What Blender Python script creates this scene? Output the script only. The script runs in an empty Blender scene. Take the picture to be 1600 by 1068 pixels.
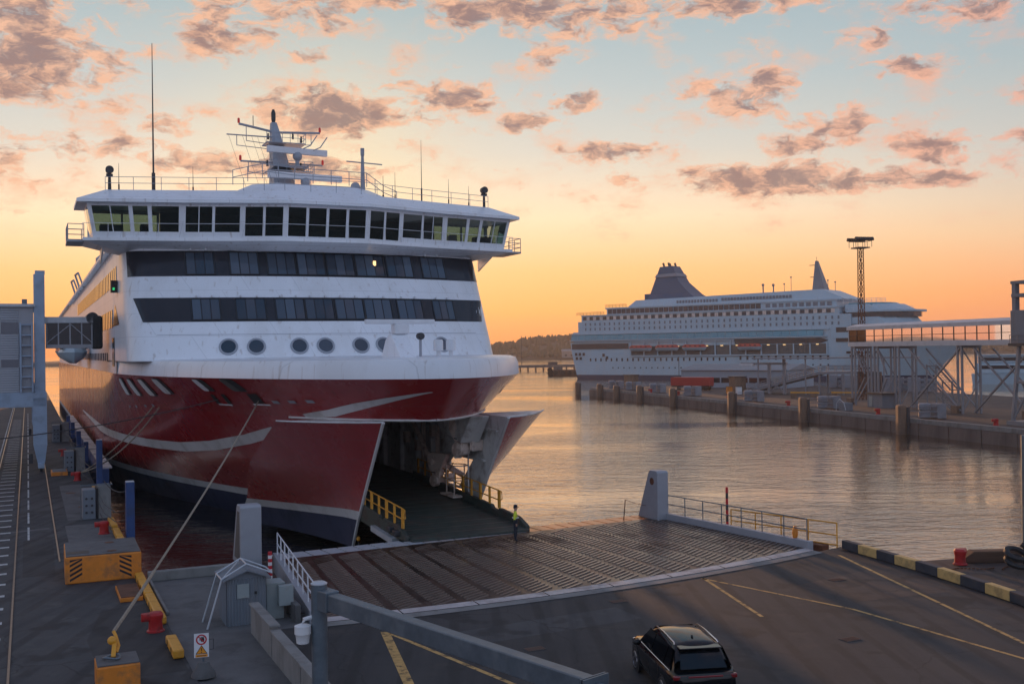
import bpy, bmesh, math, random
from mathutils import Vector, Matrix, Euler

random.seed(7)
R = math.radians
scene = bpy.context.scene

# ------------------------------------------------------------------ camera
cam_data = bpy.data.cameras.new("camera")
cam_data.sensor_width = 36.0
cam_data.lens = 1650.0 * 36.0 / 1600.0
cam_data.clip_start = 0.5
cam_data.clip_end = 12000.0
cam = bpy.data.objects.new("camera", cam_data)
scene.collection.objects.link(cam)
cam.matrix_world = (Matrix.Translation((0, 0, 12.0)) @ Matrix.Rotation(R(90) + 11.0 / 1650.0, 4, 'X')
                    @ Matrix.Rotation(-0.014, 4, 'Z'))
scene.camera = cam

# ------------------------------------------------------------------ sun + sky
SUN_AZ = R(-11.5)      # measured from +Y towards +X
SUN_EL = R(5.0)
sun_data = bpy.data.lights.new("sun", 'SUN')
sun_data.energy = 3.4
sun_data.angle = R(1.5)
sun_data.color = (1.0, 0.50, 0.22)
sun = bpy.data.objects.new("sun", sun_data)
scene.collection.objects.link(sun)
sdir = Vector((math.sin(SUN_AZ) * math.cos(SUN_EL), math.cos(SUN_AZ) * math.cos(SUN_EL), math.sin(SUN_EL)))
sun.rotation_euler = sdir.to_track_quat('Z', 'Y').to_euler()
sun.location = (0, 0, 80)

scene.view_settings.view_transform = 'Standard'
scene.view_settings.look = 'None'
scene.view_settings.gamma = 1.0
scene.view_settings.use_curve_mapping = False
scene.view_settings.exposure = 0.0
scene.render.engine = 'CYCLES'
scene.cycles.use_denoising = True
try:
    scene.cycles.denoiser = 'OPENIMAGEDENOISE'
except Exception:
    pass
scene.cycles.max_bounces = 8
scene.cycles.transparent_max_bounces = 12
scene.cycles.caustics_reflective = False
scene.cycles.sample_clamp_indirect = 4.0


def lin(r, g, b, s=1.0):
    def f(c):
        c = c / 255.0
        return c / 12.92 if c <= 0.04045 else ((c + 0.055) / 1.055) ** 2.4
    return (f(r) * s, f(g) * s, f(b) * s, 1.0)


class NT:
    """thin helper around a node tree"""
    def __init__(self, tree):
        self.t = tree

    def n(self, typ, **kw):
        nd = self.t.nodes.new(typ)
        for k, v in kw.items():
            setattr(nd, k, v)
        return nd

    def l(self, a, b):
        self.t.links.new(a, b)

    def m(self, op, a, b=None, c=None, clamp=False):
        nd = self.n('ShaderNodeMath', operation=op)
        nd.use_clamp = clamp
        for i, x in enumerate((a, b, c)):
            if x is None:
                continue
            if isinstance(x, (int, float)):
                nd.inputs[i].default_value = x
            else:
                self.l(x, nd.inputs[i])
        return nd.outputs[0]

    def mix(self, fac, a, b, blend='MIX'):
        nd = self.n('ShaderNodeMix', data_type='RGBA', blend_type=blend)
        for sock, x in ((nd.inputs[0], fac), (nd.inputs[6], a), (nd.inputs[7], b)):
            if isinstance(x, (int, float)):
                sock.default_value = x
            elif isinstance(x, tuple):
                sock.default_value = x
            else:
                self.l(x, sock)
        return nd.outputs[2]

    def ramp(self, fac, stops, interp='LINEAR'):
        nd = self.n('ShaderNodeValToRGB')
        cr = nd.color_ramp
        cr.interpolation = interp
        while len(cr.elements) > 1:
            cr.elements.remove(cr.elements[-1])
        cr.elements[0].position = stops[0][0]
        cr.elements[0].color = stops[0][1]
        for p, c in stops[1:]:
            e = cr.elements.new(p)
            e.color = c
        self.l(fac, nd.inputs[0])
        return nd.outputs[0]

    def smooth(self, x, a, b):
        nd = self.n('ShaderNodeMapRange', interpolation_type='SMOOTHSTEP')
        nd.inputs[1].default_value = a
        nd.inputs[2].default_value = b
        self.l(x, nd.inputs[0])
        return nd.outputs[0]


world = bpy.data.worlds.new("World")
scene.world = world
world.use_nodes = True
world.cycles.sampling_method = "MANUAL"
world.cycles.sample_map_resolution = 256
world.node_tree.nodes.clear()
W = NT(world.node_tree)

# cloud banks of this evening sky: (azimuth, elevation, half width, half height, weight) in degrees
CLOUDS = [(-24.0, 14.6, 4.6, 2.2, 1.0), (-23.0, 10.4, 4.5, 0.6, .8), (-9.7, 12.6, 3.7, 1.2, 1.1), (-4.0, 13.6, 2.9, 1.0, 1.0),
          (-12.0, 18.0, 4.8, 1.4, .9), (-14.8, 16.6, 2.3, 1.9, .8), (1.5, 17.7, 3.4, 1.4, .9), (-16.0, 9.9, 5.0, .7, .7),
          (13.0, 12.7, 2.3, 1.0, .95), (12.2, 13.3, 3.0, .6, .6), (20.4, 13.8, 1.7, .6, .85), (5.6, 10.5, 2.4, .62, 1.0),
          (15.2, 8.6, 5.5, .85, 1.1), (19.5, 8.3, 5.5, .6, 1.0), (22.2, 9.8, 2.1, .85, .85), (15.5, 10.2, 2.2, .5, .8),
          (.8, 12.1, 1.5, .6, .9), (3.8, 13.0, 1.8, .5, .7), (17.0, 11.4, 2.5, .8, .8), (24.0, 16.8, 3.5, 1.3, .9),
          (-10.8, 9.7, 4.5, .9, .9), (14.0, 18.0, 5.0, 1.2, .75), (6.5, 17.3, 2.0, .9, .6), (6.2, 9.2, 1.2, .35, .7),
          (10.3, 9.2, 1.4, .4, .7), (-20.0, 18.2, 3.0, 1.0, .5), (-28.0, 9.0, 4.0, 1.0, .6), (31.0, 12.0, 5.0, 1.2, .9),
          (-34.0, 15.0, 5.0, 2.0, .9), (27.0, 10.0, 2.0, .5, .7), (-26.0, 16.2, 4.5, 1.6, 1.0), (-9.0, 18.6, 4.2, 1.1, 1.0), (-2.0, 17.9, 2.2, 1.3, .9), (3.2, 17.8, 2.4, 1.3, .95),
          (7.2, 18.2, 2.6, 1.2, .9), (11.8, 17.6, 2.4, .9, .85), (16.2, 18.4, 3.2, .9, .9), (2.2, 15.6, 1.3, .6, .75), (-10.4, 15.5, 1.8, .5, .75), (18.8, 15.4, 1.3, .5, .8), (13.8, 13.6, 1.4, .7, 1.0), (-18.2, 11.6, 1.6, .5, .8),
          (-6.0, 12.3, 3.0, .5, .75)]

tc = W.n('ShaderNodeTexCoord')
sep = W.n('ShaderNodeSeparateXYZ')
W.l(tc.outputs['Generated'], sep.inputs[0])
waz = W.m('ARCTAN2', sep.outputs[0], sep.outputs[1])
wel = W.m('ARCSINE', W.m('MINIMUM', W.m('MAXIMUM', sep.outputs[2], -1.0), 1.0))


def wnoise(vec, scale, detail, rough=.58):
    q = W.n('ShaderNodeTexNoise')
    q.inputs['Scale'].default_value = scale
    q.inputs['Detail'].default_value = detail
    q.inputs['Roughness'].default_value = rough
    W.l(vec, q.inputs['Vector'])
    return q


com = W.n('ShaderNodeCombineXYZ')
W.l(waz, com.inputs[0])
W.l(W.m('MULTIPLY', wel, 2.0), com.inputs[1])
P0 = com.outputs[0]
warp = wnoise(P0, 22, 4)
wv = W.n('ShaderNodeVectorMath', operation='MULTIPLY_ADD')
W.l(warp.outputs['Color'], wv.inputs[0])
wv.inputs[1].default_value = (.062, .062, 0)
wv2 = W.n('ShaderNodeVectorMath', operation='ADD')
W.l(P0, wv2.inputs[0])
wv2.inputs[1].default_value = (-.031, -.031, 0)
W.l(wv2.outputs[0], wv.inputs[2])
PW = wv.outputs[0]
total = None
for (a, e, ra, re_, w_) in CLOUDS:
    v1 = W.n('ShaderNodeVectorMath', operation='MULTIPLY_ADD')
    W.l(PW, v1.inputs[0])
    ix, iy = 1 / R(ra), 1 / (2 * R(re_))
    v1.inputs[1].default_value = (ix, iy, 0)
    v1.inputs[2].default_value = (-R(a) * ix, -2 * R(e) * iy, 0)
    v2 = W.n('ShaderNodeVectorMath', operation='DOT_PRODUCT')
    W.l(v1.outputs[0], v2.inputs[0])
    W.l(v1.outputs[0], v2.inputs[1])
    b_ = W.m('MULTIPLY_ADD', v2.outputs['Value'], -.55 * w_, w_)
    total = b_ if total is None else W.m('MAXIMUM', total, b_)
total = W.m('MAXIMUM', total, 0.0)
outside = W.m('MAXIMUM', W.smooth(W.m('ABSOLUTE', waz), R(28), R(40)), W.smooth(wel, R(19), R(25)))
drift = W.m('MULTIPLY', W.smooth(wnoise(P0, 4.5, 3).outputs[0], .50, .64), outside)
total = W.m('MAXIMUM', total, drift)
fine = wnoise(PW, 46, 7, .64).outputs[0]
off = W.n('ShaderNodeVectorMath', operation='ADD')
W.l(PW, off.inputs[0])
off.inputs[1].default_value = (-.003, -.016, 0)
fine2 = wnoise(off.outputs[0], 46, 3, .62).outputs[0]
wisp = wnoise(P0, 15, 5, .6).outputs[0]
dn_ = W.m('MULTIPLY_ADD', W.m('SUBTRACT', fine, .5), 1.6, W.m('MULTIPLY', total, .58))
dn_ = W.m('MULTIPLY_ADD', W.m('SUBTRACT', wisp, .5), 1.35, dn_)
fade = W.smooth(wel, R(5.0), R(8.0))
c0 = W.m('MULTIPLY', W.smooth(dn_, .10, .50), fade)
thin = W.m('MULTIPLY', W.smooth(wisp, .46, .70), W.m('MULTIPLY', fade, .46))
relief = W.m('MULTIPLY', W.m('SUBTRACT', fine2, fine), 1.6)
shade = W.smooth(W.m('ADD', dn_, relief), .19, .78)
t = W.m('MULTIPLY', W.m('MAXIMUM', wel, 0.0), 1 / R(45), clamp=True)
sunward = W.ramp(t, [(0.0, lin(244, 150, 82, 1.35)), (2.0 / 45, lin(252, 178, 102, 1.32)), (4.2 / 45, lin(253, 194, 132, 1.28)), (7.0 / 45, lin(251, 222, 186, 1.2)),
                     (10.5 / 45, lin(230, 224, 212)), (14.0 / 45, lin(200, 210, 211)), (19.0 / 45, lin(166, 190, 199)),
                     (30 / 45, lin(128, 165, 195)), (1.0, lin(96, 134, 178))])
away = W.ramp(t, [(0.0, lin(232, 132, 88, 1.3)), (2.6 / 45, lin(238, 160, 110, 1.25)), (5.5 / 45, lin(234, 196, 160, 1.15)), (9.0 / 45, lin(214, 208, 200)),
                  (14.0 / 45, lin(178, 193, 198)), (30 / 45, lin(126, 160, 192)), (1.0, lin(96, 134, 178))])
opposite = W.ramp(t, [(0.0, lin(160, 162, 186, 1.5)), (5.0 / 45, lin(184, 182, 200, 1.6)), (12.0 / 45, lin(166, 188, 216, 1.6)),
                      (30 / 45, lin(138, 172, 210, 1.45)), (1.0, lin(98, 136, 180))])
dcos = W.m('COSINE', W.m('SUBTRACT', waz, SUN_AZ))
k1 = W.smooth(dcos, .72, .985)
k2 = W.smooth(dcos, -.5, .7)
base = W.mix(k1, W.mix(k2, opposite, away), sunward)
# warm glow round the hidden sun
sv = W.n('ShaderNodeVectorMath', operation='DOT_PRODUCT')
W.l(tc.outputs['Generated'], sv.inputs[0])
gdir = Vector((math.sin(R(-10)) * math.cos(R(8)), math.cos(R(-10)) * math.cos(R(8)), math.sin(R(8))))
sv.inputs[1].default_value = gdir
glow = W.m('POWER', W.m('MAXIMUM', sv.outputs['Value'], 0.0), 160.0)
base = W.mix(W.m('MULTIPLY', glow, .55), base, lin(255, 234, 184))
# physical sky for the part behind the clouds' colour
sky = W.n('ShaderNodeTexSky', sky_type='NISHITA')
sky.sun_disc = False
sky.sun_elevation = SUN_EL
sky.sun_rotation = SUN_AZ
sky.air_density = 1.4
sky.dust_density = 3.0
skyc = W.mix(1.0, sky.outputs[0], (.08, .08, .08, 1.0), 'MULTIPLY')
base = W.mix(.06, base, skyc)


lit = W.mix(k1, lin(242, 178, 156), lin(253, 192, 154))
lit = W.mix(k2, lin(206, 178, 182), lit)
dark = W.mix(k2, lin(120, 124, 142), lin(148, 118, 116))
ccol = W.mix(shade, lit, dark)
full = W.mix(thin, base, lit)
full = W.mix(W.m('MULTIPLY', c0, .84), full, ccol)
bg = W.n('ShaderNodeBackground')
bg.inputs[1].default_value = 1.0
W.l(full, bg.inputs[0])
wo = W.n('ShaderNodeOutputWorld')
W.l(bg.outputs[0], wo.inputs[0])

# ------------------------------------------------------------------ materials
MATS = {}


def mat(name, col, rough=.6, metal=0.0, var=.12, scale=1.5, bump=0.0, bscale=20., dirt=None, dirt_amt=.35, dirt_scale=.6,
        stretch=(1, 1, 1), spec=.5, emit=None, coat=0.0):
    m = bpy.data.materials.new(name)
    m.use_nodes = True
    nt = m.node_tree
    N = NT(nt)
    p = nt.nodes['Principled BSDF']
    p.inputs['Roughness'].default_value = rough
    p.inputs['Metallic'].default_value = metal
    p.inputs['Specular IOR Level'].default_value = spec
    if coat:
        p.inputs['Coat Weight'].default_value = coat
        p.inputs['Coat Roughness'].default_value = .08
    c = (col[0], col[1], col[2], 1.0)
    tcn = N.n('ShaderNodeTexCoord')
    mp = N.n('ShaderNodeMapping')
    mp.inputs['Scale'].default_value = stretch
    N.l(tcn.outputs['Object'], mp.inputs[0])
    nz = N.n('ShaderNodeTexNoise')
    nz.inputs['Scale'].default_value = scale
    nz.inputs['Detail'].default_value = 6
    nz.inputs['Roughness'].default_value = .6
    N.l(mp.outputs[0], nz.inputs['Vector'])
    lo = tuple(max(0, x * (1 - var)) for x in c[:3]) + (1,)
    hi = tuple(min(1, x * (1 + var)) for x in c[:3]) + (1,)
    colr = N.ramp(nz.outputs[0], [(.3, lo), (.7, hi)])
    if dirt:
        dz = N.n('ShaderNodeTexNoise')
        dz.inputs['Scale'].default_value = dirt_scale
        dz.inputs['Detail'].default_value = 8
        dz.inputs['Roughness'].default_value = .65
        N.l(mp.outputs[0], dz.inputs['Vector'])
        f = N.m('MULTIPLY', N.smooth(dz.outputs[0], .48, .66), dirt_amt)
        colr = N.mix(f, colr, (dirt[0], dirt[1], dirt[2], 1))
        rr = N.m('ADD', N.m('MULTIPLY', f, .3), rough, clamp=True)
        N.l(rr, p.inputs['Roughness'])
    N.l(colr, p.inputs['Base Color'])
    if bump:
        bz = N.n('ShaderNodeTexNoise')
        bz.inputs['Scale'].default_value = bscale
        bz.inputs['Detail'].default_value = 5
        N.l(mp.outputs[0], bz.inputs['Vector'])
        b = N.n('ShaderNodeBump')
        b.inputs['Strength'].default_value = bump
        b.inputs['Distance'].default_value = .05
        N.l(bz.outputs[0], b.inputs['Height'])
        N.l(b.outputs[0], p.inputs['Normal'])
    if emit:
        p.inputs['Emission Color'].default_value = (emit[0], emit[1], emit[2], 1)
        p.inputs['Emission Strength'].default_value = emit[3]
    MATS[name] = m
    return m


def glass(name, tint, clear=.5, rough=.03):
    m = bpy.data.materials.new(name)
    m.use_nodes = True
    nt = m.node_tree
    nt.nodes.clear()
    N = NT(nt)
    o = N.n('ShaderNodeOutputMaterial')
    tr = N.n('ShaderNodeBsdfTransparent')
    tr.inputs[0].default_value = (*tint, 1)
    gl = N.n('ShaderNodeBsdfGlossy')
    gl.inputs['Roughness'].default_value = rough
    gl.inputs['Color'].default_value = (.9, .95, 1, 1)
    dk = N.n('ShaderNodeBsdfDiffuse')
    dk.inputs[0].default_value = (tint[0] * .05, tint[1] * .05, tint[2] * .05, 1)
    mx0 = N.n('ShaderNodeMixShader')
    mx0.inputs[0].default_value = clear
    N.l(dk.outputs[0], mx0.inputs[1])
    N.l(tr.outputs[0], mx0.inputs[2])
    fr = N.n('ShaderNodeFresnel')
    fr.inputs[0].default_value = 1.5
    mx = N.n('ShaderNodeMixShader')
    N.l(fr.outputs[0], mx.inputs[0])
    N.l(mx0.outputs[0], mx.inputs[1])
    N.l(gl.outputs[0], mx.inputs[2])
    N.l(mx.outputs[0], o.inputs[0])
    MATS[name] = m
    return m


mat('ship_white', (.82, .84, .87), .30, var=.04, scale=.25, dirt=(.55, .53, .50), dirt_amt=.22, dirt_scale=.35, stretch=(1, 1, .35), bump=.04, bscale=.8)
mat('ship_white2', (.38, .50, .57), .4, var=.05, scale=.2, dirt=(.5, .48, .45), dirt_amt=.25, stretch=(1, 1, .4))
mat('ship_red', (.34, .020, .024), .26, var=.10, scale=.15, dirt=(.22, .020, .020), dirt_amt=.4, dirt_scale=.3, stretch=(1, 1, .4), bump=.05, bscale=.5, coat=.4)
mat('ship_blue', (.007, .018, .060), .5, var=.15, scale=.3, dirt=(.02, .025, .03), dirt_amt=.5, stretch=(1, 1, .4))
mat('boot_white', (.62, .61, .60), .5, var=.08, scale=.4, dirt=(.3, .27, .24), dirt_amt=.4, stretch=(1, 1, .4))
mat('band_dark', (.022, .022, .028), .18, var=.15, scale=.4)
mat('pane_dark', (.035, .05, .07), .07, var=.25, scale=.9, spec=.8)
mat('pane_teal', (.10, .27, .33), .15, var=.2, scale=.15, spec=.7)
mat('pane_side', (.02, .022, .03), .1, var=.2, scale=.9)
mat('rubber', (.02, .02, .022), .7, var=.2)
mat('rail_white', (.70, .71, .73), .45, var=.05)
mat('mast_grey', (.33, .35, .39), .5, var=.08)
mat('dark_steel', (.05, .05, .055), .5, metal=.3, var=.2, scale=3)
mat('red_lamp', (.5, .02, .02), .3, emit=(1, .05, .03, .12))
mat('green_lamp', (.02, .4, .15), .3, emit=(.05, 1, .3, .55))
mat('warm_glow', (.9, .6, .3), .3, emit=(1, .62, .25, 1.6))
mat('interior_grey', (.72, .72, .70), .55, var=.12, scale=.8, dirt=(.20, .13, .09), dirt_amt=.5, dirt_scale=.9)
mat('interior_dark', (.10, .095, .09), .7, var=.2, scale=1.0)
mat('machine_cream', (.72, .60, .52), .45, var=.15, scale=2, dirt=(.25, .12, .07), dirt_amt=.6, dirt_scale=1.5)
mat('ramp_green', (.035, .05, .042), .55, var=.25, scale=2.0, dirt=(.09, .05, .035), dirt_amt=.6, dirt_scale=.8, bump=.2, bscale=15)
mat('yellow_paint', (.72, .33, .03), .45, var=.1, scale=3, dirt=(.25, .10, .03), dirt_amt=.35, dirt_scale=3)
mat('orange_paint', (.70, .22, .02), .5, var=.12, scale=2, dirt=(.16, .10, .06), dirt_amt=.55, dirt_scale=1.6, bump=.1)
mat('black_paint', (.015, .015, .017), .5, var=.2)
mat('bollard_red', (.42, .018, .018), .42, var=.15, scale=4, dirt=(.12, .03, .03), dirt_amt=.6, dirt_scale=3)
mat('concrete', (.125, .122, .12), .85, var=.18, scale=1.2, bump=.25, bscale=12, dirt=(.085, .08, .075), dirt_amt=.65, dirt_scale=.7)
mat('concrete_light', (.22, .215, .205), .85, var=.15, scale=1.5, bump=.2, bscale=14, dirt=(.14, .13, .12), dirt_amt=.6, dirt_scale=.9, stretch=(1, 1, .5))
mat('quay_stain', (.17, .135, .12), .9, var=.3, scale=.8, bump=.25, bscale=6, dirt=(.05, .045, .04), dirt_amt=.7, dirt_scale=.4, stretch=(1, 1, .2))
mat('rust', (.14, .055, .028), .8, var=.35, scale=2.5, bump=.3, bscale=20, dirt=(.05, .03, .02), dirt_amt=.6, dirt_scale=1.2)
mat('timber', (.10, .055, .035), .85, var=.3, scale=2, bump=.3, bscale=15, stretch=(.2, 3, 3))
mat('line_white', (.52, .52, .50), .75, var=.2, scale=2.5, dirt=(.10, .10, .10), dirt_amt=.75, dirt_scale=2.0)
mat('line_yellow', (.52, .31, .10), .75, var=.25, scale=5, dirt=(.05, .045, .04), dirt_amt=.9, dirt_scale=3.5)
mat('rail_steel', (.22, .17, .14), .35, metal=.8, var=.2, scale=3)
mat('galv', (.12, .15, .175), .42, metal=.35, var=.15, scale=4, dirt=(.22, .25, .27), dirt_amt=.4, dirt_scale=1.6, bump=.06)
mat('galv_light', (.50, .53, .56), .45, metal=.25, var=.1, scale=3, dirt=(.3, .3, .3), dirt_amt=.3)
mat('pylon_grey', (.32, .33, .36), .5, var=.08, scale=1, dirt=(.25, .24, .24), dirt_amt=.3)
mat('shed_grey', (.16, .185, .215), .55, var=.08, scale=2, dirt=(.16, .15, .14), dirt_amt=.4, dirt_scale=1.2, stretch=(1, 1, .3))
mat('cabinet_grey', (.28, .32, .32), .5, var=.07, scale=2, dirt=(.25, .22, .18), dirt_amt=.35, dirt_scale=2)
mat('tower_blue', (.34, .44, .56), .45, var=.08, scale=1, dirt=(.2, .22, .25), dirt_amt=.35, dirt_scale=.8)
mat('tower_clad', (.36, .37, .40), .5, metal=.15, var=.07, scale=1)
mat('fender_blue', (.02, .06, .19), .5, var=.15, scale=2, dirt=(.05, .05, .06), dirt_amt=.5)
mat('rope', (.30, .25, .19), .9, var=.25, scale=12, bump=.4, bscale=40)
mat('rope_dark', (.05, .045, .045), .9, var=.2, scale=10)
mat('car_black', (.006, .007, .009), .10, var=.1, spec=.38)
mat('car_trim', (.016, .016, .017), .6, var=.1)
mat('car_glass', (.006, .007, .009), .04, var=.1, spec=.5)
mat('chrome', (.70, .70, .72), .22, metal=1.0, var=.05)
mat('rim', (.32, .32, .34), .3, metal=.9, var=.05)
mat('tail_red', (.20, .012, .014), .15, var=.1, coat=.6)
mat('skin', (.42, .24, .17), .55, var=.05)
mat('hi_vis', (.62, .70, .04), .7, var=.1, scale=6)
mat('navy_cloth', (.018, .022, .034), .85, var=.15, scale=8)
mat('reflective', (.55, .57, .58), .35, var=.05)
mat('sign_white', (.72, .72, .72), .5, var=.04)
mat('sign_red', (.50, .015, .025), .5, var=.05)
mat('sign_orange', (.80, .30, .02), .5, var=.05)
mat('warehouse', (.26, .31, .36), .6, var=.05, scale=.3, stretch=(1, 1, .3))
mat('roof_grey', (.22, .24, .26), .7, var=.1, scale=.3)
mat('trailer_red', (.36, .02, .02), .4, var=.08, scale=.5)
mat('truss_grey', (.22, .23, .25), .5, metal=.2, var=.1, scale=1)
mat('shore_wall', (.26, .22, .19), .8)
mat('corridor_trim', (.50, .50, .51), .5, var=.06, scale=.5, dirt=(.3, .28, .27), dirt_amt=.3)
mat('funnel_blue', (.022, .070, .135), .5, var=.1, scale=.1)
mat('lifeboat_red', (.50, .07, .04), .45, var=.08)
mat('hill_ground', (.035, .035, .02), .95, var=.3, scale=.02)
mat('forest', (.030, .036, .016), .95, var=.45, scale=.04)
mat('pile_wood', (.20, .13, .09), .8, var=.25, scale=.8, dirt=(.06, .05, .045), dirt_amt=.6, dirt_scale=.5, stretch=(1, 1, .3))
mat('fender_grey', (.23, .24, .265), .7, var=.12, scale=.8, dirt=(.2, .19, .19), dirt_amt=.4)
glass('bridge_glass', (.50, .66, .62), .55)
glass('corridor_glass', (.24, .17, .13), .55)


def plating(name, wide, tall, seam, streak, amt):
    """weld seams between hull plates, slight quilting and thin rust runs"""
    m = MATS[name]
    N = NT(m.node_tree)
    p = m.node_tree.nodes['Principled BSDF']
    tcn = N.n('ShaderNodeTexCoord')
    sp_ = N.n('ShaderNodeSeparateXYZ')
    N.l(tcn.outputs['Object'], sp_.inputs[0])
    cm_ = N.n('ShaderNodeCombineXYZ')
    N.l(N.m('ADD', sp_.outputs[0], N.m('MULTIPLY', sp_.outputs[1], .8)), cm_.inputs[0])
    N.l(sp_.outputs[2], cm_.inputs[1])
    br = N.n('ShaderNodeTexBrick')
    br.inputs['Scale'].default_value = 1.0
    br.inputs['Brick Width'].default_value = wide
    br.inputs['Row Height'].default_value = tall
    br.inputs['Mortar Size'].default_value = .02
    br.inputs['Mortar Smooth'].default_value = .3
    N.l(cm_.outputs[0], br.inputs['Vector'])
    quilt = N.n('ShaderNodeTexNoise')
    quilt.inputs['Scale'].default_value = 1.1
    quilt.inputs['Detail'].default_value = 3
    N.l(tcn.outputs['Object'], quilt.inputs['Vector'])
    h = N.m('ADD', N.m('MULTIPLY', br.outputs['Fac'], -.35), quilt.outputs[0])
    b = N.n('ShaderNodeBump')
    b.inputs['Strength'].default_value = seam
    b.inputs['Distance'].default_value = .05
    N.l(h, b.inputs['Height'])
    N.l(b.outputs[0], p.inputs['Normal'])
    old = p.inputs['Base Color'].links[0].from_socket
    mp = N.n('ShaderNodeMapping')
    mp.inputs['Scale'].default_value = (3.2, 3.2, .16)
    N.l(tcn.outputs['Object'], mp.inputs[0])
    rn = N.n('ShaderNodeTexNoise')
    rn.inputs['Scale'].default_value = 1.0
    rn.inputs['Detail'].default_value = 5
    N.l(mp.outputs[0], rn.inputs['Vector'])
    c = N.mix(N.m('MULTIPLY', N.smooth(rn.outputs[0], .58, .74), amt), old, streak)
    c = N.mix(N.m('MULTIPLY', br.outputs['Fac'], .22), c, (.12, .12, .13, 1))
    N.l(c, p.inputs['Base Color'])


def vary_panes(name, lo, hi):
    m = MATS[name]
    N = NT(m.node_tree)
    p = m.node_tree.nodes['Principled BSDF']
    oi = N.n('ShaderNodeObjectInfo')
    N.l(N.ramp(oi.outputs['Random'], [(0.0, (*lo, 1)), (1.0, (*hi, 1))]), p.inputs['Base Color'])
    N.l(N.m('MULTIPLY_ADD', oi.outputs['Random'], .10, .04), p.inputs['Roughness'])


vary_panes('pane_dark', (.018, .026, .04), (.075, .10, .135))
plating('ship_white', 3.2, 1.65, .22, (.34, .25, .18, 1), .40)
plating('ship_red', 4.5, 1.8, .20, (.10, .02, .016, 1), .45)
plating('ship_white2', 6.0, 2.8, .2, (.30, .27, .24, 1), .3)


def asphalt_mat(name, col, patch, warm):
    m = bpy.data.materials.new(name)
    m.use_nodes = True
    nt = m.node_tree
    N = NT(nt)
    p = nt.nodes['Principled BSDF']
    tcn = N.n('ShaderNodeTexCoord')

    def nz(scale, detail, rough=.6, st=None):
        q = N.n('ShaderNodeTexNoise')
        q.inputs['Scale'].default_value = scale
        q.inputs['Detail'].default_value = detail
        q.inputs['Roughness'].default_value = rough
        if st:
            mp = N.n('ShaderNodeMapping')
            mp.inputs['Scale'].default_value = st
            N.l(tcn.outputs['Object'], mp.inputs[0])
            N.l(mp.outputs[0], q.inputs['Vector'])
        else:
            N.l(tcn.outputs['Object'], q.inputs['Vector'])
        return q.outputs[0]
    grain = nz(55, 3)
    big_ = nz(.13, 5)
    mid = nz(.9, 6)
    streak = nz(.35, 5, .6, (3.5, .25, 1))
    c = N.ramp(big_, [(.35, (col[0] * .72, col[1] * .72, col[2] * .74, 1)), (.65, (col[0] * 1.25, col[1] * 1.22, col[2] * 1.2, 1))])
    c = N.mix(N.m('MULTIPLY', N.smooth(streak, .48, .7), .55), c, (patch[0], patch[1], patch[2], 1))
    c = N.mix(N.m('MULTIPLY', N.smooth(mid, .52, .68), .7), c, (warm[0], warm[1], warm[2], 1))
    c = N.mix(.45, c, N.ramp(grain, [(.3, (.35, .35, .35, 1)), (.7, (1.6, 1.6, 1.6, 1))]), 'MULTIPLY')
    oil = nz(.55, 3, .5)
    c = N.mix(N.m('MULTIPLY', N.smooth(oil, .58, .68), .85), c, (col[0] * .35, col[1] * .35, col[2] * .36, 1))
    wvt = N.n('ShaderNodeTexWave', wave_type='BANDS', bands_direction='X')
    wvt.inputs['Scale'].default_value = .22
    wvt.inputs['Distortion'].default_value = 7.0
    wvt.inputs['Detail'].default_value = 2
    wvt.inputs['Detail Scale'].default_value = .25
    mpt = N.n('ShaderNodeMapping')
    mpt.inputs['Rotation'].default_value = (0, 0, -.35)
    mpt.inputs['Scale'].default_value = (1, .12, 1)
    N.l(tcn.outputs['Object'], mpt.inputs[0])
    N.l(mpt.outputs[0], wvt.inputs['Vector'])
    trk = N.m('MULTIPLY', N.smooth(wvt.outputs['Fac'], .80, .97), N.m('MULTIPLY', N.smooth(mid, .30, .55), .85))
    c = N.mix(trk, c, (col[0] * .45, col[1] * .45, col[2] * .46, 1))
    vor = N.n('ShaderNodeTexVoronoi', feature='DISTANCE_TO_EDGE')
    vor.inputs['Scale'].default_value = .16
    wv = N.n('ShaderNodeVectorMath', operation='ADD')
    dn = N.n('ShaderNodeTexNoise')
    dn.inputs['Scale'].default_value = .8
    dn.inputs['Detail'].default_value = 6
    N.l(tcn.outputs['Object'], dn.inputs['Vector'])
    N.l(tcn.outputs['Object'], wv.inputs[0])
    N.l(dn.outputs['Color'], wv.inputs[1])
    N.l(wv.outputs[0], vor.inputs['Vector'])
    crack = N.smooth(vor.outputs[0], .0, .007)
    c = N.mix(N.m('MULTIPLY', N.m('SUBTRACT', 1.0, crack), .7), c, (.012, .012, .012, 1))
    N.l(c, p.inputs['Base Color'])
    N.l(N.m('ADD', .62, N.m('MULTIPLY', streak, .3)), p.inputs['Roughness'])
    b = N.n('ShaderNodeBump')
    b.inputs['Strength'].default_value = .25
    b.inputs['Distance'].default_value = .02
    N.l(grain, b.inputs['Height'])
    N.l(b.outputs[0], p.inputs['Normal'])
    MATS[name] = m


asphalt_mat('asphalt', (.034, .034, .036), (.022, .023, .025), (.050, .044, .039))
asphalt_mat('quay_asphalt', (.050, .052, .056), (.030, .032, .035), (.075, .075, .075))
asphalt_mat('quay_brown', (.065, .047, .040), (.042, .032, .029), (.10, .075, .062))


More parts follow.
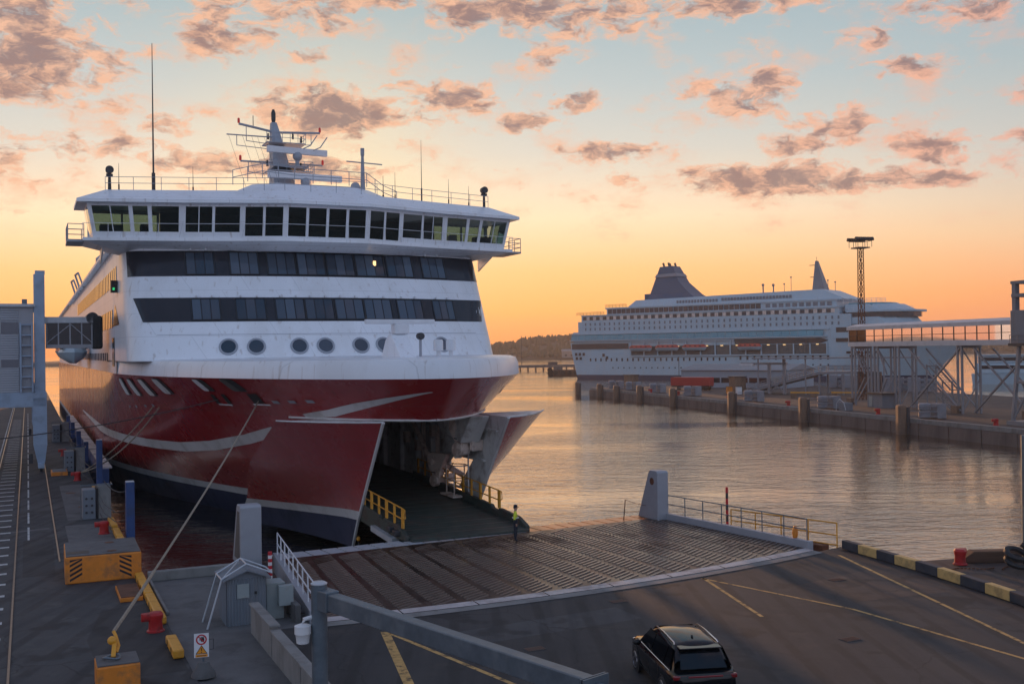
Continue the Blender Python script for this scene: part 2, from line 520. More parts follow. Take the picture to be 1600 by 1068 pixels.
def deck_mat():
    m = bpy.data.materials.new('ramp_deck')
    m.use_nodes = True
    nt = m.node_tree
    N = NT(nt)
    p = nt.nodes['Principled BSDF']
    tcn = N.n('ShaderNodeTexCoord')
    a = N.n('ShaderNodeTexNoise')
    a.inputs['Scale'].default_value = .35
    a.inputs['Detail'].default_value = 8
    a.inputs['Roughness'].default_value = .65
    N.l(tcn.outputs['Object'], a.inputs['Vector'])
    b = N.n('ShaderNodeTexNoise')
    b.inputs['Scale'].default_value = 2.2
    b.inputs['Detail'].default_value = 7
    mp = N.n('ShaderNodeMapping')
    mp.inputs['Scale'].default_value = (2.2, .5, 1)
    N.l(tcn.outputs['Object'], mp.inputs[0])
    N.l(mp.outputs[0], b.inputs['Vector'])
    c = N.ramp(b.outputs[0], [(.3, (.034, .017, .011, 1)), (.5, (.080, .038, .024, 1)), (.72, (.14, .11, .095, 1))])
    c = N.mix(N.smooth(a.outputs[0], .42, .62), c, (.052, .036, .030, 1))
    N.l(c, p.inputs['Base Color'])
    N.l(N.ramp(a.outputs[0], [(.35, (.5, .5, .5, 1)), (.65, (.27, .27, .27, 1))]), p.inputs['Roughness'])
    p.inputs['Metallic'].default_value = .45
    bp = N.n('ShaderNodeBump')
    bp.inputs['Strength'].default_value = .2
    bp.inputs['Distance'].default_value = .02
    N.l(b.outputs[0], bp.inputs['Height'])
    N.l(bp.outputs[0], p.inputs['Normal'])
    MATS['ramp_deck'] = m


deck_mat()
mat('tread_steel', (.29, .235, .205), .28, metal=.55, var=.3, scale=.5, dirt=(.07, .035, .022), dirt_amt=.92, dirt_scale=.28)
mat('lip_sunlit', (.62, .30, .13), .38, metal=.6, var=.2, scale=2)  # low sun on the right-hand flaps, put into the metal colour as orange
mat('kerb_yellow', (.60, .40, .15), .7, var=.12, scale=3, dirt=(.2, .14, .08), dirt_amt=.5, dirt_scale=2)
mat('kerb_black', (.035, .042, .055), .7, var=.2, scale=3, dirt=(.08, .08, .08), dirt_amt=.5, dirt_scale=2)
mat('edge_plate', (.50, .46, .45), .5, metal=.2, var=.2, scale=1.2, dirt=(.2, .14, .12), dirt_amt=.5, dirt_scale=1.0)


def water_mat():
    m = bpy.data.materials.new('harbour_water')
    m.use_nodes = True
    nt = m.node_tree
    N = NT(nt)
    nt.nodes.clear()
    tcn = N.n('ShaderNodeTexCoord')

    def layer(scale, st, detail, dist):
        mp = N.n('ShaderNodeMapping')
        mp.inputs['Scale'].default_value = st
        mp.inputs['Rotation'].default_value = (0, 0, .25)
        N.l(tcn.outputs['Object'], mp.inputs[0])
        q = N.n('ShaderNodeTexNoise')
        q.inputs['Scale'].default_value = scale
        q.inputs['Detail'].default_value = detail
        q.inputs['Roughness'].default_value = .55
        q.inputs['Distortion'].default_value = dist
        N.l(mp.outputs[0], q.inputs['Vector'])
        return q.outputs[0]
    h = N.m('ADD', N.m('MULTIPLY', layer(.55, (.45, 1.0, 1), 4, .6), 1.0), N.m('MULTIPLY', layer(2.2, (.6, 1.0, 1), 4, .4), .42))
    calm = N.smooth(layer(.022, (.5, 1.3, 1), 4, .5), .36, .64)
    b = N.n('ShaderNodeBump')
    b.inputs['Distance'].default_value = .42
    N.l(N.m('ADD', .10, N.m('MULTIPLY', calm, .34)), b.inputs['Strength'])
    N.l(h, b.inputs['Height'])
    body = N.n('ShaderNodeBsdfDiffuse')
    body.inputs[0].default_value = (.020, .022, .022, 1)
    mir = N.n('ShaderNodeBsdfGlossy')
    mir.inputs['Color'].default_value = (1.0, .92, .85, 1)
    mir.inputs['Roughness'].default_value = .055
    fr = N.n('ShaderNodeFresnel')
    fr.inputs[0].default_value = 2.3
    N.l(b.outputs[0], mir.inputs['Normal'])
    N.l(b.outputs[0], fr.inputs['Normal'])
    mx = N.n('ShaderNodeMixShader')
    N.l(N.m('ADD', N.m('MULTIPLY', fr.outputs[0], .85), .26, clamp=True), mx.inputs[0])
    N.l(body.outputs[0], mx.inputs[1])
    N.l(mir.outputs[0], mx.inputs[2])
    o_ = N.n('ShaderNodeOutputMaterial')
    N.l(mx.outputs[0], o_.inputs[0])
    MATS['harbour_water'] = m


water_mat()

# ------------------------------------------------------------------ mesh helpers
TH = math.atan(757 / 1650)
ca, sa = math.cos(TH), math.sin(TH)


class MB:
    def __init__(self):
        self.v, self.f, self.m = [], [], []

    def add(self, vs, fs, mi=0):
        o = len(self.v)
        self.v += [tuple(x) for x in vs]
        for q in fs:
            self.f.append(tuple(i + o for i in q))
            self.m.append(mi)
        return self

    def box(self, c, s, rz=0, mi=0):
        hx, hy, hz = s[0] / 2, s[1] / 2, s[2] / 2
        co, si = math.cos(rz), math.sin(rz)
        vs = []
        for z in (-hz, hz):
            for x, y in ((-hx, -hy), (hx, -hy), (hx, hy), (-hx, hy)):
                vs.append((c[0] + x * co - y * si, c[1] + x * si + y * co, c[2] + z))
        return self.add(vs, [(3, 2, 1, 0), (4, 5, 6, 7), (0, 1, 5, 4), (1, 2, 6, 5), (2, 3, 7, 6), (3, 0, 4, 7)], mi)

    def bx(self, x0, x1, y0, y1, z0, z1, mi=0):
        return self.box(((x0 + x1) / 2, (y0 + y1) / 2, (z0 + z1) / 2), (x1 - x0, y1 - y0, z1 - z0), 0, mi)

    def frame(self, p0, p1):
        p0, p1 = Vector(p0), Vector(p1)
        d_ = (p1 - p0).normalized()
        up = Vector((0, 0, 1)) if abs(d_.z) < .95 else Vector((0, 1, 0))
        s_ = d_.cross(up).normalized()
        return p0, p1, s_, s_.cross(d_).normalized()

    def beam(self, p0, p1, w, h, mi=0):
        p0, p1, s_, u_ = self.frame(p0, p1)
        vs = []
        for p_ in (p0, p1):
            for a, b in ((-1, -1), (1, -1), (1, 1), (-1, 1)):
                vs.append(p_ + s_ * (a * w / 2) + u_ * (b * h / 2))
        return self.add(vs, [(0, 1, 2, 3), (7, 6, 5, 4), (0, 4, 5, 1), (1, 5, 6, 2), (2, 6, 7, 3), (3, 7, 4, 0)], mi)

    def tube(self, p0, p1, r0, r1=None, n=6, mi=0, cap=True):
        r1 = r0 if r1 is None else r1
        p0, p1, s_, u_ = self.frame(p0, p1)
        vs = []
        for p_, r_ in ((p0, r0), (p1, r1)):
            for i in range(n):
                a = 2 * math.pi * i / n
                vs.append(p_ + s_ * (r_ * math.cos(a)) + u_ * (r_ * math.sin(a)))
        fs = [(i, (i + 1) % n, n + (i + 1) % n, n + i) for i in range(n)]
        if cap:
            fs += [tuple(range(n - 1, -1, -1)), tuple(range(n, 2 * n))]
        return self.add(vs, fs, mi)

    def pipe(self, pts, r, n=6, mi=0):
        pts = [Vector(p_) for p_ in pts]
        rows = []
        for i, p_ in enumerate(pts):
            d_ = (pts[min(i + 1, len(pts) - 1)] - pts[max(i - 1, 0)]).normalized()
            up = Vector((0, 0, 1)) if abs(d_.z) < .95 else Vector((0, 1, 0))
            s_ = d_.cross(up).normalized()
            u_ = s_.cross(d_)
            rows.append([p_ + s_ * (r * math.cos(2 * math.pi * k / n)) + u_ * (r * math.sin(2 * math.pi * k / n)) for k in range(n)])
        return self.loft(rows, True, True, mi)

    def loft(self, rows, closed=False, caps=False, mi=0):
        n = len(rows[0])
        vs = [p_ for r_ in rows for p_ in r_]
        fs = []
        for i in range(len(rows) - 1):
            for j in range(n if closed else n - 1):
                k = (j + 1) % n
                fs.append((i * n + j, i * n + k, (i + 1) * n + k, (i + 1) * n + j))
        if caps:
            fs.append(tuple(range(n - 1, -1, -1)))
            fs.append(tuple((len(rows) - 1) * n + j for j in range(n)))
        return self.add(vs, fs, mi)

    def prism(self, poly, z0, z1, mi=0, top=None):
        n = len(poly)
        vs = [(x, y, z0) for x, y in poly] + [(x, y, z1) for x, y in poly]
        fs = [tuple(range(n - 1, -1, -1)), tuple(range(n, 2 * n))] + [(i, (i + 1) % n, n + (i + 1) % n, n + i) for i in range(n)]
        self.add(vs, fs, mi)
        if top is not None:
            self.m[-n - 1] = top
        return self

    def prism_axis(self, poly, a0, a1, axis='x', mi=0):
        """poly in the other two axes, extruded along axis"""
        n = len(poly)
        def P(q, a):
            return (a, q[0], q[1]) if axis == 'x' else (q[0], a, q[1])
        vs = [P(q, a0) for q in poly] + [P(q, a1) for q in poly]
        fs = [tuple(range(n - 1, -1, -1)), tuple(range(n, 2 * n))] + [(i, (i + 1) % n, n + (i + 1) % n, n + i) for i in range(n)]
        return self.add(vs, fs, mi)

    def lathe(self, prof, c=(0, 0, 0), n=16, mi=0, axis='z'):
        rows = []
        for r_, z in prof:
            row = []
            for k in range(n):
                a = 2 * math.pi * k / n
                if axis == 'z':
                    row.append((c[0] + r_ * math.cos(a), c[1] + r_ * math.sin(a), c[2] + z))
                elif axis == 'x':
                    row.append((c[0] + z, c[1] + r_ * math.cos(a), c[2] + r_ * math.sin(a)))
                else:
                    row.append((c[0] + r_ * math.sin(a), c[1] + z, c[2] + r_ * math.cos(a)))
            rows.append(row)
        return self.loft(rows, True, True, mi)

    def ball(self, c, r, n=10, mi=0, sc=(1, 1, 1)):
        rows = []
        for i in range(1, n):
            a = math.pi * i / n
            rows.append([(c[0] + sc[0] * r * math.sin(a) * math.cos(2 * math.pi * k / n), c[1] + sc[1] * r * math.sin(a) * math.sin(2 * math.pi * k / n),
                          c[2] - sc[2] * r * math.cos(a)) for k in range(n)])
        return self.loft(rows, True, True, mi)

    def mesh(self, name, mats):
        me = bpy.data.meshes.new(name)
        me.from_pydata([tuple(p_) for p_ in self.v], [], self.f)
        for mm in (mats if isinstance(mats, (list, tuple)) else [mats]):
            me.materials.append(MATS[mm])
        if any(self.m):
            me.polygons.foreach_set('material_index', self.m)
        bm = bmesh.new()
        bm.from_mesh(me)
        bmesh.ops.recalc_face_normals(bm, faces=bm.faces)
        bm.to_mesh(me)
        bm.free()
        me.update()
        return me

    def build(self, name, mats, parent=None, smooth=False, bevel=0.0, loc=None, rot=None, merge=False):
        me = self.mesh(name, mats)
        if merge:
            bm = bmesh.new()
            bm.from_mesh(me)
            bmesh.ops.remove_doubles(bm, verts=bm.verts, dist=.0005)
            bmesh.ops.recalc_face_normals(bm, faces=bm.faces)
            bm.to_mesh(me)
            bm.free()
        o = bpy.data.objects.new(name, me)
        scene.collection.objects.link(o)
        if parent is not None:
            o.parent = parent
        if loc is not None:
            o.location = loc
        if rot is not None:
            o.rotation_euler = (0, 0, rot) if isinstance(rot, (int, float)) else rot
        if smooth:
            me.polygons.foreach_set('use_smooth', [True] * len(me.polygons))
            try:
                me.set_sharp_from_angle(angle=R(smooth if smooth is not True else 40))
            except Exception:
                pass
        if bevel:
            b = o.modifiers.new('bevel', 'BEVEL')
            b.width = bevel
            b.segments = 2
            b.limit_method = 'ANGLE'
        return o


def part(mesh, name, parent, loc=(0, 0, 0), rot=(0, 0, 0), scale=None):
    """one more object that shares mesh data"""
    o = bpy.data.objects.new(name, mesh)
    scene.collection.objects.link(o)
    o.parent = parent
    o.location = loc
    o.rotation_euler = rot
    if scale:
        o.scale = scale
    return o


def tag(o, label=None, cat=None, group=None, kind=None):
    if label:
        o['label'] = label
    if cat:
        o['category'] = cat
    if group:
        o['group'] = group
    if kind:
        o['kind'] = kind
    return o


def D(v, u, z=0.0):
    """dock frame (v to starboard of the quay edge, u along the quay) to world"""
    return Vector((v * ca - u * sa, v * sa + u * ca, z))


EQ = Vector((57.8, 119.4, 0))
EPH = math.atan2(.2548, .967)


def E(t_, s_, z=0.0):
    """east pier frame"""
    c_, n_ = math.cos(EPH), math.sin(EPH)
    return EQ + Vector((t_ * c_ - s_ * n_, t_ * n_ + s_ * c_, z))


def empty(name, loc, rz, label, cat, group=None):
    o = bpy.data.objects.new(name, None)
    scene.collection.objects.link(o)
    o.empty_display_size = .3
    o.location = loc
    o.rotation_euler = (0, 0, rz)
    return tag(o, label, cat, group)


def dthing(name, v, u, z, label, cat, group=None, rz=0.0):
    return empty(name, D(v, u, z), TH + rz, label, cat, group)


def ething(name, t_, s_, z, label, cat, group=None, rz=0.0):
    return empty(name, E(t_, s_, z), EPH + rz, label, cat, group)


def text_mesh(txt, size, name, material, parent, loc, rot):
    cu = bpy.data.curves.new(name, 'FONT')
    cu.body = txt
    cu.size = size
    cu.extrude = .004
    cu.align_x = 'CENTER'
    tmp = bpy.data.objects.new(name + '_tmp', cu)
    scene.collection.objects.link(tmp)
    dg = bpy.context.evaluated_depsgraph_get()
    me = bpy.data.meshes.new_from_object(tmp.evaluated_get(dg))
    bpy.data.objects.remove(tmp)
    me.materials.clear()
    me.materials.append(MATS[material])
    o = bpy.data.objects.new(name, me)
    scene.collection.objects.link(o)
    o.parent = parent
    o.location = loc
    o.rotation_euler = rot
    return o


def railing(parent, pts, h=1.05, mid=(.55,), r=.025, post_every=1.6, material='rail_white', name='railing', pr=None):
    """posts and rails along a polyline, one mesh"""
    b = MB()
    pts = [Vector(p_) for p_ in pts]
    for i in range(len(pts) - 1):
        a, c = pts[i], pts[i + 1]
        L = (c - a).length
        n = max(1, round(L / post_every))
        for k in range(n + (1 if i == len(pts) - 2 else 0)):
            p_ = a.lerp(c, k / n)
            b.tube(p_, p_ + Vector((0, 0, h)), pr or r, n=5)
        for hh in tuple(mid) + (h,):
            b.tube(a + Vector((0, 0, hh)), c + Vector((0, 0, hh)), r, n=5)
    return b.build(name, material, parent)
# ================================================================== SETTING
b = MB()
b.add([(-5000, -300, 0), (5000, -300, 0), (5000, 7000, 0), (-5000, 7000, 0)], [(0, 1, 2, 3)])
tag(b.build('water', 'harbour_water'), kind='structure')


def slab(name, poly, z0, z1, mats, frame=D, top=None):
    """ground slab: polygon in a frame"""
    bb = MB()
    pts = [frame(x, y) for x, y in poly]
    bb.prism([(p_.x, p_.y) for p_ in pts], z0, z1, 0, top)
    return tag(bb.build(name, mats), kind='structure')


quay = slab('quay_pavement', [(-160, -25), (4.4, -25), (4.4, 330), (-160, 330)], -4, 2.5, ['quay_stain', 'quay_asphalt'], top=1)
apron = slab('ferry_apron', [(7.2, -25), (34.6, -25), (34.6, 38.75), (33.0, 38.4), (20, 36.2), (9.0, 36.4), (7.2, 36.4)], -4, 2.5, ['quay_stain', 'asphalt'], top=1)
ledge = slab('concrete_platform', [(4.43, -25), (7.17, -25), (7.17, 36.43), (8.9, 36.43), (8.9, 47.2), (4.43, 47.2)], -4, 2.44, ['concrete', 'concrete'])
corner = slab('quay_corner', [(34.63, -25), (75, -25), (75, 15), (46, 31.5), (40.85, 33.8), (35.4, 34.7), (34.63, 35.2)], -4, 2.47, ['quay_stain', 'quay_brown'], top=1)


def sheet(name, poly, z, material, parent=None, frame=D):
    """thin painted or cast sheet lying on the ground"""
    bb = MB()
    pts = [frame(x, y) for x, y in poly]
    n = len(pts)
    bb.add([(p_.x, p_.y, z) for p_ in pts], [tuple(range(n))])
    return bb.build(name, material, parent)


def strip(name, p0, p1, w, z, material, parent, frame=D):
    a, c = Vector(p0), Vector(p1)
    d_ = (c - a).normalized() * 1.0
    n_ = Vector((-d_.y, d_.x)) * (w / 2)
    return sheet(name, [tuple(a + n_), tuple(c + n_), tuple(c - n_), tuple(a - n_)], z, material, parent, frame)


# yellow lane lines on the apron
for p0, p1, w in [((33.2, 37.3), (28.2, 22.8), .15), ((25.03, 36.2), (26.83, 29.51), .14), ((26.83, 29.51), (27.2, 20.0), .14), ((25.1, 36.2), (23.32, 30.12), .14),
                  ((10.9, 34.4), (9.55, 27.5), .30), ((11.0, 34.1), (12.8, 25.6), .16)]:
    strip('lane_line', p0, p1, w, 2.505, 'line_yellow', apron)
# rectangular repaired patches of asphalt, slightly proud
for poly, mname in [([(12.5, 31.5), (19.5, 31.9), (19.5, 33.7), (12.5, 33.2)], 'quay_asphalt'), ([(9.0, 31.0), (14.6, 31.5), (15.2, 24), (10, 22)], 'asphalt'),
                    ([(27.5, 33.4), (32, 34.3), (32.0, 29.8), (28.0, 30.2)], 'quay_brown')]:
    sheet('asphalt_patch', poly, 2.503, mname, apron)
# rail track, white ladder marks and lines on the quay
rl = MB()
rl.bx(-.035, .035, 0, 300, 0, .03)
rail_mesh = rl.mesh('rail', 'rail_steel')
for v in (-2.25, -.62, 1.25):
    o = part(rail_mesh, 'rail', quay, D(v, 20 if v < 1 else 53, 2.5), (0, 0, TH))
ms = MB()
ms.add([(-.52, -.22, 0), (.52, -.10, 0), (.52, .28, 0), (-.52, .16, 0)], [(0, 1, 2, 3)])
dash_mesh = ms.mesh('ladder_mark', 'line_white')
u = 30.0
while u < 175:
    part(dash_mesh, 'ladder_mark', quay, D(-1.45, u, 2.505), (0, 0, TH))
    u += 2.35
strip('edge_line', (-2.5, 20), (-2.5, 300), .10, 2.505, 'line_white', quay)
u = 60.0
while u < 190:
    strip('dashed_line', (-.05, u), (-.05, u + 4.5), .10, 2.505, 'line_white', quay)
    u += 6.0
strip('asphalt_patch', (-6, 62), (1.0, 63.5), .5, 2.504, 'concrete', quay)
sheet('asphalt_patch', [(1.9, 33), (4.3, 33), (4.3, 42.5), (2.4, 42.2), (1.7, 38)], 2.503, 'asphalt', quay)
sheet('asphalt_patch', [(-.2, 36), (1.4, 36.2), (1.5, 47), (-.1, 46.5)], 2.503, 'quay_asphalt', quay)
sheet('asphalt_patch', [(1.8, 53), (4.2, 53), (4.2, 64), (1.8, 64)], 2.503, 'concrete', quay)
sheet('asphalt_patch', [(2.0, 66), (3.4, 66), (3.4, 84), (2.0, 84)], 2.503, 'concrete', quay)
sheet('asphalt_patch', [(-.3, 50), (1.0, 50), (1.1, 60), (-.3, 60)], 2.503, 'asphalt', quay)
for v, u in [(3.1, 71.5), (2.6, 79), (2.9, 57.5)]:
    sheet('manhole_cover', [(v + .35 * math.cos(k * .6283), u + .35 * math.sin(k * .6283)) for k in range(10)], 2.508, 'rust', quay)
# coping lip along the platform edge and its little wall towards the water
c_ = MB()
c_.bx(4.5, 8.6, 46.75, 47.1, 2.44, 2.85)
c_.bx(4.5, 4.62, 40.5, 46.75, 2.44, 2.58)
o = c_.build('kerb_wall', 'concrete_light', bevel=.03)
o.rotation_euler = (0, 0, TH)
tag(o, 'low pale concrete kerb along the far edge of the hut platform', 'kerb')

# ------------------------------------------------------------------ far shore, pier and east pier
hill = MB()
rows = []
xs = [-1500 + 40 * i for i in range(100)]
def ridge(x):
    return 15 + 7 * math.sin(x * .004 + .6) + 5 * math.sin(x * .013) + 3 * math.sin(x * .031)
for x in xs:
    h_ = ridge(x) * (1 if x > -20 else 1)
    if x > 330:
        h_ *= max(.08, 1 - (x - 330) / 300)
    rows.append([(x, 1120, -.5), (x, 1135, 2.5), (x, 1240, h_ * .62), (x, 1340, h_ * .86), (x, 1380, h_ * .6), (x, 1420, -.5)])
hill.loft(rows)
tag(hill.build('wooded_hill', 'hill_ground', smooth=True), kind='structure')
fo = MB()
rf = random.Random(3)
for i in range(2600):
    x = rf.uniform(-420, 620)
    y = rf.choice([rf.uniform(1128, 1180), rf.uniform(1180, 1345), rf.uniform(1290, 1345)])
    h_ = ridge(x)
    if x > 330:
        h_ *= max(.08, 1 - (x - 330) / 300)
    ky = 2.5 + (h_ * .62 - 2.5) * min(1, max(0, (y - 1135) / 105)) + (h_ * .24) * min(1, max(0, (y - 1240) / 100))
    tall = rf.uniform(4.0, 9.0)
    w_ = rf.uniform(2.2, 4.5)
    n = 6
    a0 = rf.random() * 6
    lev = [(.35, .0), (1.0, .3), (.8, .62), (.35, .9)] if rf.random() < .6 else [(1.0, .08), (.6, .5), (.12, 1.0)]
    rws = [[(x + w_ * q * rf.uniform(.75, 1.25) * math.cos(a0 + 6.283 * k / n), y + w_ * q * math.sin(a0 + 6.283 * k / n), ky + tall * zz * rf.uniform(.9, 1.1)) for k in range(n)] for q, zz in lev]
    fo.loft(rws, True, True)
tag(fo.build('shore_forest', 'forest'), 'dark band of wood along the far shore under the orange sky', 'forest', kind='stuff')
# pale buildings half hidden on the far shore
for x, y, w_, h_, lab in [(62, 1124, 18, 7, 'small pale house on the far shore beside the white stern')]:
    t_ = empty('shore_building', (x, y, 2.0), 0, lab, 'building')
    MB().box((0, 0, h_ / 2), (w_, 10, h_)).build('wall', 'shore_wall', t_)
    MB().prism_axis([(-5.6, h_), (5.6, h_), (0, h_ + 2)], -w_ / 2 - .5, w_ / 2 + .5, 'x').build('roof', 'roof_grey', t_)
    wm = MB().box((0, 0, 0), (2.2, .3, 2.0)).mesh('window', 'pane_side')
    for k in range(int(w_ // 6)):
        for zz in range(int(h_ // 4)):
            part(wm, 'window', t_, (-w_ / 2 + 4 + 6 * k, -5.05, 2.5 + 4 * zz))

bw = empty('breakwater_pier', (25, 560, 0), 0, 'low dark pier on piles crossing the water below the far shore', 'pier')
MB().bx(-30, 60, 0, 3, 2.0, 3.4).build('deck', 'concrete', bw)
pm = MB().tube((0, 0, -3), (0, 0, 2.0), .45, n=6).mesh('pile', 'pile_wood')
for k in range(22):
    part(pm, 'pile', bw, (-29 + 4.1 * k, 1.5, 0))
for x, w_, h_ in [(-6, 5, 3.0), (27, 6, 3.0), (40, 4, 3.2), (52, 5, 4.4)]:
    MB().bx(x, x + w_, .5, 2.6, 3.4, 3.4 + h_ * .5).build('deck_box', 'dark_steel', bw)
for x in (-20, 10):
    MB().tube((x, 1.5, 3.4), (x, 1.5, 19), .14, n=5).build('lamp_post', 'dark_steel', bw)
dol = empty('mooring_dolphin', (23, 462, 0), 0, 'dark timber dolphin with tyre fenders beside the white stern', 'dolphin')
MB().bx(-6, 22, 0, 7, -1, 2.6).build('timber_wall', 'timber', dol)
ty = MB().lathe([(.95, -.25), (1.15, 0), (.95, .25), (.5, .25), (.5, -.25)], (0, 0, 0), 12, axis='y').mesh('tyre', 'rubber')
for k in range(4):
    part(ty, 'tyre', dol, (-6.2 - (k % 2) * .4, -.2, .3 + .8 * k))
for k in range(8):
    part(ty, 'tyre', dol, (-4 + 3 * k, -.2, 1.4))
MB().bx(-5, -1, 1, 5, 2.6, 4.4).build('bollard_block', 'concrete', dol)

eq = slab('east_quay', [(0, -60), (52, -60), (52, 150), (0, 150)], -4, 2.0, ['quay_stain', 'quay_brown'], frame=E, top=1)
cp = MB()
cp.bx(-.12, .75, -60, 150, 1.55, 2.12)
o = cp.build('quay_coping', 'concrete_light', eq)
o.location = E(0, 0)
o.rotation_euler = (0, 0, EPH)
# concrete face panels of the east quay wall, one by one
pn = MB().box((0, 0, 0), (.16, 5.82, 1.75)).mesh('wall_panel', 'quay_stain')
for k in range(34):
    part(pn, 'wall_panel', eq, E(-.07, -50 + 6 * k, .62), (0, 0, EPH + rf.uniform(-.003, .003)))
# ================================================================== FERRY
VC, U0 = 20.2, 80.0
ferry = dthing('ferry', VC, U0, 0, 'huge red and white car ferry facing us with its bow doors open', 'ferry')


def lerp(xs_, ys_, x):
    if x <= xs_[0]:
        return ys_[0]
    for i in range(len(xs_) - 1):
        if x <= xs_[i + 1]:
            k = (x - xs_[i]) / (xs_[i + 1] - xs_[i])
            return ys_[i] + k * (ys_[i + 1] - ys_[i])
    return ys_[-1]


ZS = [-2, 0, 2, 5, 8.3, 10.5]
def stem(z): return lerp(ZS, [62.5, 60.6, 59.3, 56.8, 54, 51.5], z)
def hlen(z): return lerp(ZS, [62, 60, 58, 53.2, 48, 40], z)
def hpow(z): return lerp(ZS, [1.7, 1.5, 1.34, .86, .664, .6], z)


def hb(u_, z):
    s_ = (u_ - stem(z)) / hlen(z)
    if s_ <= 0:
        return 0.0
    if s_ >= 1:
        return 13.9
    return 13.9 * (1 - (1 - s_) ** 2) ** hpow(z)


def udoor(z):
    return lerp([-2, .3, 8.25], [77, 75.6, 58.9], z)


def zst(u_):
    return 1.72 + .55 * min(1, max(0, (78 - u_) / 16))


def H(x, u_, z):
    return (x, u_ - U0, z)


DOORTOP = 8.2
for side, nm in ((-1, 'hull_port'), (1, 'hull_starboard')):
    hbm = MB()
    # lower hull behind the door line; rows in z follow the boot stripe
    def zrow(k, u_):
        zs_ = zst(u_)
        return [-2.0, -.8, .4, zs_, zs_ + .56, 3.2, 4.2, 5.2, 6.2, 7.2, DOORTOP][k]
    grid = []
    ss = [i / 46 for i in range(47)]
    for k in range(11):
        row = []
        for s_ in ss:
            e_ = s_ ** 1.7
            u_ = 70 + e_ * 185
            z = zrow(k, u_)
            us = udoor(z)
            u_ = us + e_ * (255 - us)
            row.append(H(side * hb(u_, z), u_, zrow(k, u_)))
        grid.append(row)
    for k in range(10):
        mi = 2 if k < 3 else (1 if k == 3 else 0)
        hbm.loft([grid[k], grid[k + 1]], mi=mi)
    # upper bow, complete to the stem
    up = []
    for z in [DOORTOP, 8.9, 9.7, 10.5]:
        row = []
        for s_ in [i / 56 for i in range(57)]:
            u_ = stem(z) + (s_ ** 2.2) * (255 - stem(z))
            row.append(H(side * hb(u_, z), u_, z))
        up.append(row)
    hbm.loft(up, mi=0)
    # transom
    hbm.add([H(0, 255, -2), H(side * 13.9, 255, -2), H(side * 13.9, 255, 10.5), H(0, 255, 10.5)], [(0, 1, 2, 3)])
    hbm.build(nm, ['ship_red', 'boot_white', 'ship_blue'], ferry, smooth=50, merge=True)

# underside of the upper bow over the doorway
ub = MB()
ua = [stem(DOORTOP) + i * (62 - stem(DOORTOP)) / 14 for i in range(15)]
ub.loft([[H(-hb(u_, DOORTOP), u_, DOORTOP) for u_ in ua], [H(hb(u_, DOORTOP), u_, DOORTOP) for u_ in ua]])
ub.build('bow_underside', 'interior_grey', ferry)
lipb = MB()
for side in (-1, 1):
    lipb.pipe([H(side * (hb(u_, DOORTOP) + .02), u_ - .02, DOORTOP - .02) for u_ in ua], .07, 6)
lipb.build('door_lip', 'boot_white', ferry)

# foredeck: bulwark and cambered white deck
fd = MB()
us = []
for i in range(61):
    us.append(51.5 + (i / 60) ** 2.2 * (100 - 51.5))
def ring(inset, z):
    left, right = [], []
    for u_ in us:
        x = hb(u_, 10.5)
        k = max(0.0, 1 - inset / 13.9)
        uu = 51.5 + inset * 1.0 + (u_ - 51.5) * (1 - inset / 60)
        left.append(H(-x * k, uu, z))
        right.append(H(x * k, uu, z))
    return left[::-1] + right[1:]
fd.loft([ring(0, 10.5), ring(.05, 11.15), ring(.22, 11.5), ring(.55, 11.6)], mi=0)
fd.loft([ring(.55, 11.6), ring(4, 11.62), ring(9, 11.66), ring(13.9, 11.68)], mi=0)
fd.build('foredeck', 'ship_white', ferry, smooth=35, merge=True)

# superstructure front
def fplan(z, n=48):
    """front wall in plan at height z: list of (x, u)"""
    rk = (z - 12.7) * .53
    pts = []
    def cu(x): return 74.5 + 3.0 * (x / 13.9) ** 2 + rk
    xs_ = [-12.2 + 24.4 * i / n for i in range(n + 1)]
    front = [(x, cu(x)) for x in xs_]
    rc = 1.7
    cor = []
    ue = cu(12.2)
    for i in range(1, 9):
        a = math.pi / 2 * i / 8
        cor.append((12.2 + rc * math.sin(a), ue + 2.6 * (1 - math.cos(a))))
    left = [(-x, u_) for x, u_ in cor[::-1]]
    return left + front + cor


def fx(x, z, off=0.0):
    """point on the front wall at lateral x, pushed outwards by off"""
    rk = (z - 12.7) * .53
    ax = abs(x)
    if ax <= 12.2:
        u_ = 74.5 + 3.0 * (ax / 13.9) ** 2 + rk
        nx = -6.0 * x / 13.9 ** 2
        n_ = Vector((-nx * -1 if False else nx, -1, -.53 * -1)).normalized()
    else:
        a = math.asin(min(1, (ax - 12.2) / 1.7))
        u_ = 74.5 + 3.0 * (12.2 / 13.9) ** 2 + rk + 2.6 * (1 - math.cos(a))
        n_ = Vector((math.sin(a) * (1 if x > 0 else -1), -math.cos(a), .3)).normalized()
    if ax <= 12.2:
        n_ = Vector((6.0 * x / 13.9 ** 2, -1, .53)).normalized()
    return Vector(H(x, u_, z)) + n_ * off


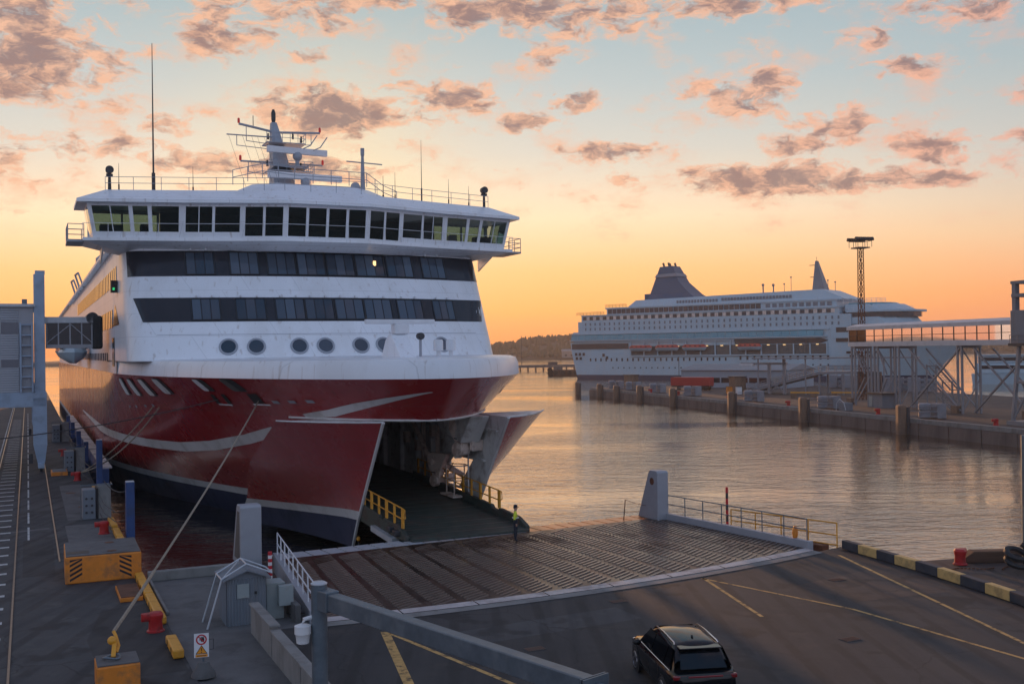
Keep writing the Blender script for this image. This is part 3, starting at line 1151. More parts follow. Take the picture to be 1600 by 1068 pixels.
sf = MB()
prow = []
for z in [11.5, 12.5, 13.5, 14.5, 15.5, 16.5, 17.5, 18.5, 19.6, 20.6]:
    pl = fplan(z)
    row = [H(x, u_, z) for x, u_ in pl]
    row = [H(-13.9, 99, z)] + row + [H(13.9, 99, z)]
    prow.append(row)
sf.loft(prow)
sf.build('front_wall', 'ship_white', ferry, smooth=40)
sw = MB()
for side in (-1, 1):
    sw.add([H(side * 13.9, 88, 10.5), H(side * 13.9, 250, 10.5), H(side * 13.9, 250, 19.6), H(side * 13.9, 98.9, 20.6), H(side * 13.9, 98.9, 11.4), H(side * 13.9, 88, 11.4)], [(0, 1, 2, 3, 4, 5)])
sw.add([H(-13.9, 250, 10.5), H(13.9, 250, 10.5), H(13.9, 250, 19.6), H(-13.9, 250, 19.6)], [(0, 1, 2, 3)])
sw.add([H(-13.9, 82, 20.6), H(13.9, 82, 20.6), H(13.9, 99, 20.6), H(-13.9, 99, 20.6)], [(0, 1, 2, 3)])
sw.add([H(-13.9, 99, 20.55), H(13.9, 99, 20.55), H(13.9, 250, 19.58), H(-13.9, 250, 19.58)], [(0, 1, 2, 3)])
sw.build('side_wall', 'ship_white', ferry)


def band(name, x0, x1, z0, z1, slant=0.0, material='band_dark', off=.03):
    bb = MB()
    n = 260
    top = [fx(x0 - slant + (x1 + slant - x0 + slant) * i / n, z1, off) for i in range(n + 1)]
    bot = [fx(x0 + (x1 - x0) * i / n, z0, off) for i in range(n + 1)]
    bb.loft([bot, top])
    tl = [fx(x0 - slant + (x1 + slant - x0 + slant) * i / n, z1, 0) for i in range(n + 1)]
    bl = [fx(x0 + (x1 - x0) * i / n, z0, 0) for i in range(n + 1)]
    bb.loft([top, tl])
    bb.loft([bl, bot])
    return bb.build(name, material, ferry, smooth=40)


band('upper_window_band', -13.6, 13.6, 17.55, 19.45)
band('lower_window_band', -12.85, 12.85, 14.22, 15.95, .5)
groups_up = [(-9.75, -7.86), (-6.76, -4.8), (-4.15, -2.15), (-1.98, .03), (.2, 2.3), (2.48, 4.75), (5.0, 7.2), (8.1, 10.2)]
groups_lo = [(-9.61, -7.75), (-6.67, -4.67), (-3.95, -1.93), (-1.83, .2), (.38, 2.5), (2.62, 4.75), (5.3, 7.4), (8.4, 10.3)]
for groups, z0, z1 in ((groups_up, 17.68, 19.30), (groups_lo, 14.36, 15.82)):
    for a, c in groups:
        w_ = (c - a) / 3
        for k in range(3):
            p0, p1 = a + k * w_ + .04, a + (k + 1) * w_ - .04
            MB().loft([[fx(p0, z0, .05), fx(p1, z0, .05)], [fx(p0, z1, .05), fx(p1, z1, .05)]]).build('window_pane', 'pane_dark', ferry)
        # little floodlight brackets over each group
    lb = MB()
    for a, c in groups:
        for k in (.2, .75):
            lb.box(fx(a + (c - a) * k, z1 + .2, .12), (.10, .25, .12))
    lb.build('lamp_brackets' if False else 'bracket_row', 'rail_white', ferry)['kind'] = 'stuff'
# warm reflection on the upper windows, made as a small glowing box
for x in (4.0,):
    MB().box(fx(x, 18.6, .07), (.22, .05, .5)).build('window_reflection', 'warm_glow', ferry)

for groups, z0, z1 in ((groups_up, 17.68, 19.30), (groups_lo, 14.36, 15.82)):
    for a, c in groups:
        fq = MB()
        for xa, xb, za, zb in ((a - .06, c + .06, z1, z1 + .06), (a - .06, c + .06, z0 - .06, z0), (a - .06, a, z0, z1), (c, c + .06, z0, z1)):
            fq.loft([[fx(xa, za, .09), fx(xb, za, .09)], [fx(xa, zb, .09), fx(xb, zb, .09)]])
            fq.loft([[fx(xa, za, .03), fx(xb, za, .03)], [fx(xa, za, .09), fx(xb, za, .09)]])
            fq.loft([[fx(xa, zb, .03), fx(xb, zb, .03)], [fx(xa, zb, .09), fx(xb, zb, .09)]])
        tag(fq.build('window_frame', 'black_paint', ferry), kind='stuff')
# portholes
for x in (-7.46, -5.6, -2.64, -.77, 1.85, 3.65, 8.58):
    c_ = fx(x, 12.42, 0)
    nrm = (fx(x, 12.42, 1) - c_).normalized()
    s_ = Vector((0, 0, 1)).cross(nrm).normalized()
    t_ = nrm.cross(s_)
    def circ(r_, o_, n=20):
        return [c_ + nrm * o_ + s_ * (r_ * math.cos(6.28318 * k / n)) + t_ * (r_ * math.sin(6.28318 * k / n)) for k in range(n)]
    ph = MB()
    ph.loft([circ(.66, .0), circ(.64, .09), circ(.52, .09), circ(.50, .02)], True, False)
    po = ph.build('porthole', 'mast_grey', ferry, smooth=30)
    MB().add(circ(.52, .03), [tuple(range(20))]).build('pane', 'pane_dark', po)
# thin horizontal weld line
wl = MB()
wl.loft([[fx(-12 + 24 * i / 40, 13.28, .015) for i in range(41)], [fx(-12 + 24 * i / 40, 13.31, .015) for i in range(41)]])
wl.build('weld_seam', 'mast_grey', ferry)

# side windows
wm = MB().box((0, 0, 0), (.06, 1.15, 1.45)).mesh('side_window', 'pane_side')
for k in range(34):
    part(wm, 'side_window', ferry, H(-13.92, 87.5 + 2.05 * k, 18.1))
    if k < 30:
        part(wm, 'side_window', ferry, H(-13.92, 92.0 + 2.05 * k, 14.9))
dwm = MB().box((0, 0, 0), (.06, 1.0, 2.3)).mesh('side_door', 'pane_side')
for k in range(2):
    part(dwm, 'side_door', ferry, H(-13.92, 90.0 + 1.25 * k, 12.2))
pw = MB()
for k in range(40):
    pw.box(H(-13.92, 98 + 2.5 * k, 11.8), (.06, .8, .7))
pw.build('cabin_window_row', 'pane_side', ferry)['kind'] = 'stuff'
pw = MB()
pw.add([H(-13.93, 84.5, 14.25), H(-13.93, 91.0, 14.25), H(-13.93, 88.5, 15.95)], [(0, 1, 2)])
pw.build('dark_wedge', 'band_dark', ferry)
# deck edge overhang with gutter along the port side, and vents on top
ed = MB()
ed.beam(H(-14.1, 86, 20.5), H(-14.1, 250, 19.7), .6, .25)
for k in range(44):
    ed.box(H(-14.25, 88 + 2.0 * k, 20.25 - .0055 * 2 * k), (.35, .12, .3))
ed.build('deck_edge', 'ship_white', ferry)
for u_, r_ in ((104, .7), (112, 1.0), (121, .9)):
    MB().lathe([(r_ * .6, 0), (r_ * .6, 1.0), (r_, 1.1), (r_, 1.9), (r_ * .5, 2.3)], H(-12.6, u_, 20.4), 12).build('ventilator', 'mast_grey', ferry, smooth=40)
railing(ferry, [H(-13.7, 101, 20.5), H(-13.7, 180, 20.1)], 1.1, (.4, .75), .03, 2.5, name='deck_railing')
dv = MB()
dv.pipe([H(-14.2, 132, 19.8), H(-14.8, 132, 21.5), H(-14.8, 140, 21.8), H(-14.2, 140, 19.8)], .12)
dv.pipe([H(-14.2, 145, 19.8), H(-14.8, 145, 21.5), H(-14.8, 153, 21.8), H(-14.2, 153, 19.8)], .12)
dv.build('davit', 'mast_grey', ferry)
nb = MB().box(H(-14.15, 86.2, 17.2), (.45, .9, .9)).build('navigation_light', 'black_paint', ferry)
MB().box(H(-14.2, 85.72, 17.0), (.14, .1, .18)).build('green_lens', 'green_lamp', nb)

# hull paint: white sweeps, mooring openings, fairleads
def hull_pt(u_, z, side=-1, off=.03):
    e = .05
    p_ = Vector(H(side * hb(u_, z), u_, z))
    du = Vector(H(side * hb(u_ + e, z), u_ + e, z)) - p_
    dz = Vector(H(side * hb(u_, z + e), u_, z + e)) - p_
    n_ = du.cross(dz).normalized()
    if n_.x * side < 0:
        n_ = -n_
    return p_ + n_ * off


def sweep(name, pts, widths, side=-1):
    rows = [[], []]
    P = []
    for i in range(len(pts) - 1):
        for k in range(6):
            q = k / 6
            P.append((pts[i][0] + (pts[i + 1][0] - pts[i][0]) * q, pts[i][1] + (pts[i + 1][1] - pts[i][1]) * q, widths[i] + (widths[i + 1] - widths[i]) * q))
    P.append((*pts[-1], widths[-1]))
    for u_, z, w_ in P:
        rows[0].append(hull_pt(u_, z - w_ / 2, side))
        rows[1].append(hull_pt(u_, z + w_ / 2, side))
    MB().loft(rows).build(name, 'boot_white', ferry, smooth=True)


sweep('white_sweep', [(144, 5.05), (120, 5.05), (107, 5.05), (94.4, 5.0), (85.8, 5.1), (79.4, 5.28), (73.9, 5.75), (68.5, 6.5), (64.6, 7.23)], [.15, .5, .7, .75, .72, .7, .66, .60, .55])
sweep('white_sweep', [(60.6, 8.3), (58.4, 8.55), (56.3, 8.98), (54.8, 9.28), (53.4, 9.58), (52.5, 9.8)], [.28, .40, .36, .26, .14, .04])
sweep('white_sweep', [(58.0, 9.75), (59.5, 9.4), (61.5, 9.1)], [.06, .16, .04], 1)


def hull_patch(name, u_, z, w_, h_, slant, material, off=.05, round_=True, side=-1):
    pts = []
    n = 20
    for k in range(n):
        a = 2 * math.pi * k / n
        cx, cy = math.cos(a), math.sin(a)
        ex = 2 / 5 if round_ else .1
        x = math.copysign(abs(cx) ** ex, cx) * w_ / 2
        y = math.copysign(abs(cy) ** ex, cy) * h_ / 2
        pts.append(hull_pt(u_ - x - slant * y, z + y, side, off))
    return MB().add(pts, [tuple(range(n))]).build(name, material, ferry)


for u_, z, w_, h_ in [(86.1, 9.57, 1.9, 1.35), (82.5, 9.6, 1.9, 1.3), (78.7, 9.68, 1.9, 1.25), (74.8, 9.85, 1.9, 1.1)]:
    hull_patch('mooring_opening', u_, z, w_, h_, -.75, 'dark_steel', .04)
    hull_patch('opening_rim', u_ + .3, z - .03, w_ * .72, h_ * .92, -.75, 'boot_white', .06)
for u_, z in [(67.7, 10.05), (64.1, 10.1)]:
    hull_patch('mooring_opening', u_, z, 1.5, .78, -.5, 'dark_steel', .04)
    hull_patch('opening_rim', u_ + .35, z, .8, .74, -.5, 'ship_white' if u_ > 66 else 'interior_dark', .06)
for u_, z in [(67.9, 9.15), (66.5, 9.2), (63.5, 9.3), (63.0, 9.32)]:
    hull_patch('fairlead', u_, z, .5, .62, .4, 'black_paint', .05, False)
for u_, z in [(67.2, 8.84), (63.2, 8.96)]:
    hull_patch('fairlead_sill', u_, z, 1.6, .09, 0, 'ship_white', .08, False)
for u_, z in [(61.7, 9.13), (60.3, 9.18), (58.9, 9.23), (87.5, 7.95), (85.2, 8.05), (82.4, 8.2), (80.3, 8.33)]:
    hull_patch('vent_slot', u_, z, .55, .18, .2, 'mast_grey', .05, False)

# ---- bridge
half_wall = [(-15.9, 80.1), (-10.0, 78.75), (-6.0, 77.55), (-3.1, 76.6)]
half_top = [(-16.35, 79.65), (-10.0, 78.2), (-6.0, 77.0), (-3.1, 76.05)]
half_eave = [(-17.0, 79.25), (-10.0, 77.65), (-6.0, 76.45), (-3.1, 75.5)]
half_roof = [(-15.0, 81.0), (-9.4, 79.4), (-5.7, 78.2), (-2.9, 77.2)]


def both(h):
    return h + [(-x, u_) for x, u_ in h[::-1]]


wall_plan = both(half_wall)      # wall foot
top_plan = both(half_top)        # wall head (leans out)
eave = both(half_eave) + [(17.0, 84.4), (-17.0, 84.4)]
roof_in = both(half_roof) + [(15.0, 84.4), (-15.0, 84.4)]
NSEG = 7
ZB0, ZB1, ZB2, ZB3 = 20.25, 20.72, 22.50, 22.72


def bp(i, s_, z):
    """point on bridge front wall: segment i, fraction s, height z"""
    k = (z - ZB0) / (ZB3 - ZB0)
    a = [wall_plan[i][j] + (top_plan[i][j] - wall_plan[i][j]) * k for j in (0, 1)]
    c = [wall_plan[i + 1][j] + (top_plan[i + 1][j] - wall_plan[i + 1][j]) * k for j in (0, 1)]
    return Vector(H(a[0] + (c[0] - a[0]) * s_, a[1] + (c[1] - a[1]) * s_, z))


def seglen(i):
    return math.hypot(wall_plan[i + 1][0] - wall_plan[i][0], wall_plan[i + 1][1] - wall_plan[i][1])


layout = {0: [2.3, .95, 1.75], 1: [1.85, 1.75], 2: [1.25, 1.25], 3: [1.3, 1.3, 1.3, 1.3], 4: [1.25, 1.25], 5: [1.75, 1.85], 6: [1.75, .95, 2.3]}
sill = MB()
head = MB()
mull = MB()
for i in range(NSEG):
    L = seglen(i)
    zb = ZB1 if i in (0, 1, 5, 6) else ZB1 - .28
    def strip_(bb, z0, z1, s0=0.0, s1=1.0, dep=Vector((0, .12, 0))):
        q = [bp(i, s0, z0), bp(i, s1, z0), bp(i, s1, z1), bp(i, s0, z1)]
        bb.add(q + [x + dep for x in q], [(0, 1, 2, 3), (7, 6, 5, 4), (0, 4, 5, 1), (3, 2, 6, 7), (0, 3, 7, 4), (1, 5, 6, 2)])
    strip_(sill, ZB0, zb)
    strip_(head, ZB2, ZB3)
    ws = layout[i]
    gap = (L - sum(ws)) / (len(ws) + 1)
    s_ = 0.0
    for k, w_ in enumerate(ws):
        strip_(mull, zb, ZB2, s_ / L, (s_ + gap) / L)
        s0 = (s_ + gap) / L
        s1 = (s_ + gap + w_) / L
        q = [bp(i, s0, zb), bp(i, s1, zb), bp(i, s1, ZB2), bp(i, s0, ZB2)]
        off = Vector((0, .05, 0))
        MB().add([x + off for x in q], [(0, 1, 2, 3)]).build('bridge_window', 'bridge_glass', ferry)
        if w_ > 1.8:
            sm = (s0 + s1) / 2
            strip_(mull, zb, ZB2, sm - .03 / L, sm + .03 / L)
        s_ += gap + w_
    strip_(mull, zb, ZB2, s_ / L, 1.0)
sill.build('bridge_sill', 'ship_white', ferry)
head.build('bridge_header', 'ship_white', ferry)
mull.build('bridge_mullion', 'ship_white', ferry)['kind'] = 'stuff'
# wing ends: glazed too, and back wall only behind the middle
for side in (-1, 1):
    we = MB()
    x0, x1 = side * 15.9, side * 16.35
    def wp(f_, z):
        k = (z - ZB0) / (ZB3 - ZB0)
        return Vector(H(x0 + (x1 - x0) * k, 80.1 - .45 * k + f_ * (84.0 - 80.1), z))
    for f0, f1, z0, z1 in [(0, 1, ZB0, ZB1), (0, 1, ZB2, ZB3), (0, .05, ZB1, ZB2), (.47, .53, ZB1, ZB2), (.94, 1, ZB1, ZB2)]:
        we.add([wp(f0, z0), wp(f1, z0), wp(f1, z1), wp(f0, z1)], [(0, 1, 2, 3)])
    we.build('wing_end', 'ship_white', ferry)
    for f0, f1 in ((.05, .47), (.53, .94)):
        MB().add([wp(f0, ZB1), wp(f1, ZB1), wp(f1, ZB2), wp(f0, ZB2)], [(0, 1, 2, 3)]).build('bridge_window', 'bridge_glass', ferry)
    # aft wing window
    ab = MB()
    for xa, xb, z0, z1 in [(11, 16.0, ZB0, ZB1), (11, 16.2, ZB2, ZB3), (11, 11.2, ZB1, ZB2), (13.6, 13.75, ZB1, ZB2), (15.8, 16.1, ZB1, ZB2)]:
        ab.bx(min(side * xa, side * xb), max(side * xa, side * xb), 83.95 - U0, 84.05 - U0, z0, z1)
    ab.build('wing_aft_wall', 'ship_white', ferry)
    MB().add([H(side * 11.2, 84, ZB1), H(side * 15.8, 84, ZB1), H(side * 16.0, 84, ZB2), H(side * 11.2, 84, ZB2)], [(0, 1, 2, 3)]).build('bridge_window', 'bridge_glass', ferry)
    # console in the wing
    MB().box(H(side * 14.6, 81.6, 20.85), (1.6, .8, 1.1)).build('wing_console', 'dark_steel', ferry, bevel=.08)
    MB().box(H(side * 12.2, 82.4, 20.95), (.7, .7, 1.3)).build('helm_chair', 'dark_steel', ferry, bevel=.1)
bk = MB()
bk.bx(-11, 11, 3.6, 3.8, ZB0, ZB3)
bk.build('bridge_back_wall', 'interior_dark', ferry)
cn = MB()
cn.bx(-9.5, 9.5, -.6, .2, ZB0 + .06, ZB0 + 1.0)
cn.build('bridge_console', 'dark_steel', ferry)
# bridge floor, soffit and tapered underside
fl = both([(-16.6, 79.85), (-10.0, 78.4), (-6.0, 77.2), (-3.1, 76.25)]) + [(16.6, 84.2), (-16.6, 84.2)]
un = both([(-13.9, 81.6), (-9.6, 79.8), (-5.9, 78.6), (-3.1, 77.6)]) + [(13.9, 84.2), (-13.9, 84.2)]
bf = MB()
bf.loft([[H(x, u_, 19.42) for x, u_ in un], [H(x, u_, 20.05) for x, u_ in fl], [H(x, u_, 20.28) for x, u_ in fl]], True, True)
bf.build('bridge_floor', 'ship_white', ferry)
rfm = MB()
rfm.loft([[H(x, u_, 22.70) for x, u_ in eave], [H(x, u_, 22.93) for x, u_ in eave], [H(x, u_, 23.85) for x, u_ in roof_in]], True, True)
rfm.build('bridge_roof', 'ship_white', ferry)
# small wedge under wings
for side in (-1, 1):
    MB().prism_axis([(80.4 - U0, 19.9), (83.9 - U0, 19.9), (83.9 - U0, 18.7)], side * 15.2 - .06, side * 15.2 + .06, 'x').build('wing_bracket', 'ship_white', ferry)
    # wing platform with railing at the tip
    x0, x1 = sorted((side * 16.5, side * 17.6))
    MB().bx(x0, x1, 80.3 - U0, 84.0 - U0, 20.0, 20.15).build('wing_platform', 'mast_grey', ferry)
    railing(ferry, [H(side * 16.5, 80.3, 20.15), H(side * 17.55, 80.3, 20.15), H(side * 17.55, 83.9, 20.15), H(side * 16.5, 83.9, 20.15)], 1.1, (.35, .72), .03, 1.2, 'mast_grey', 'wing_railing')
# walkway rail in front of the windows
railing(ferry, [H(x, u_ - .02, 20.28) for x, u_ in fl[:8]], 1.0, (), .02, 1.7, 'rail_white', 'window_railing')
# roof railing
railing(ferry, [H(x, u_ + .15, 23.85) for x, u_ in roof_in[:8]], .95, (.5,), .022, 1.9, 'mast_grey', 'roof_railing')
rp = MB()
rp.loft([[H(x, u_, 23.8) for x, u_ in [(-4.2, 78.0), (4.2, 78.0), (6.5, 80), (6.5, 90), (-6.5, 90), (-6.5, 80)]], [H(x, u_, 24.75) for x, u_ in [(-3.0, 79.6), (3.0, 79.6), (4.6, 81), (4.6, 90), (-4.6, 90), (-4.6, 81)]]], True, True)
rp.build('roof_house', 'ship_white', ferry)
MB().bx(-8, 8, 84.5 - U0, 99 - U0, 20.6, 23.7).build('deck_house', 'ship_white', ferry)
# searchlights
for x in (-14.7, 14.7):
    s_ = MB()
    s_.tube(H(x, 81.3, 23.8), H(x, 81.3, 24.9), .13, .10, 8)
    s_.box(H(x, 81.3, 24.95), (.45, .3, .18))
    so = s_.build('searchlight', 'dark_steel', ferry)
    MB().lathe([(.15, .32), (.26, .24), (.29, -.24), (.26, -.27)], H(x, 81.3, 25.32), 14, axis='y').build('lamp_drum', 'dark_steel', so, smooth=30)
# whip antennas
for x, u_, h_, r_ in [(-11.6, 82.0, 11.2, .07), (9.6, 82.5, 5.6, .035), (-14, 82.2, 2.2, .03), (-8.8, 81.8, 2.2, .03), (5.8, 81.0, 2.2, .04), (6.9, 81.3, 2.6, .03), (11.8, 82, 2.4, .03), (13.8, 82.5, 2.0, .03)]:
    an = MB()
    an.tube(H(x, u_, 23.8), H(x, u_, 23.8 + min(1.6, h_ * .3)), r_ * 1.9, n=6)
    an.tube(H(x, u_, 23.8 + min(1.6, h_ * .3)), H(x, u_, 23.8 + h_), r_, r_ * .35, 6)
    an.build('whip_antenna', 'dark_steel', ferry)
# main mast
ZM = 24.6
def rake(z):
    return 90.2 + (z - ZM) * .55
mm = MB()
rows = []
for z, w_, d_ in [(ZM, 1.3, 1.6), (ZM + 1.2, 1.0, 1.25), (ZM + 3.0, .78, 1.0), (ZM + 5.2, .55, .72), (ZM + 7.0, .36, .5), (ZM + 7.9, .24, .34)]:
    u_ = rake(z)
    rows.append([H(-w_, u_ - d_ * .7, z), H(-w_ * .55, u_ - d_, z), H(w_ * .55, u_ - d_, z), H(w_, u_ - d_ * .7, z), H(w_, u_ + d_, z), H(-w_, u_ + d_, z)])
mm.loft(rows, True, True)
mast = mm.build('main_mast', 'mast_grey', ferry)
def arm(z, x0, x1, r_=.09, lamps=True, lift=.0):
    a = MB()
    u_ = rake(z) - .2
    a.tube(H(x0, u_, z + (lift if x0 < 0 else 0)), H(0, u_, z), r_, n=6)
    a.tube(H(0, u_, z), H(x1, u_, z + lift * .4), r_, n=6)
    a.tube(H(x0 * .8, u_, z + lift * .8), H(x0 * .8, u_, z - .9), .035, n=5)
    a.tube(H(x0 * .8, u_, z - .9), H(0, u_, z - 1.1), .035, n=5)
    a.tube(H(x1 * .8, u_, z), H(x1 * .8, u_, z - .9), .035, n=5)
    a.tube(H(x1 * .8, u_, z - .9), H(0, u_, z - 1.1), .035, n=5)
    ao = a.build('yard_arm', 'mast_grey', mast)
    if lamps:
        for x, zz in ((x0, z + lift), (x1, z + lift * .4)):
            MB().lathe([(.09, .05), (.11, .15), (.11, .42), (.06, .5)], H(x, u_, zz), 8).build('signal_lamp', 'red_lamp', ao)
arm(ZM + 6.9, -3.2, 4.0, .11, True, .55)
arm(ZM + 6.4, -4.3, 0, .06, False)
arm(ZM + 3.9, -3.4, 3.8, .09, True)
for z, L, x in [(ZM + 4.75, 5.4, 1.7), (ZM + 2.35, 6.6, 2.2)]:
    u_ = rake(z) - 2.2
    pl_ = MB()
    pl_.bx(-1.0, 1.9, u_ - 1.0 - U0, u_ + 2.0 - U0, z - 1.55, z - 1.4)
    pl_.tube(H(x * .7, u_, z - 1.5), H(x * .7, u_, z - .65), .2, .16, 8)
    pl_.ball(H(x * .7, u_, z - .45), .42, 8)
    pl_.build('radar_pedestal', 'mast_grey', mast, smooth=30)
    sb = MB().box((0, 0, 0), (L, .35, .55)).build('radar_scanner', 'rail_white', mast, bevel=.05, loc=H(x * .7, u_, z), rot=.12)
    if L > 6:
        text_mesh('SAM', .34, 'lettering', 'black_paint', sb, (-1.9, -.155, -.12), (R(90), 0, 0))
tl = MB()
tl.lathe([(.14, 0), (.2, .3), (.2, .9), (.1, 1.2)], H(0, rake(ZM + 7.9), ZM + 7.9), 8)
tl.tube(H(-1.9, rake(ZM + 7), ZM + 7.2), H(-1.9, rake(ZM + 7), ZM + 8.3), .035, n=5)
tl.build('mast_top_light', 'dark_steel', mast)
pr = MB()
for x, u_ in ((1.2, 88.5), (2.2, 89.0)):
    pr.pipe([H(x, u_, ZM + 4.6), H(x + .6, u_, ZM + 4.9), H(x + 1.2, u_, ZM + 5.8)], .05)
pr.build('mast_ladder', 'mast_grey', mast)
railing(ferry, [H(-6.2, 79.9, 24.5), H(-4.0, 79.9, 25.1), H(-1.6, 79.8, 24.9), H(4.2, 80.2, 24.9), H(6.2, 82.2, 24.3), H(7.4, 82.4, 23.9)], 1.1, (.55,), .03, 1.4, 'mast_grey', 'mast_railing')
fm = MB()
fm.tube(H(4.0, 80.6, 24.2), H(4.0, 80.6, 27.3), .22, .12, 8)
fm.tube(H(2.7, 80.6, 26.9), H(5.6, 80.6, 26.8), .05, n=5)
fm.lathe([(.1, 0), (.16, .2), (.16, .7)], H(4.0, 80.6, 27.3), 8)
fm.ball(H(3.4, 80.6, 24.9), .4, 8)
fm.build('light_post', 'mast_grey', ferry)
for x in (-3.3, -2.9, -2.4, -1.9, -1.4):
    pass
for z, w_, d_ in ((ZM + 5.6, 1.3, 1.1), (ZM + 2.9, 1.5, 1.3)):
    u_ = rake(z)
    MB().bx(-w_, w_ + .8, u_ - d_ - .9 - U0, u_ + .2 - U0, z - .08, z).build('mast_platform', 'mast_grey', mast)
    railing(mast, [H(-w_, u_ - d_ - .9, z), H(w_ + .8, u_ - d_ - .9, z), H(w_ + .8, u_ + .2, z)], .8, (.4,), .025, .7, 'mast_grey', 'platform_railing')
bx_m = MB()
for x, z in ((-.9, ZM + 6.0), (1.3, ZM + 6.2), (1.6, ZM + 3.3), (-1.3, ZM + 3.4), (2.0, ZM + 5.9)):
    bx_m.tube(H(x, rake(z) - .9, z), H(x, rake(z) - .9, z + .55), .10, .07, 6)
tag(bx_m.build('mast_fitting', 'dark_steel', mast), kind='stuff')
st = MB()
for x in (-4.1, -2.9, -2.1, -1.6, -1.0):
    st.tube(H(x, rake(ZM + 6.4), ZM + 6.4), H(x * .9 - .3, 86, ZM + .4), .012, n=4)
st.build('halyard', 'dark_steel', mast)['kind'] = 'stuff'

# foredeck radar and fittings
fr = MB()
fr.prism_axis([(-2.2 + 58.6 - U0, 11.6), (1.4 + 58.6 - U0, 11.6), (.6 + 58.6 - U0, 12.6), (-.1 + 58.6 - U0, 12.95), (-.5 + 58.6 - U0, 12.9)], -1.2, -.2, 'x')
fro = fr.build('foredeck_pedestal', 'ship_white', ferry, bevel=.05)
MB().box(H(-.5, 58.5, 13.25), (.9, .8, .62)).build('radar_motor', 'rail_white', ferry, bevel=.1)
MB().box((0, 0, 0), (4.3, .28, .26)).build('radar_scanner', 'rail_white', ferry, bevel=.05, loc=H(-.5, 58.5, 13.68), rot=.05)
for x, u_, r_ in ((2.6, 60.5, .3), (3.8, 61.5, .3)):
    MB().lathe([(.12, 0), (.12, .35), (r_, .36), (r_, .95), (r_ * .8, 1.05)], H(x, u_, 11.6), 12).build('deck_fitting', 'rail_white', ferry, smooth=40)
MB().lathe([(.16, -.25), (.21, -.2), (.21, .2), (.14, .25)], H(1.2, 59.8, 12.85), 12, axis='y').build('deck_lamp', 'dark_steel', ferry)
MB().tube(H(1.2, 59.8, 11.6), H(1.2, 59.8, 12.7), .09, n=8).build('lamp_post', 'mast_grey', ferry)

# ---- bow doors, swung out sideways
def door(side, shift, name):
    def P(s_, z, bulge=True):
        u_ = stem(z) + s_ * (udoor(z) - stem(z))
        return Vector(H(side * (hb(u_, z) + shift), u_, z))
    def hole(k, i):
        return side > 0 and ((k in (4, 5) and 5 <= i <= 9) or (k == 3 and 4 <= i <= 5))
    m_ = MB()
    ns = 14
    def zr(k, s_):
        u_ = 60 + s_ * 16
        z0 = zst(u_)
        return [.5, 1.2, z0, z0 + .56, 3.4, 4.4, 5.4, 6.4, 7.3, 8.16][k]
    outer = [[P(i / ns, zr(k, i / ns)) for i in range(ns + 1)] for k in range(10)]
    for k in range(9):
        mi = 2 if k < 2 else (1 if k == 2 else 0)
        for i in range(ns):
            if not hole(k, i):
                m_.loft([outer[k][i:i + 2], outer[k + 1][i:i + 2]], mi=mi)
    inner = []
    for k in range(10):
        a, c = outer[k][0], outer[k][-1]
        inner.append([Vector((a.x + side * .08 * min(1, i), a.y + (c.y - a.y) * (i / ns), a.z + (c.z - a.z) * (i / ns))) for i in range(ns + 1)])
    for k in range(9):
        for i in range(ns):
            if not hole(k, i):
                m_.loft([inner[k][i:i + 2], inner[k + 1][i:i + 2]], mi=3)
    m_.loft([outer[0], inner[0]], mi=3)
    m_.loft([outer[-1], inner[-1]], mi=3)
    if side < 0:
        m_.loft([[r_[-1] for r_ in outer], [r_[-1] for r_ in inner]], mi=3)
    o = m_.build(name, ['ship_red', 'boot_white', 'ship_blue', 'interior_grey'], ferry, smooth=35, merge=True)
    e_ = MB()
    e_.pipe([r_[0] + Vector((0, -.02, 0)) for r_ in outer], .10, 6)
    e_.pipe([p_ + Vector((0, 0, .02)) for p_ in outer[-1]], .05, 6)
    e_.build('edge_trim', 'boot_white', o)
    # stiffeners on the inner side
    st_ = MB()
    for k in (2, 4, 6, 8):
        for i in range(2, ns - 1):
            st_.beam(inner[k][i] - Vector((side * .08, 0, 0)), inner[k][i + 1] - Vector((side * .08, 0, 0)), .16, .12)
    tag(st_.build('stiffener', 'interior_grey', o), kind='stuff')
    return o, inner


doorL, innerL = door(-1, 3.0, 'bow_door')
doorR, innerR = door(1, 4.35, 'bow_door')

# ---- bow interior
bi = MB()
for side in (-1, 1):
    x = side * 4.9
    bi.add([H(x, 60.5, 8.15), H(x, 69.5, .8), H(x, 92, .8), H(x, 92, 8.15)], [(0, 1, 2, 3)])
    # frame between hull shell and wall
    rows = [[H(side * max(hb(udoor(z), z), 4.0), udoor(z), z), H(x * .99, udoor(z), z)] for z in (8.15, 7, 6, 5, 4, 3, 2, 1)]
    bi.loft(rows)
bi.add([H(-4.9, 60, 8.15), H(4.9, 60, 8.15), H(4.9, 92, 8.15), H(-4.9, 92, 8.15)], [(0, 1, 2, 3)])
bi.build('bow_bulkhead', 'interior_grey', ferry)
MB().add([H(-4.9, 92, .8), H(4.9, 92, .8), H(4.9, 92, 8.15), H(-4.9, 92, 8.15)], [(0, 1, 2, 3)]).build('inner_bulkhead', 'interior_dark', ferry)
MB().bx(-4.85, 4.85, 70 - U0, 92 - U0, 2.7, 3.2).build('car_deck', 'ramp_green', ferry)
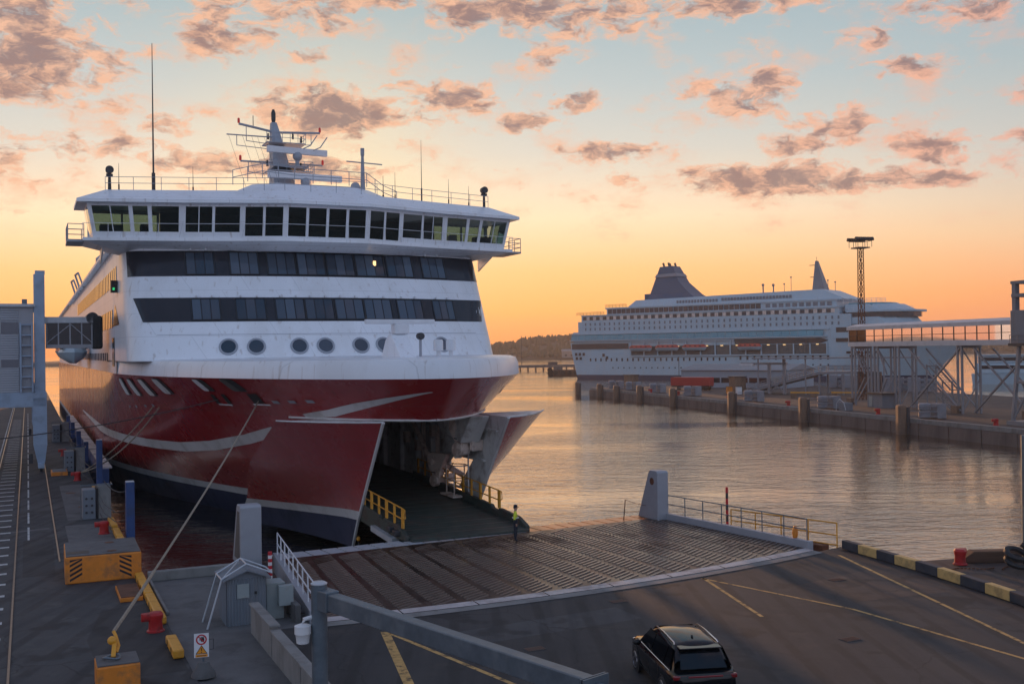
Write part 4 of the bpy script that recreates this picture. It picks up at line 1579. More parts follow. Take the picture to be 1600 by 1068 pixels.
# wall frames, pipes and cabinets on the starboard inner wall
for k, u_ in enumerate((64.5, 67.5, 70.5, 74, 78)):
    MB().bx(4.55, 4.85, u_ - .18 - U0, u_ + .18 - U0, 3.3 if u_ > 67 else 4.6, 8.1).build('wall_frame', 'interior_grey', ferry)
pp = MB()
for u_, z0, z1 in ((66.0, 3.6, 8.0), (66.4, 3.6, 6.6), (68.7, 3.4, 8.0), (69.2, 4.5, 8.0)):
    pp.tube(H(4.6, u_, z0), H(4.6, u_, z1), .08, n=6)
pp.pipe([H(4.6, 66.0, 6.6), H(4.6, 66.4, 6.6)], .06)
pp.build('wall_pipe', 'machine_cream', ferry)
for u_, z in ((69.9, 5.4), (66.9, 6.6), (72.3, 5.8)):
    MB().box(H(4.55, u_, z), (.35, .55, .75)).build('wall_cabinet', 'machine_cream', ferry)
stt = MB()
stt.tube(H(4.2, 71.2, 8.0), H(4.2, 67.0, 4.9), .17, n=8)
stt.tube(H(4.2, 67.0, 4.9), H(4.0, 65.6, 3.0), .07, n=6)
stt.build('ramp_cylinder', 'machine_cream', ferry, smooth=30)
MB().beam(H(3.6, 63.6, 8.0), H(3.4, 59.4, 5.6), .45, .35).build('support_beam', 'interior_grey', ferry)
# door hinge machinery, two clusters on starboard
def machine(name, c, s):
    o = MB()
    o.prism_axis([(-1.0 * s, .9 * s), (.7 * s, .9 * s), (.75 * s, .2 * s), (.35 * s, -.35 * s), (.15 * s, -.95 * s), (-.25 * s, -.95 * s), (-.35 * s, -.2 * s)], -.16 * s, .16 * s, 'x')
    mo = o.build(name, 'machine_cream', ferry, loc=c, rot=.35, bevel=.04)
    MB().lathe([(.34 * s, -.3 * s), (.34 * s, .3 * s)], (0, .05 * s, -.72 * s), 14, axis='x').build('hinge_pin', 'machine_cream', mo, smooth=30)
    MB().lathe([(.10 * s, -.5 * s), (.2 * s, -.45 * s), (.2 * s, .35 * s)], (.2 * s, .3 * s, .35 * s), 12, axis='x').build('drive_motor', 'machine_cream', mo, smooth=30)
    MB().beam((.3 * s, .5 * s, .5 * s), (1.4 * s, -.7 * s, -.5 * s), .26 * s, .3 * s).build('swing_arm', 'machine_cream', mo)
    a = MB()
    a.tube((-.1 * s, .5 * s, .9 * s), (.1 * s, -.1 * s, -.6 * s), .07 * s, n=8)
    a.tube((.35 * s, .6 * s, .7 * s), (.5 * s, -.4 * s, -.5 * s), .06 * s, n=8)
    a.pipe([(-.3 * s, .2 * s, -.2 * s), (.3 * s, -.5 * s, -.4 * s), (.7 * s, -.6 * s, .3 * s)], .035 * s)
    a.build('hydraulic_line', 'dark_steel', mo)
    MB().box((.45 * s, -.55 * s, -.55 * s), (.7 * s, .18 * s, .5 * s)).build('guard_plate', 'machine_cream', mo, bevel=.03)
    return mo
machine('hinge_bracket', H(3.2, 58.4, 7.0), 1.25)
machine('hinge_bracket', H(3.75, 64.0, 4.4), 1.1)
cg = MB()
for x, u_ in ((6.6, 62.0), (7.4, 61.0), (6.4, 60.2), (7.3, 60.0)):
    cg.tube(H(x - 3.0, u_, 3.1), H(x - 3.0, u_, 4.9), .04, n=5)
for z in (3.1, 4.0, 4.9):
    cg.pipe([H(3.6, 62.0, z), H(4.4, 61.0, z), H(4.3, 60.0, z), H(3.4, 60.2, z), H(3.6, 62, z)], .035)
cg.build('access_cage', 'machine_cream', ferry)
MB().bx(3.2, 4.3, 59.9 - U0, 62.1 - U0, 3.0, 3.1).build('access_platform', 'machine_cream', ferry)
cr = MB()
cr.tube(H(4.1, 59.6, 6.4), H(4.1, 59.6, 3.4), .05, n=5)
cr.build('hanging_rod', 'boot_white', ferry)
bd = MB()
bd.prism_axis([(56.2 - U0, 8.15), (61.4 - U0, 8.15), (60.0 - U0, 6.9), (57.8 - U0, 6.5)], 2.9, 4.1, 'x')
bd.build('hinge_housing', 'interior_grey', ferry, bevel=.05)

# ---- bow ramp down to the linkspan
ra = MB()
X0, X1 = -2.7, 3.8
def rz(u_): return 2.46 + (u_ - 50.6) * .044
ru = [50.4, 52.5, 58, 64, 70]
ra.loft([[H(X0, u_, rz(u_) + .02) for u_ in ru], [H(X1, u_, rz(u_) + .02) for u_ in ru]])
ra.loft([[H(X0, u_, rz(u_) + .02) for u_ in ru], [H(X0, u_, rz(u_) - (.08 if u_ < 51 else .5)) for u_ in ru]])
ra.loft([[H(X1, u_, rz(u_) + .02) for u_ in ru], [H(X1, u_, rz(u_) - (.08 if u_ < 51 else .5)) for u_ in ru]])
ra.loft([[H(X0, u_, rz(u_) - (.08 if u_ < 51 else .5)) for u_ in ru], [H(X1, u_, rz(u_) - (.08 if u_ < 51 else .5)) for u_ in ru]])
ra.add([H(X0, 50.4, rz(50.4) + .02), H(X1, 50.4, rz(50.4) + .02), H(X1, 50.4, rz(50.4) - .08), H(X0, 50.4, rz(50.4) - .08)], [(0, 1, 2, 3)])
ramp = ra.build('bow_ramp', 'ramp_green', ferry)
for x in (X0 - .12, X1 + .12):
    g_ = MB()
    prof = [(50.9, .12), (52.0, .42), (54.4, .45), (54.6, .30), (55.4, .30), (55.6, .46), (69, .46), (69, -.55), (56, -.55), (52.5, -.3), (50.9, -.1)]
    g_.prism_axis([(u_ - U0, rz(u_) + dz_) for u_, dz_ in prof], x - .12, x + .12, 'x')
    g_.build('side_girder', 'ramp_green', ramp, bevel=.03)
for x, ua_, ub_ in ((X0 - .12, 51.6, 61.0), (X1 + .12, 54.6, 68.2)):
    rr = MB()
    n = round((ub_ - ua_) / 1.35)
    for k in range(n + 1):
        u_ = ua_ + (ub_ - ua_) * k / n
        rr.box(H(x, u_, rz(u_) + .40 + .5), (.09, .16 if k % 2 else .26, 1.0))
    for hh in (.85, 1.40):
        rr.tube(H(x, ua_, rz(ua_) + hh), H(x, ub_, rz(ub_) + hh), .035, n=6)
    rr.pipe([H(x, ua_, rz(ua_) + 1.40), H(x, ua_ - .35, rz(ua_) + 1.36), H(x, ua_ - .4, rz(ua_) + .95), H(x, ua_, rz(ua_) + .85)], .035)
    rr.build('yellow_railing', 'yellow_paint', ramp)
fl_ = MB()
fl_.beam(H(X0 - .30, 52.3, 2.15), H(X0 - .30, 56.0, 2.3), .4, .3)
fl_.build('side_pontoon', 'galv_light', ramp)
for u_ in (52.0, 53.0):
    MB().box(H(X0 - .3, u_, rz(u_) + .1), (.4, .5, .3)).build('hinge_block', 'dark_steel', ramp, bevel=.05)
sl = MB()
for k in range(16):
    u_ = 51.5 + k * 1.2
    sl.add([H(X0 + .1, u_, rz(u_) + .026), H(X1 - .1, u_, rz(u_) + .026), H(X1 - .1, u_ + .05, rz(u_) + .030), H(X0 + .1, u_ + .05, rz(u_) + .03)], [(0, 1, 2, 3)])
sl.build('grip_bar', 'tread_steel', ramp)['kind'] = 'stuff'

# lifeboat slung on the port side
def lifeboat(name, loc, rz_, L, label, group=None, hullm='ship_white2', topm='lifeboat_red'):
    t_ = empty(name, loc, rz_, label, 'lifeboat', group)
    def sect(f, z, w_):
        return [(L * (q - .5), f * w_ * math.sin(math.pi * q) ** .5, z) for q in [i / 14 for i in range(15)]]
    def ringz(z, w_):
        a = sect(1, z, w_)
        c = sect(-1, z, w_)
        return a + c[::-1][1:-1]
    MB().loft([[(x * .82, y, z) for x, y, z in ringz(-1.1, .35)], [(x * .93, y, z) for x, y, z in ringz(-.6, 1.1)], ringz(.1, 1.5)], True, True).build('boat_hull', hullm, t_, smooth=50)
    MB().loft([ringz(.1, 1.52), [(x * .95, y, z) for x, y, z in ringz(.6, 1.3)], [(x * .8, y, z) for x, y, z in ringz(1.15, .75)]], True, True).build('canopy', topm, t_, smooth=50)
    wb = MB()
    for k in range(4):
        wb.box((-L * .3 + k * L * .2, -1.25, .6), (.7, .3, .3))
        wb.box((-L * .3 + k * L * .2, 1.25, .6), (.7, .3, .3))
    tag(wb.build('window_strip', 'pane_side', t_), kind='stuff')
    return t_
lifeboat('lifeboat', D(VC - 15.6, 128, 12.2), TH + R(90), 9.5, 'white lifeboat slung on the ferry side below the boarding gangway', hullm='ship_white2', topm='ship_white2')
lifeboat('lifeboat', D(VC - 15.4, 152, 12.4), TH + R(90), 9.5, 'orange topped lifeboat hanging on the ferry side, farther aft', hullm='ship_white2', topm='lifeboat_red')
# ================================================================== LINKSPAN
LS = {'L0': (9.25, 36.95), 'R0': (32.9, 39.0), 'L1': (10.55, 49.3), 'R1': (32.2, 50.9)}


def ls(a, c, z=0.0):
    """bilinear point on the linkspan deck: a across (0..1), c along (0..1)"""
    p0 = Vector(LS['L0']).lerp(Vector(LS['R0']), a)
    p1 = Vector(LS['L1']).lerp(Vector(LS['R1']), a)
    bow_ = -1.0 * 4 * a * (1 - a) * (1 - c)        # hinge line bows slightly towards the apron
    q = p0.lerp(p1, c)
    return Vector((q.x, q.y + bow_, 2.53 - .16 * c + z))


span = dthing('linkspan', 0, 0, 0, 'rusty steel loading ramp deck with raised tread bars between two white pylons', 'ramp')
dk = MB()
NA, NC = 24, 8
top = [[ls(i / NA, j / NC) for i in range(NA + 1)] for j in range(NC + 1)]
dk.loft(top)
dk.loft([top[0], [p_ - Vector((0, 0, .9)) for p_ in top[0]]])
dk.loft([top[-1], [p_ - Vector((0, 0, .9)) for p_ in top[-1]]])
dk.loft([[r_[0] for r_ in top], [r_[0] - Vector((0, 0, .9)) for r_ in top]])
dk.loft([[r_[-1] for r_ in top], [r_[-1] - Vector((0, 0, .9)) for r_ in top]])
dk.build('deck_plate', 'ramp_deck', span)
# tread bars: lanes of slanted bars
bar = MB().box((0, 0, .012), (.62, .07, .045)).mesh('tread_bar', 'tread_steel')
rest = MB()
bars = []
NL = 17
for lane in range(NL):
    a = (lane + .5) / NL
    n = 34
    wide = 1.22
    for k in range(n):
        c = .035 + .93 * k / n
        p_ = ls(a, c)
        bars.append((p_, .56 + random.uniform(-.03, .03), wide))
bars.sort(key=lambda q: (q[0].x * ca - q[0].y * sa) ** 2 + (q[0].x * sa + q[0].y * ca) ** 2)
for i, (p_, an, wd) in enumerate(bars):
    if i < 300:
        part(bar, 'tread_bar', span, p_ + Vector((0, 0, .004)), (0, 0, an), (wd / .62, 1, 1))
    else:
        rest.box((p_.x, p_.y, p_.z + .016), (wd, .07, .045), an)
tag(rest.build('tread_field', 'tread_steel', span), kind='stuff')
# pale wear plates along the hinge
for i in range(8):
    a0, a1 = i / 8 + .001, (i + 1) / 8 - .001
    q = MB()
    pa = [ls(a0 + (a1 - a0) * k / 4, 0) for k in range(5)]
    q.loft([[p_ + Vector((0, -.42, .005)) for p_ in pa], [p_ + Vector((0, .16, .02)) for p_ in pa]])
    q.build('wear_plate', 'edge_plate', span)
# sill beam of concrete under the hinge
cb = MB()
pa = [ls(k / 24, 0) for k in range(25)]
cb.loft([[p_ + Vector((0, -1.0, -.012)) for p_ in pa], [p_ + Vector((0, -.43, -.008)) for p_ in pa]])
cb.build('hinge_sill', 'concrete_light', span)
# lip flaps, one by one
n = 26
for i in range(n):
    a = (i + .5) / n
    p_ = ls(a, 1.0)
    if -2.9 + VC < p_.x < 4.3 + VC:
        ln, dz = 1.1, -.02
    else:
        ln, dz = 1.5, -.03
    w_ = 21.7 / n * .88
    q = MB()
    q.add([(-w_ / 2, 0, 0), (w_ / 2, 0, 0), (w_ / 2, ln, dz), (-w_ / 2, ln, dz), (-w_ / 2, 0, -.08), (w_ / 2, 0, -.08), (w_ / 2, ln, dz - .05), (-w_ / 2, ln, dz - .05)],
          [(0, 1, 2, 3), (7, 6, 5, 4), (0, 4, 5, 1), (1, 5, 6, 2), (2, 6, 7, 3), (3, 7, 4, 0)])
    q.build('lip_flap', 'galv_light' if a < .34 else ('lip_sunlit' if a > .62 else 'edge_plate'), span, loc=p_ + Vector((0, .06, -.01)), rot=R(4))
# side kerbs and rails
for a, nm in ((0, 'L'), (1, 'R')):
    k_ = MB()
    sgn = -1 if a == 0 else 1
    rows = []
    for c in (0.0, .25, .5, .75, 1.0):
        p_ = ls(a, c)
        rows.append([p_ + Vector((0, 0, -.1)), p_ + Vector((0, 0, .34)), p_ + Vector((sgn * .3, 0, .34)), p_ + Vector((sgn * .3, 0, -.5))])
    k_.loft(rows, True, True)
    k_.build('side_kerb', 'pylon_grey', span, bevel=.02)
    pts = [ls(a, c) + Vector((sgn * .15, 0, .34)) for c in ((0.0, .95) if a == 0 else (.02, .93))]
    railing(span, pts, 1.0, (.5,), .03, 1.45, 'rail_white' if a == 0 else 'galv', 'side_railing')

# pylons
def pylon(v, u_, label, mirror, recess):
    t_ = dthing('ramp_pylon', v, u_, 2.35, label, 'pylon', 'white pylons at the ramp corners')
    w_ = .95 if recess else .72
    q = MB()
    prof = [(0, 0), (2.1, 0), (.95, 2.62), (.82, 2.75), (.14, 2.75), (0, 2.66)]
    q.prism_axis(prof, -w_ / 2, w_ / 2, 'x')
    q.build('pylon_body', 'pylon_grey', t_, bevel=.04)
    if recess:
        MB().add([(-w_ / 2 - .004, .22, .25), (-w_ / 2 - .004, 1.6, .25), (-w_ / 2 - .004, .78, 2.45), (-w_ / 2 - .004, .22, 2.45)], [(0, 1, 2, 3)]).build('side_recess', 'interior_dark', t_)
    else:
        MB().lathe([(.2, -.02), (.2, .02)], (-w_ / 2 - .01, .55, 2.15), 14, axis='x').build('round_lamp', 'rust', t_)
    return t_
pylon(9.1, 48.4, 'tall white pylon with an open side, behind the grey corrugated hut', 1, True)
pylon(32.05, 50.0, 'tapered white pylon standing alone before the bright water', 1, False)
# stripe post by the left pylon
sp = dthing('striped_post', 8.95, 43.6, 2.44, 'slim red and white banded post beside the ramp railing', 'post')
for k in range(10):
    MB().tube((0, 0, .14 * k), (0, 0, .14 * (k + 1)), .085, n=10).build('post_band', 'sign_red' if k % 2 else 'sign_white', sp, smooth=30)

# yellow guard rail beyond the right ramp kerb
yr = dthing('guard_rail', 0, 0, 0, 'yellow pipe guard rail at the water edge right of the ramp', 'railing')
railing(yr, [(33.4, 45.6, 2.3), (34.35, 38.7, 2.5)], 1.15, (.58, .12), .035, 1.8, 'yellow_paint', 'rail_frame')
tg = dthing('timber_beam', 0, 0, 0, 'rough brown beam lying along the foot of the yellow guard rail', 'beam')
MB().beam((33.35, 47.5, 2.15), (34.1, 39.2, 2.32), .5, .5).build('beam_body', 'rust', tg, bevel=.05)
pw_ = dthing('marker_post', 33.3, 45.8, 2.2, 'thin dark red banded post at the end of the yellow guard rail', 'post')
for k in range(8):
    MB().tube((0, 0, .3 * k), (0, 0, .3 * (k + 1)), .07, n=8).build('post_band', 'sign_red' if k % 2 else 'dark_steel', pw_)
lv = dthing('life_vest', 33.05, 40.1, 2.85, 'crumpled orange life vest hung on the ramp railing end', 'vest')
MB().ball((0, 0, .25), .16, 8, sc=(1, .7, 2.2)).build('vest_cloth', 'orange_paint', lv, smooth=True)
tr = dthing('tilted_rod', 30.2, 51.2, 2.3, 'thin rod leaning on the lit ramp lip with a slack line', 'rod')
q = MB().tube((0, 0, 0), (.25, .2, 1.15), .03, n=5)
q.pipe([(.25, .2, 1.15), (.9, .1, .9), (1.6, 0, .72)], .012, 4)
q.build('rod_body', 'rust', tr)

# ================================================================== SHED AREA
sh = dthing('corrugated_hut', 6.92, 38.55, 2.44, 'small grey corrugated metal hut with gable roof under a pipe frame', 'hut')
hw, hd, hh = .68, .75, 1.62
wl = MB()
for face in range(4):
    pts = []
    n = 26
    L = (hw if face % 2 == 0 else hd) * 2
    for k in range(n + 1):
        s_ = -L / 2 + L * k / n
        o_ = .018 if (k // 1) % 2 else -.018
        if face == 0:
            pts.append((s_, -hd + o_))
        elif face == 1:
            pts.append((hw - o_, s_))
        elif face == 2:
            pts.append((-s_, hd - o_))
        else:
            pts.append((-hw + o_, -s_))
    wl.loft([[(x, y, 0) for x, y in pts], [(x, y, hh) for x, y in pts]])
wl.prism_axis([(-hw, hh), (hw, hh), (0, hh + .28)], -hd + .01, hd - .01, 'y')
wl.build('corrugated_wall', 'shed_grey', sh)
rf_ = MB()
for sgn in (-1, 1):
    rf_.add([(0, -hd - .2, hh + .34), (sgn * (hw + .16), -hd - .2, hh + .02), (sgn * (hw + .16), hd + .2, hh + .02), (0, hd + .2, hh + .34),
             (0, -hd - .2, hh + .29), (sgn * (hw + .16), -hd - .2, hh - .03), (sgn * (hw + .16), hd + .2, hh - .03), (0, hd + .2, hh + .29)],
            [(0, 1, 2, 3), (7, 6, 5, 4), (0, 4, 5, 1), (1, 5, 6, 2), (2, 6, 7, 3), (3, 7, 4, 0)])
rf_.build('gable_roof', 'shed_grey', sh)
MB().box((-.12, -hd - .03, 1.2), (.42, .05, .5)).build('meter_box', 'cabinet_grey', sh, bevel=.01)
MB().box((.32, -hd - .03, 1.1), (.08, .05, .09)).build('lock_plate', 'black_paint', sh)
pf = dthing('pipe_frame', 6.92, 38.55, 2.44, 'pale tubular frame straddling the corrugated hut with two slanted legs', 'frame')
q = MB()
pk = [(-1.35, -.75, 0), (-.85, -.75, hh + .05), (0, -.78, hh + .52), (.9, -.75, hh + .12)]
pk2 = [(-1.35, .35, 0), (-.85, .35, hh + .05), (0, .35, hh + .52), (.9, .35, hh + .12)]
q.pipe(pk, .035)
q.pipe(pk2, .035)
for a, c in zip(pk[1:], pk2[1:]):
    q.tube(a, c, .03)
q.tube(pk[1], pk2[2], .02)
q.build('frame_pipe', 'galv_light', pf)
cbx = dthing('electric_cabinet', 8.0, 38.3, 2.44, 'pale green grey electric cabinet beside the corrugated hut', 'cabinet')
MB().box((0, .2, .62), (.62, .75, 1.24)).build('cabinet_body', 'cabinet_grey', cbx, bevel=.015)
MB().box((.33, -.32, .86), (.52, .3, .72)).build('side_box', 'cabinet_grey', cbx, bevel=.015)
MB().box((0, .2, 1.27), (.68, .82, .05)).build('cabinet_lid', 'cabinet_grey', cbx)
MB().pipe([(.3, -.3, .5), (.35, -.35, .2), (.7, -.3, .05), (1.2, .1, .05), (1.5, .3, .5)], .02).build('cable', 'rubber', cbx)
# retaining wall
rw = dthing('retaining_wall', 6.95, 0, 2.44, 'weathered concrete retaining wall of upright panels below the apron', 'wall')
for u0, u1, h_ in ((33.3, 36.6, .95), (29.4, 33.2, .82), (25.2, 29.3, .82)):
    MB().bx(-.12, .12, u0, u1, 0, h_).build('wall_panel', 'concrete_light', rw, bevel=.02)
MB().bx(-.17, .17, 33.25, 36.65, .95, 1.03).build('wall_cap', 'concrete_light', rw, bevel=.02)
MB().bx(-.17, .17, 25.2, 33.22, .82, .90).build('wall_cap', 'concrete_light', rw, bevel=.02)
rw2 = dthing('trench_wall', 8.6, 0, 2.44, 'low concrete trench wall between the cabinet and the ramp railing', 'wall')
MB().bx(-.1, .1, 37.2, 45.5, 0, .62).build('wall_panel', 'concrete', rw2, bevel=.02)
# sign
sg = dthing('warning_sign', 4.62, 32.2, 2.5, 'white warning sign with no entry hand and yellow triangle on concrete foot', 'sign', rz=R(-8))
MB().lathe([(.36, 0), (.34, .1), (.2, .3), (.16, .42), (.05, .44)], (0, 0, 0), 14).build('concrete_foot', 'concrete', sg, smooth=30)
MB().tube((0, 0, .4), (0, 0, 1.5), .035, n=8).build('sign_pole', 'galv', sg)
MB().box((-.05, -.05, 1.42), (.42, .012, .70)).build('sign_board', 'sign_white', sg)
def disc(r0, r1, c, y, material, name, n=24):
    q_ = MB()
    a = [(c[0] + r0 * math.cos(6.28318 * k / n), y, c[1] + r0 * math.sin(6.28318 * k / n)) for k in range(n)]
    if r1:
        bb = [(c[0] + r1 * math.cos(6.28318 * k / n), y, c[1] + r1 * math.sin(6.28318 * k / n)) for k in range(n)]
        q_.loft([a, bb], True)
    else:
        q_.add(a, [tuple(range(n))])
    return q_.build(name, material, sg)
disc(.155, .115, (-.05, 1.59), -.060, 'sign_red', 'prohibition_ring')
hnd = MB()
hnd.ball((-.02, -.059, 1.58), .055, 8, sc=(1, .05, 1.1))
for k in range(4):
    hnd.box((-.062 + .027 * k, -.059, 1.645), (.018, .004, .06))
hnd.box((-.09, -.059, 1.59), (.05, .004, .02))
hnd.build('hand_symbol', 'black_paint', sg)
MB().add([(-.155, -.063, 1.685), (-.135, -.063, 1.705), (.06, -.063, 1.50), (.04, -.063, 1.48)], [(0, 1, 2, 3)]).build('prohibition_bar', 'sign_red', sg)
MB().add([(-.22, -.059, 1.17), (.12, -.059, 1.17), (-.05, -.059, 1.43)], [(0, 1, 2)]).build('triangle_border', 'black_paint', sg)
MB().add([(-.19, -.061, 1.188), (.09, -.061, 1.188), (-.05, -.061, 1.40)], [(0, 1, 2)]).build('warning_triangle', 'sign_orange', sg)
text_mesh('!', .22, 'exclamation_mark', 'black_paint', sg, (-.05, -.063, 1.205), (R(90), 0, 0))
MB().box((-.05, -.059, 1.12), (.34, .004, .075)).build('text_plate', 'sign_orange', sg)
MB().box((-.05, -.062, 1.12), (.26, .004, .02)).build('text_line', 'rust', sg)
q = MB()
q.pipe([(.16, -.04, 1.58), (.29, -.04, 1.58), (.29, -.04, 1.28), (.18, -.04, 1.28)], .014, 5)
q.build('side_bracket', 'dark_steel', sg)

for ch in sg.children:
    if ch.name.split('.')[0] not in ('concrete_foot', 'sign_pole'):
        ch.location.z -= .5
    elif ch.name.startswith('sign_pole'):
        ch.scale.z = .75

# ================================================================== QUAY FURNITURE
ob = dthing('hazard_block', 2.85, 49.4, 2.5, 'large orange concrete block with black hazard stripes at both ends', 'block', rz=R(-1))
MB().bx(-1.5, 1.5, -1.85, 1.85, 0, 1.12).build('block_body', 'orange_paint', ob, bevel=.05)
MB().bx(-1.46, 1.46, -1.81, 1.81, 1.122, 1.16).build('block_top', 'concrete', ob)
for k in range(5):
    for x0, sgn in ((-1.32, 1), (.62, -1)):
        z = .1 + .2 * k
        xa, xb = x0, x0 + .48
        zl, zr = (z, z + .26) if sgn > 0 else (z + .26, z)
        zc = lambda q_: max(.06, min(1.04, q_))
        MB().add([(xa, -1.856, zc(zl)), (xb, -1.856, zc(zr)), (xb, -1.856, zc(zr + .1)), (xa, -1.856, zc(zl + .1))], [(0, 1, 2, 3)]).build('hazard_stripe', 'black_paint', ob)
MB().bx(-1.4, -.55, -1.4, -.8, 1.162, 1.168).build('top_hatch', 'black_paint', ob)
for y in (-1.3, .9):
    MB().lathe([(.2, 0), (.2, .01)], (.35, y, 1.162), 12).build('lifting_hole', 'rust', ob)
hb_ = dthing('hook_block', 2.25, 32.4, 2.5, 'worn orange mooring block in front carrying the rope hook', 'block')
MB().bx(-.58, .58, -.6, .6, 0, .75).build('block_body', 'orange_paint', hb_, bevel=.05)
MB().bx(-.56, .56, -.58, .58, .752, .785).build('block_top', 'concrete', hb_)
rg = MB()
ring_pts = [(-.15 + .22 * math.cos(6.28318 * k / 16), -.05 + .2 * math.sin(6.28318 * k / 16), 0.86 + .03 * math.sin(6.28318 * k / 8)) for k in range(17)]
rg.pipe(ring_pts, .035, 6)
rg.build('mooring_ring', 'galv', hb_)
hk = dthing('release_hook', 2.2, 32.55, 3.3, 'yellow rope hook and shackle at the lower end of the long mooring rope', 'hook')
q = MB()
q.beam((-.05, -.12, .02), (.02, .25, .42), .12, .1)
q.ball((-.06, .22, .42), .13, 8)
q.pipe([(.05, .1, .1), (.12, .25, .25), (.06, .42, .5), (.0, .5, .62)], .05, 6)
q.build('hook_body', 'yellow_paint', hk, smooth=40)

def bollard(v, u_, label, frame='d', s=1.0, z=2.5, rz=0.0):
    t_ = dthing('bollard', v, u_, z, label, 'bollard', 'red mooring bollards', rz) if frame == 'd' else ething('bollard', v, u_, z, label, 'bollard', 'red bollards along the far pier', rz)
    q_ = MB()
    q_.lathe([(.30 * s, 0), (.30 * s, .04 * s), (.24 * s, .08 * s), (.22 * s, .36 * s), (.25 * s, .46 * s), (.26 * s, .58 * s), (.20 * s, .66 * s), (.05 * s, .68 * s)], (0, 0, 0), 14)
    q_.build('bollard_post', 'bollard_red', t_, smooth=35)
    h_ = MB()
    h_.loft([[(x * s, y * s * k_, (z_ + .5) * s) for y, z_ in [(-.17, -.02), (-.13, .14), (.13, .14), (.17, -.02), (.1, -.12), (-.1, -.12)]] for x, k_ in ((.1, 1.0), (-.25, 1.0), (-.42, .8), (-.47, .45))], True, True)
    h_.build('bollard_horn', 'bollard_red', t_, smooth=50)
    return t_
bollard(3.9, 38.15, 'red bollard nearest us beside the yellow kerb beams')
bollard(3.6, 60.2, 'red bollard standing in front of the grey fender block')
bollard(3.35, 86.7, 'red bollard far along the left quay, with a rope on it')
bollard(3.0, 108.5, 'small red bollard on the left quay behind the blue tower leg')
bollard(36.3, 33.3, 'red bollard behind the striped kerb by the water', rz=R(180 + 20))

def kerb_beam(u0, u1, label, v=4.18, orient=0.0):
    t_ = dthing('kerb_beam', v, (u0 + u1) / 2, 2.5, label, 'kerb', 'yellow kerb beams along the left quay edge', orient)
    L = u1 - u0
    MB().bx(-.17, .17, -L / 2, L / 2, .02, .30).build('beam_body', 'yellow_paint', t_, bevel=.05)
    n_ = max(2, int(L / .9))
    for k in range(n_):
        MB().box((-.165, -L / 2 + (k + .5) * L / n_, .14), (.03, .16, .24)).build('black_patch', 'black_paint', t_)
    return t_
for u0, u1, lab in [(34.3, 36.3, 'short yellow kerb beam nearest the warning sign'), (38.9, 43.0, 'long yellow kerb beam next to the nearest red bollard'), (43.2, 47.3, 'yellow kerb beam at the corner of the orange block'),
                    (54.4, 57.2, 'yellow kerb beam just past the orange block'), (57.6, 60.0, 'yellow kerb beam below the tall blue post'), (61.0, 64.0, 'yellow kerb beam beside the grey fender block'), (77, 80, 'yellow kerb beam far along the left quay'),
                    (96.5, 99.5, 'farthest yellow kerb beam by the second fender block')]:
    kerb_beam(u0, u1, lab)
hc = dthing('hatch_cover', 3.55, 44.4, 2.5, 'small rusty hatch cover with orange sides near the yellow kerb', 'hatch')
MB().bx(-.42, .42, -1.25, 1.25, 0, .16).build('hatch_frame', 'orange_paint', hc, bevel=.02)
MB().bx(-.38, .38, -1.2, 1.2, .162, .19).build('hatch_lid', 'rust', hc)
hc2 = dthing('hatch_box', 2.2, 92.0, 2.5, 'low orange box on the left quay beside the blue tower leg', 'box')
MB().bx(-.6, .6, -1.2, 1.2, 0, .3).build('box_body', 'orange_paint', hc2, bevel=.03)
MB().bx(-.5, .5, -1.1, 1.1, .302, .33).build('box_lid', 'concrete_light', hc2)

def fender_block(v, u_, label, s=1.0):
    t_ = dthing('fender_block', v, u_, 2.5, label, 'fender', 'grey fender blocks on the left quay')
    MB().prism_axis([(-.75 * s, 0), (.85 * s, 0), (.85 * s, 1.85 * s), (-.35 * s, 1.85 * s)], .1 * s, .8 * s, 'x').build('concrete_wedge', 'concrete_light', t_, bevel=.03)
    MB().bx(-.75 * s, -.05 * s, -.8 * s, .5 * s, 0, 1.7 * s).build('steel_box', 'shed_grey', t_, bevel=.03)
    MB().bx(-.02 * s, .08 * s, -.7 * s, .6 * s, 0, 1.75 * s).build('rubber_slab', 'rubber', t_)
    bm_ = MB().lathe([(.07 * s, 0), (.07 * s, -.05 * s)], (0, 0, 0), 8, axis='y').mesh('bolt', 'dark_steel')
    for z_ in (.4, .8, 1.2):
        for x in (-.55, -.25):
            part(bm_, 'bolt', t_, (x * s, -.8 * s, z_ * s))
    q_ = MB()
    q_.pipe([(-.85 * s, -.85 * s, 0), (-.85 * s, -.85 * s, 1.95 * s), (.85 * s, -.85 * s, 1.95 * s), (.85 * s, .5 * s, 1.95 * s)], .025)
    q_.tube((-.85 * s, -.4 * s, 1.95 * s), (.85 * s, -.4 * s, 1.95 * s), .02)
    q_.build('guard_frame', 'galv', t_)
    return t_
fender_block(3.55, 66.6, 'grey concrete and steel fender block nearest us on the left quay')
fender_block(3.4, 94.0, 'grey fender block on the left quay right of the blue tower leg')
fender_block(3.2, 127, 'grey fender block far down the left quay', 1.1)
def blue_post(v, u_, h_, label):
    t_ = dthing('fender_post', v, u_, 0, label, 'post', 'blue fender posts along the quay edge')
    MB().bx(-.21, .21, -.3, .3, -1.0, 2.5 + h_).build('post_body', 'fender_blue', t_, bevel=.03)
    MB().bx(-.2, .2, -.29, .29, 2.502 + h_, 2.53 + h_).build('post_cap', 'galv_light', t_)
    q_ = MB()
    for z_ in (2.9, 3.4, 3.9):
        q_.pipe([(-.2, .2, z_), (-.6, 1.5, z_ - .25), (-1.0, 4.0, z_ - .1), (-1.1, 6.5, z_ + .1)], .025, 5)
    q_.build('stay_chain', 'dark_steel', t_)
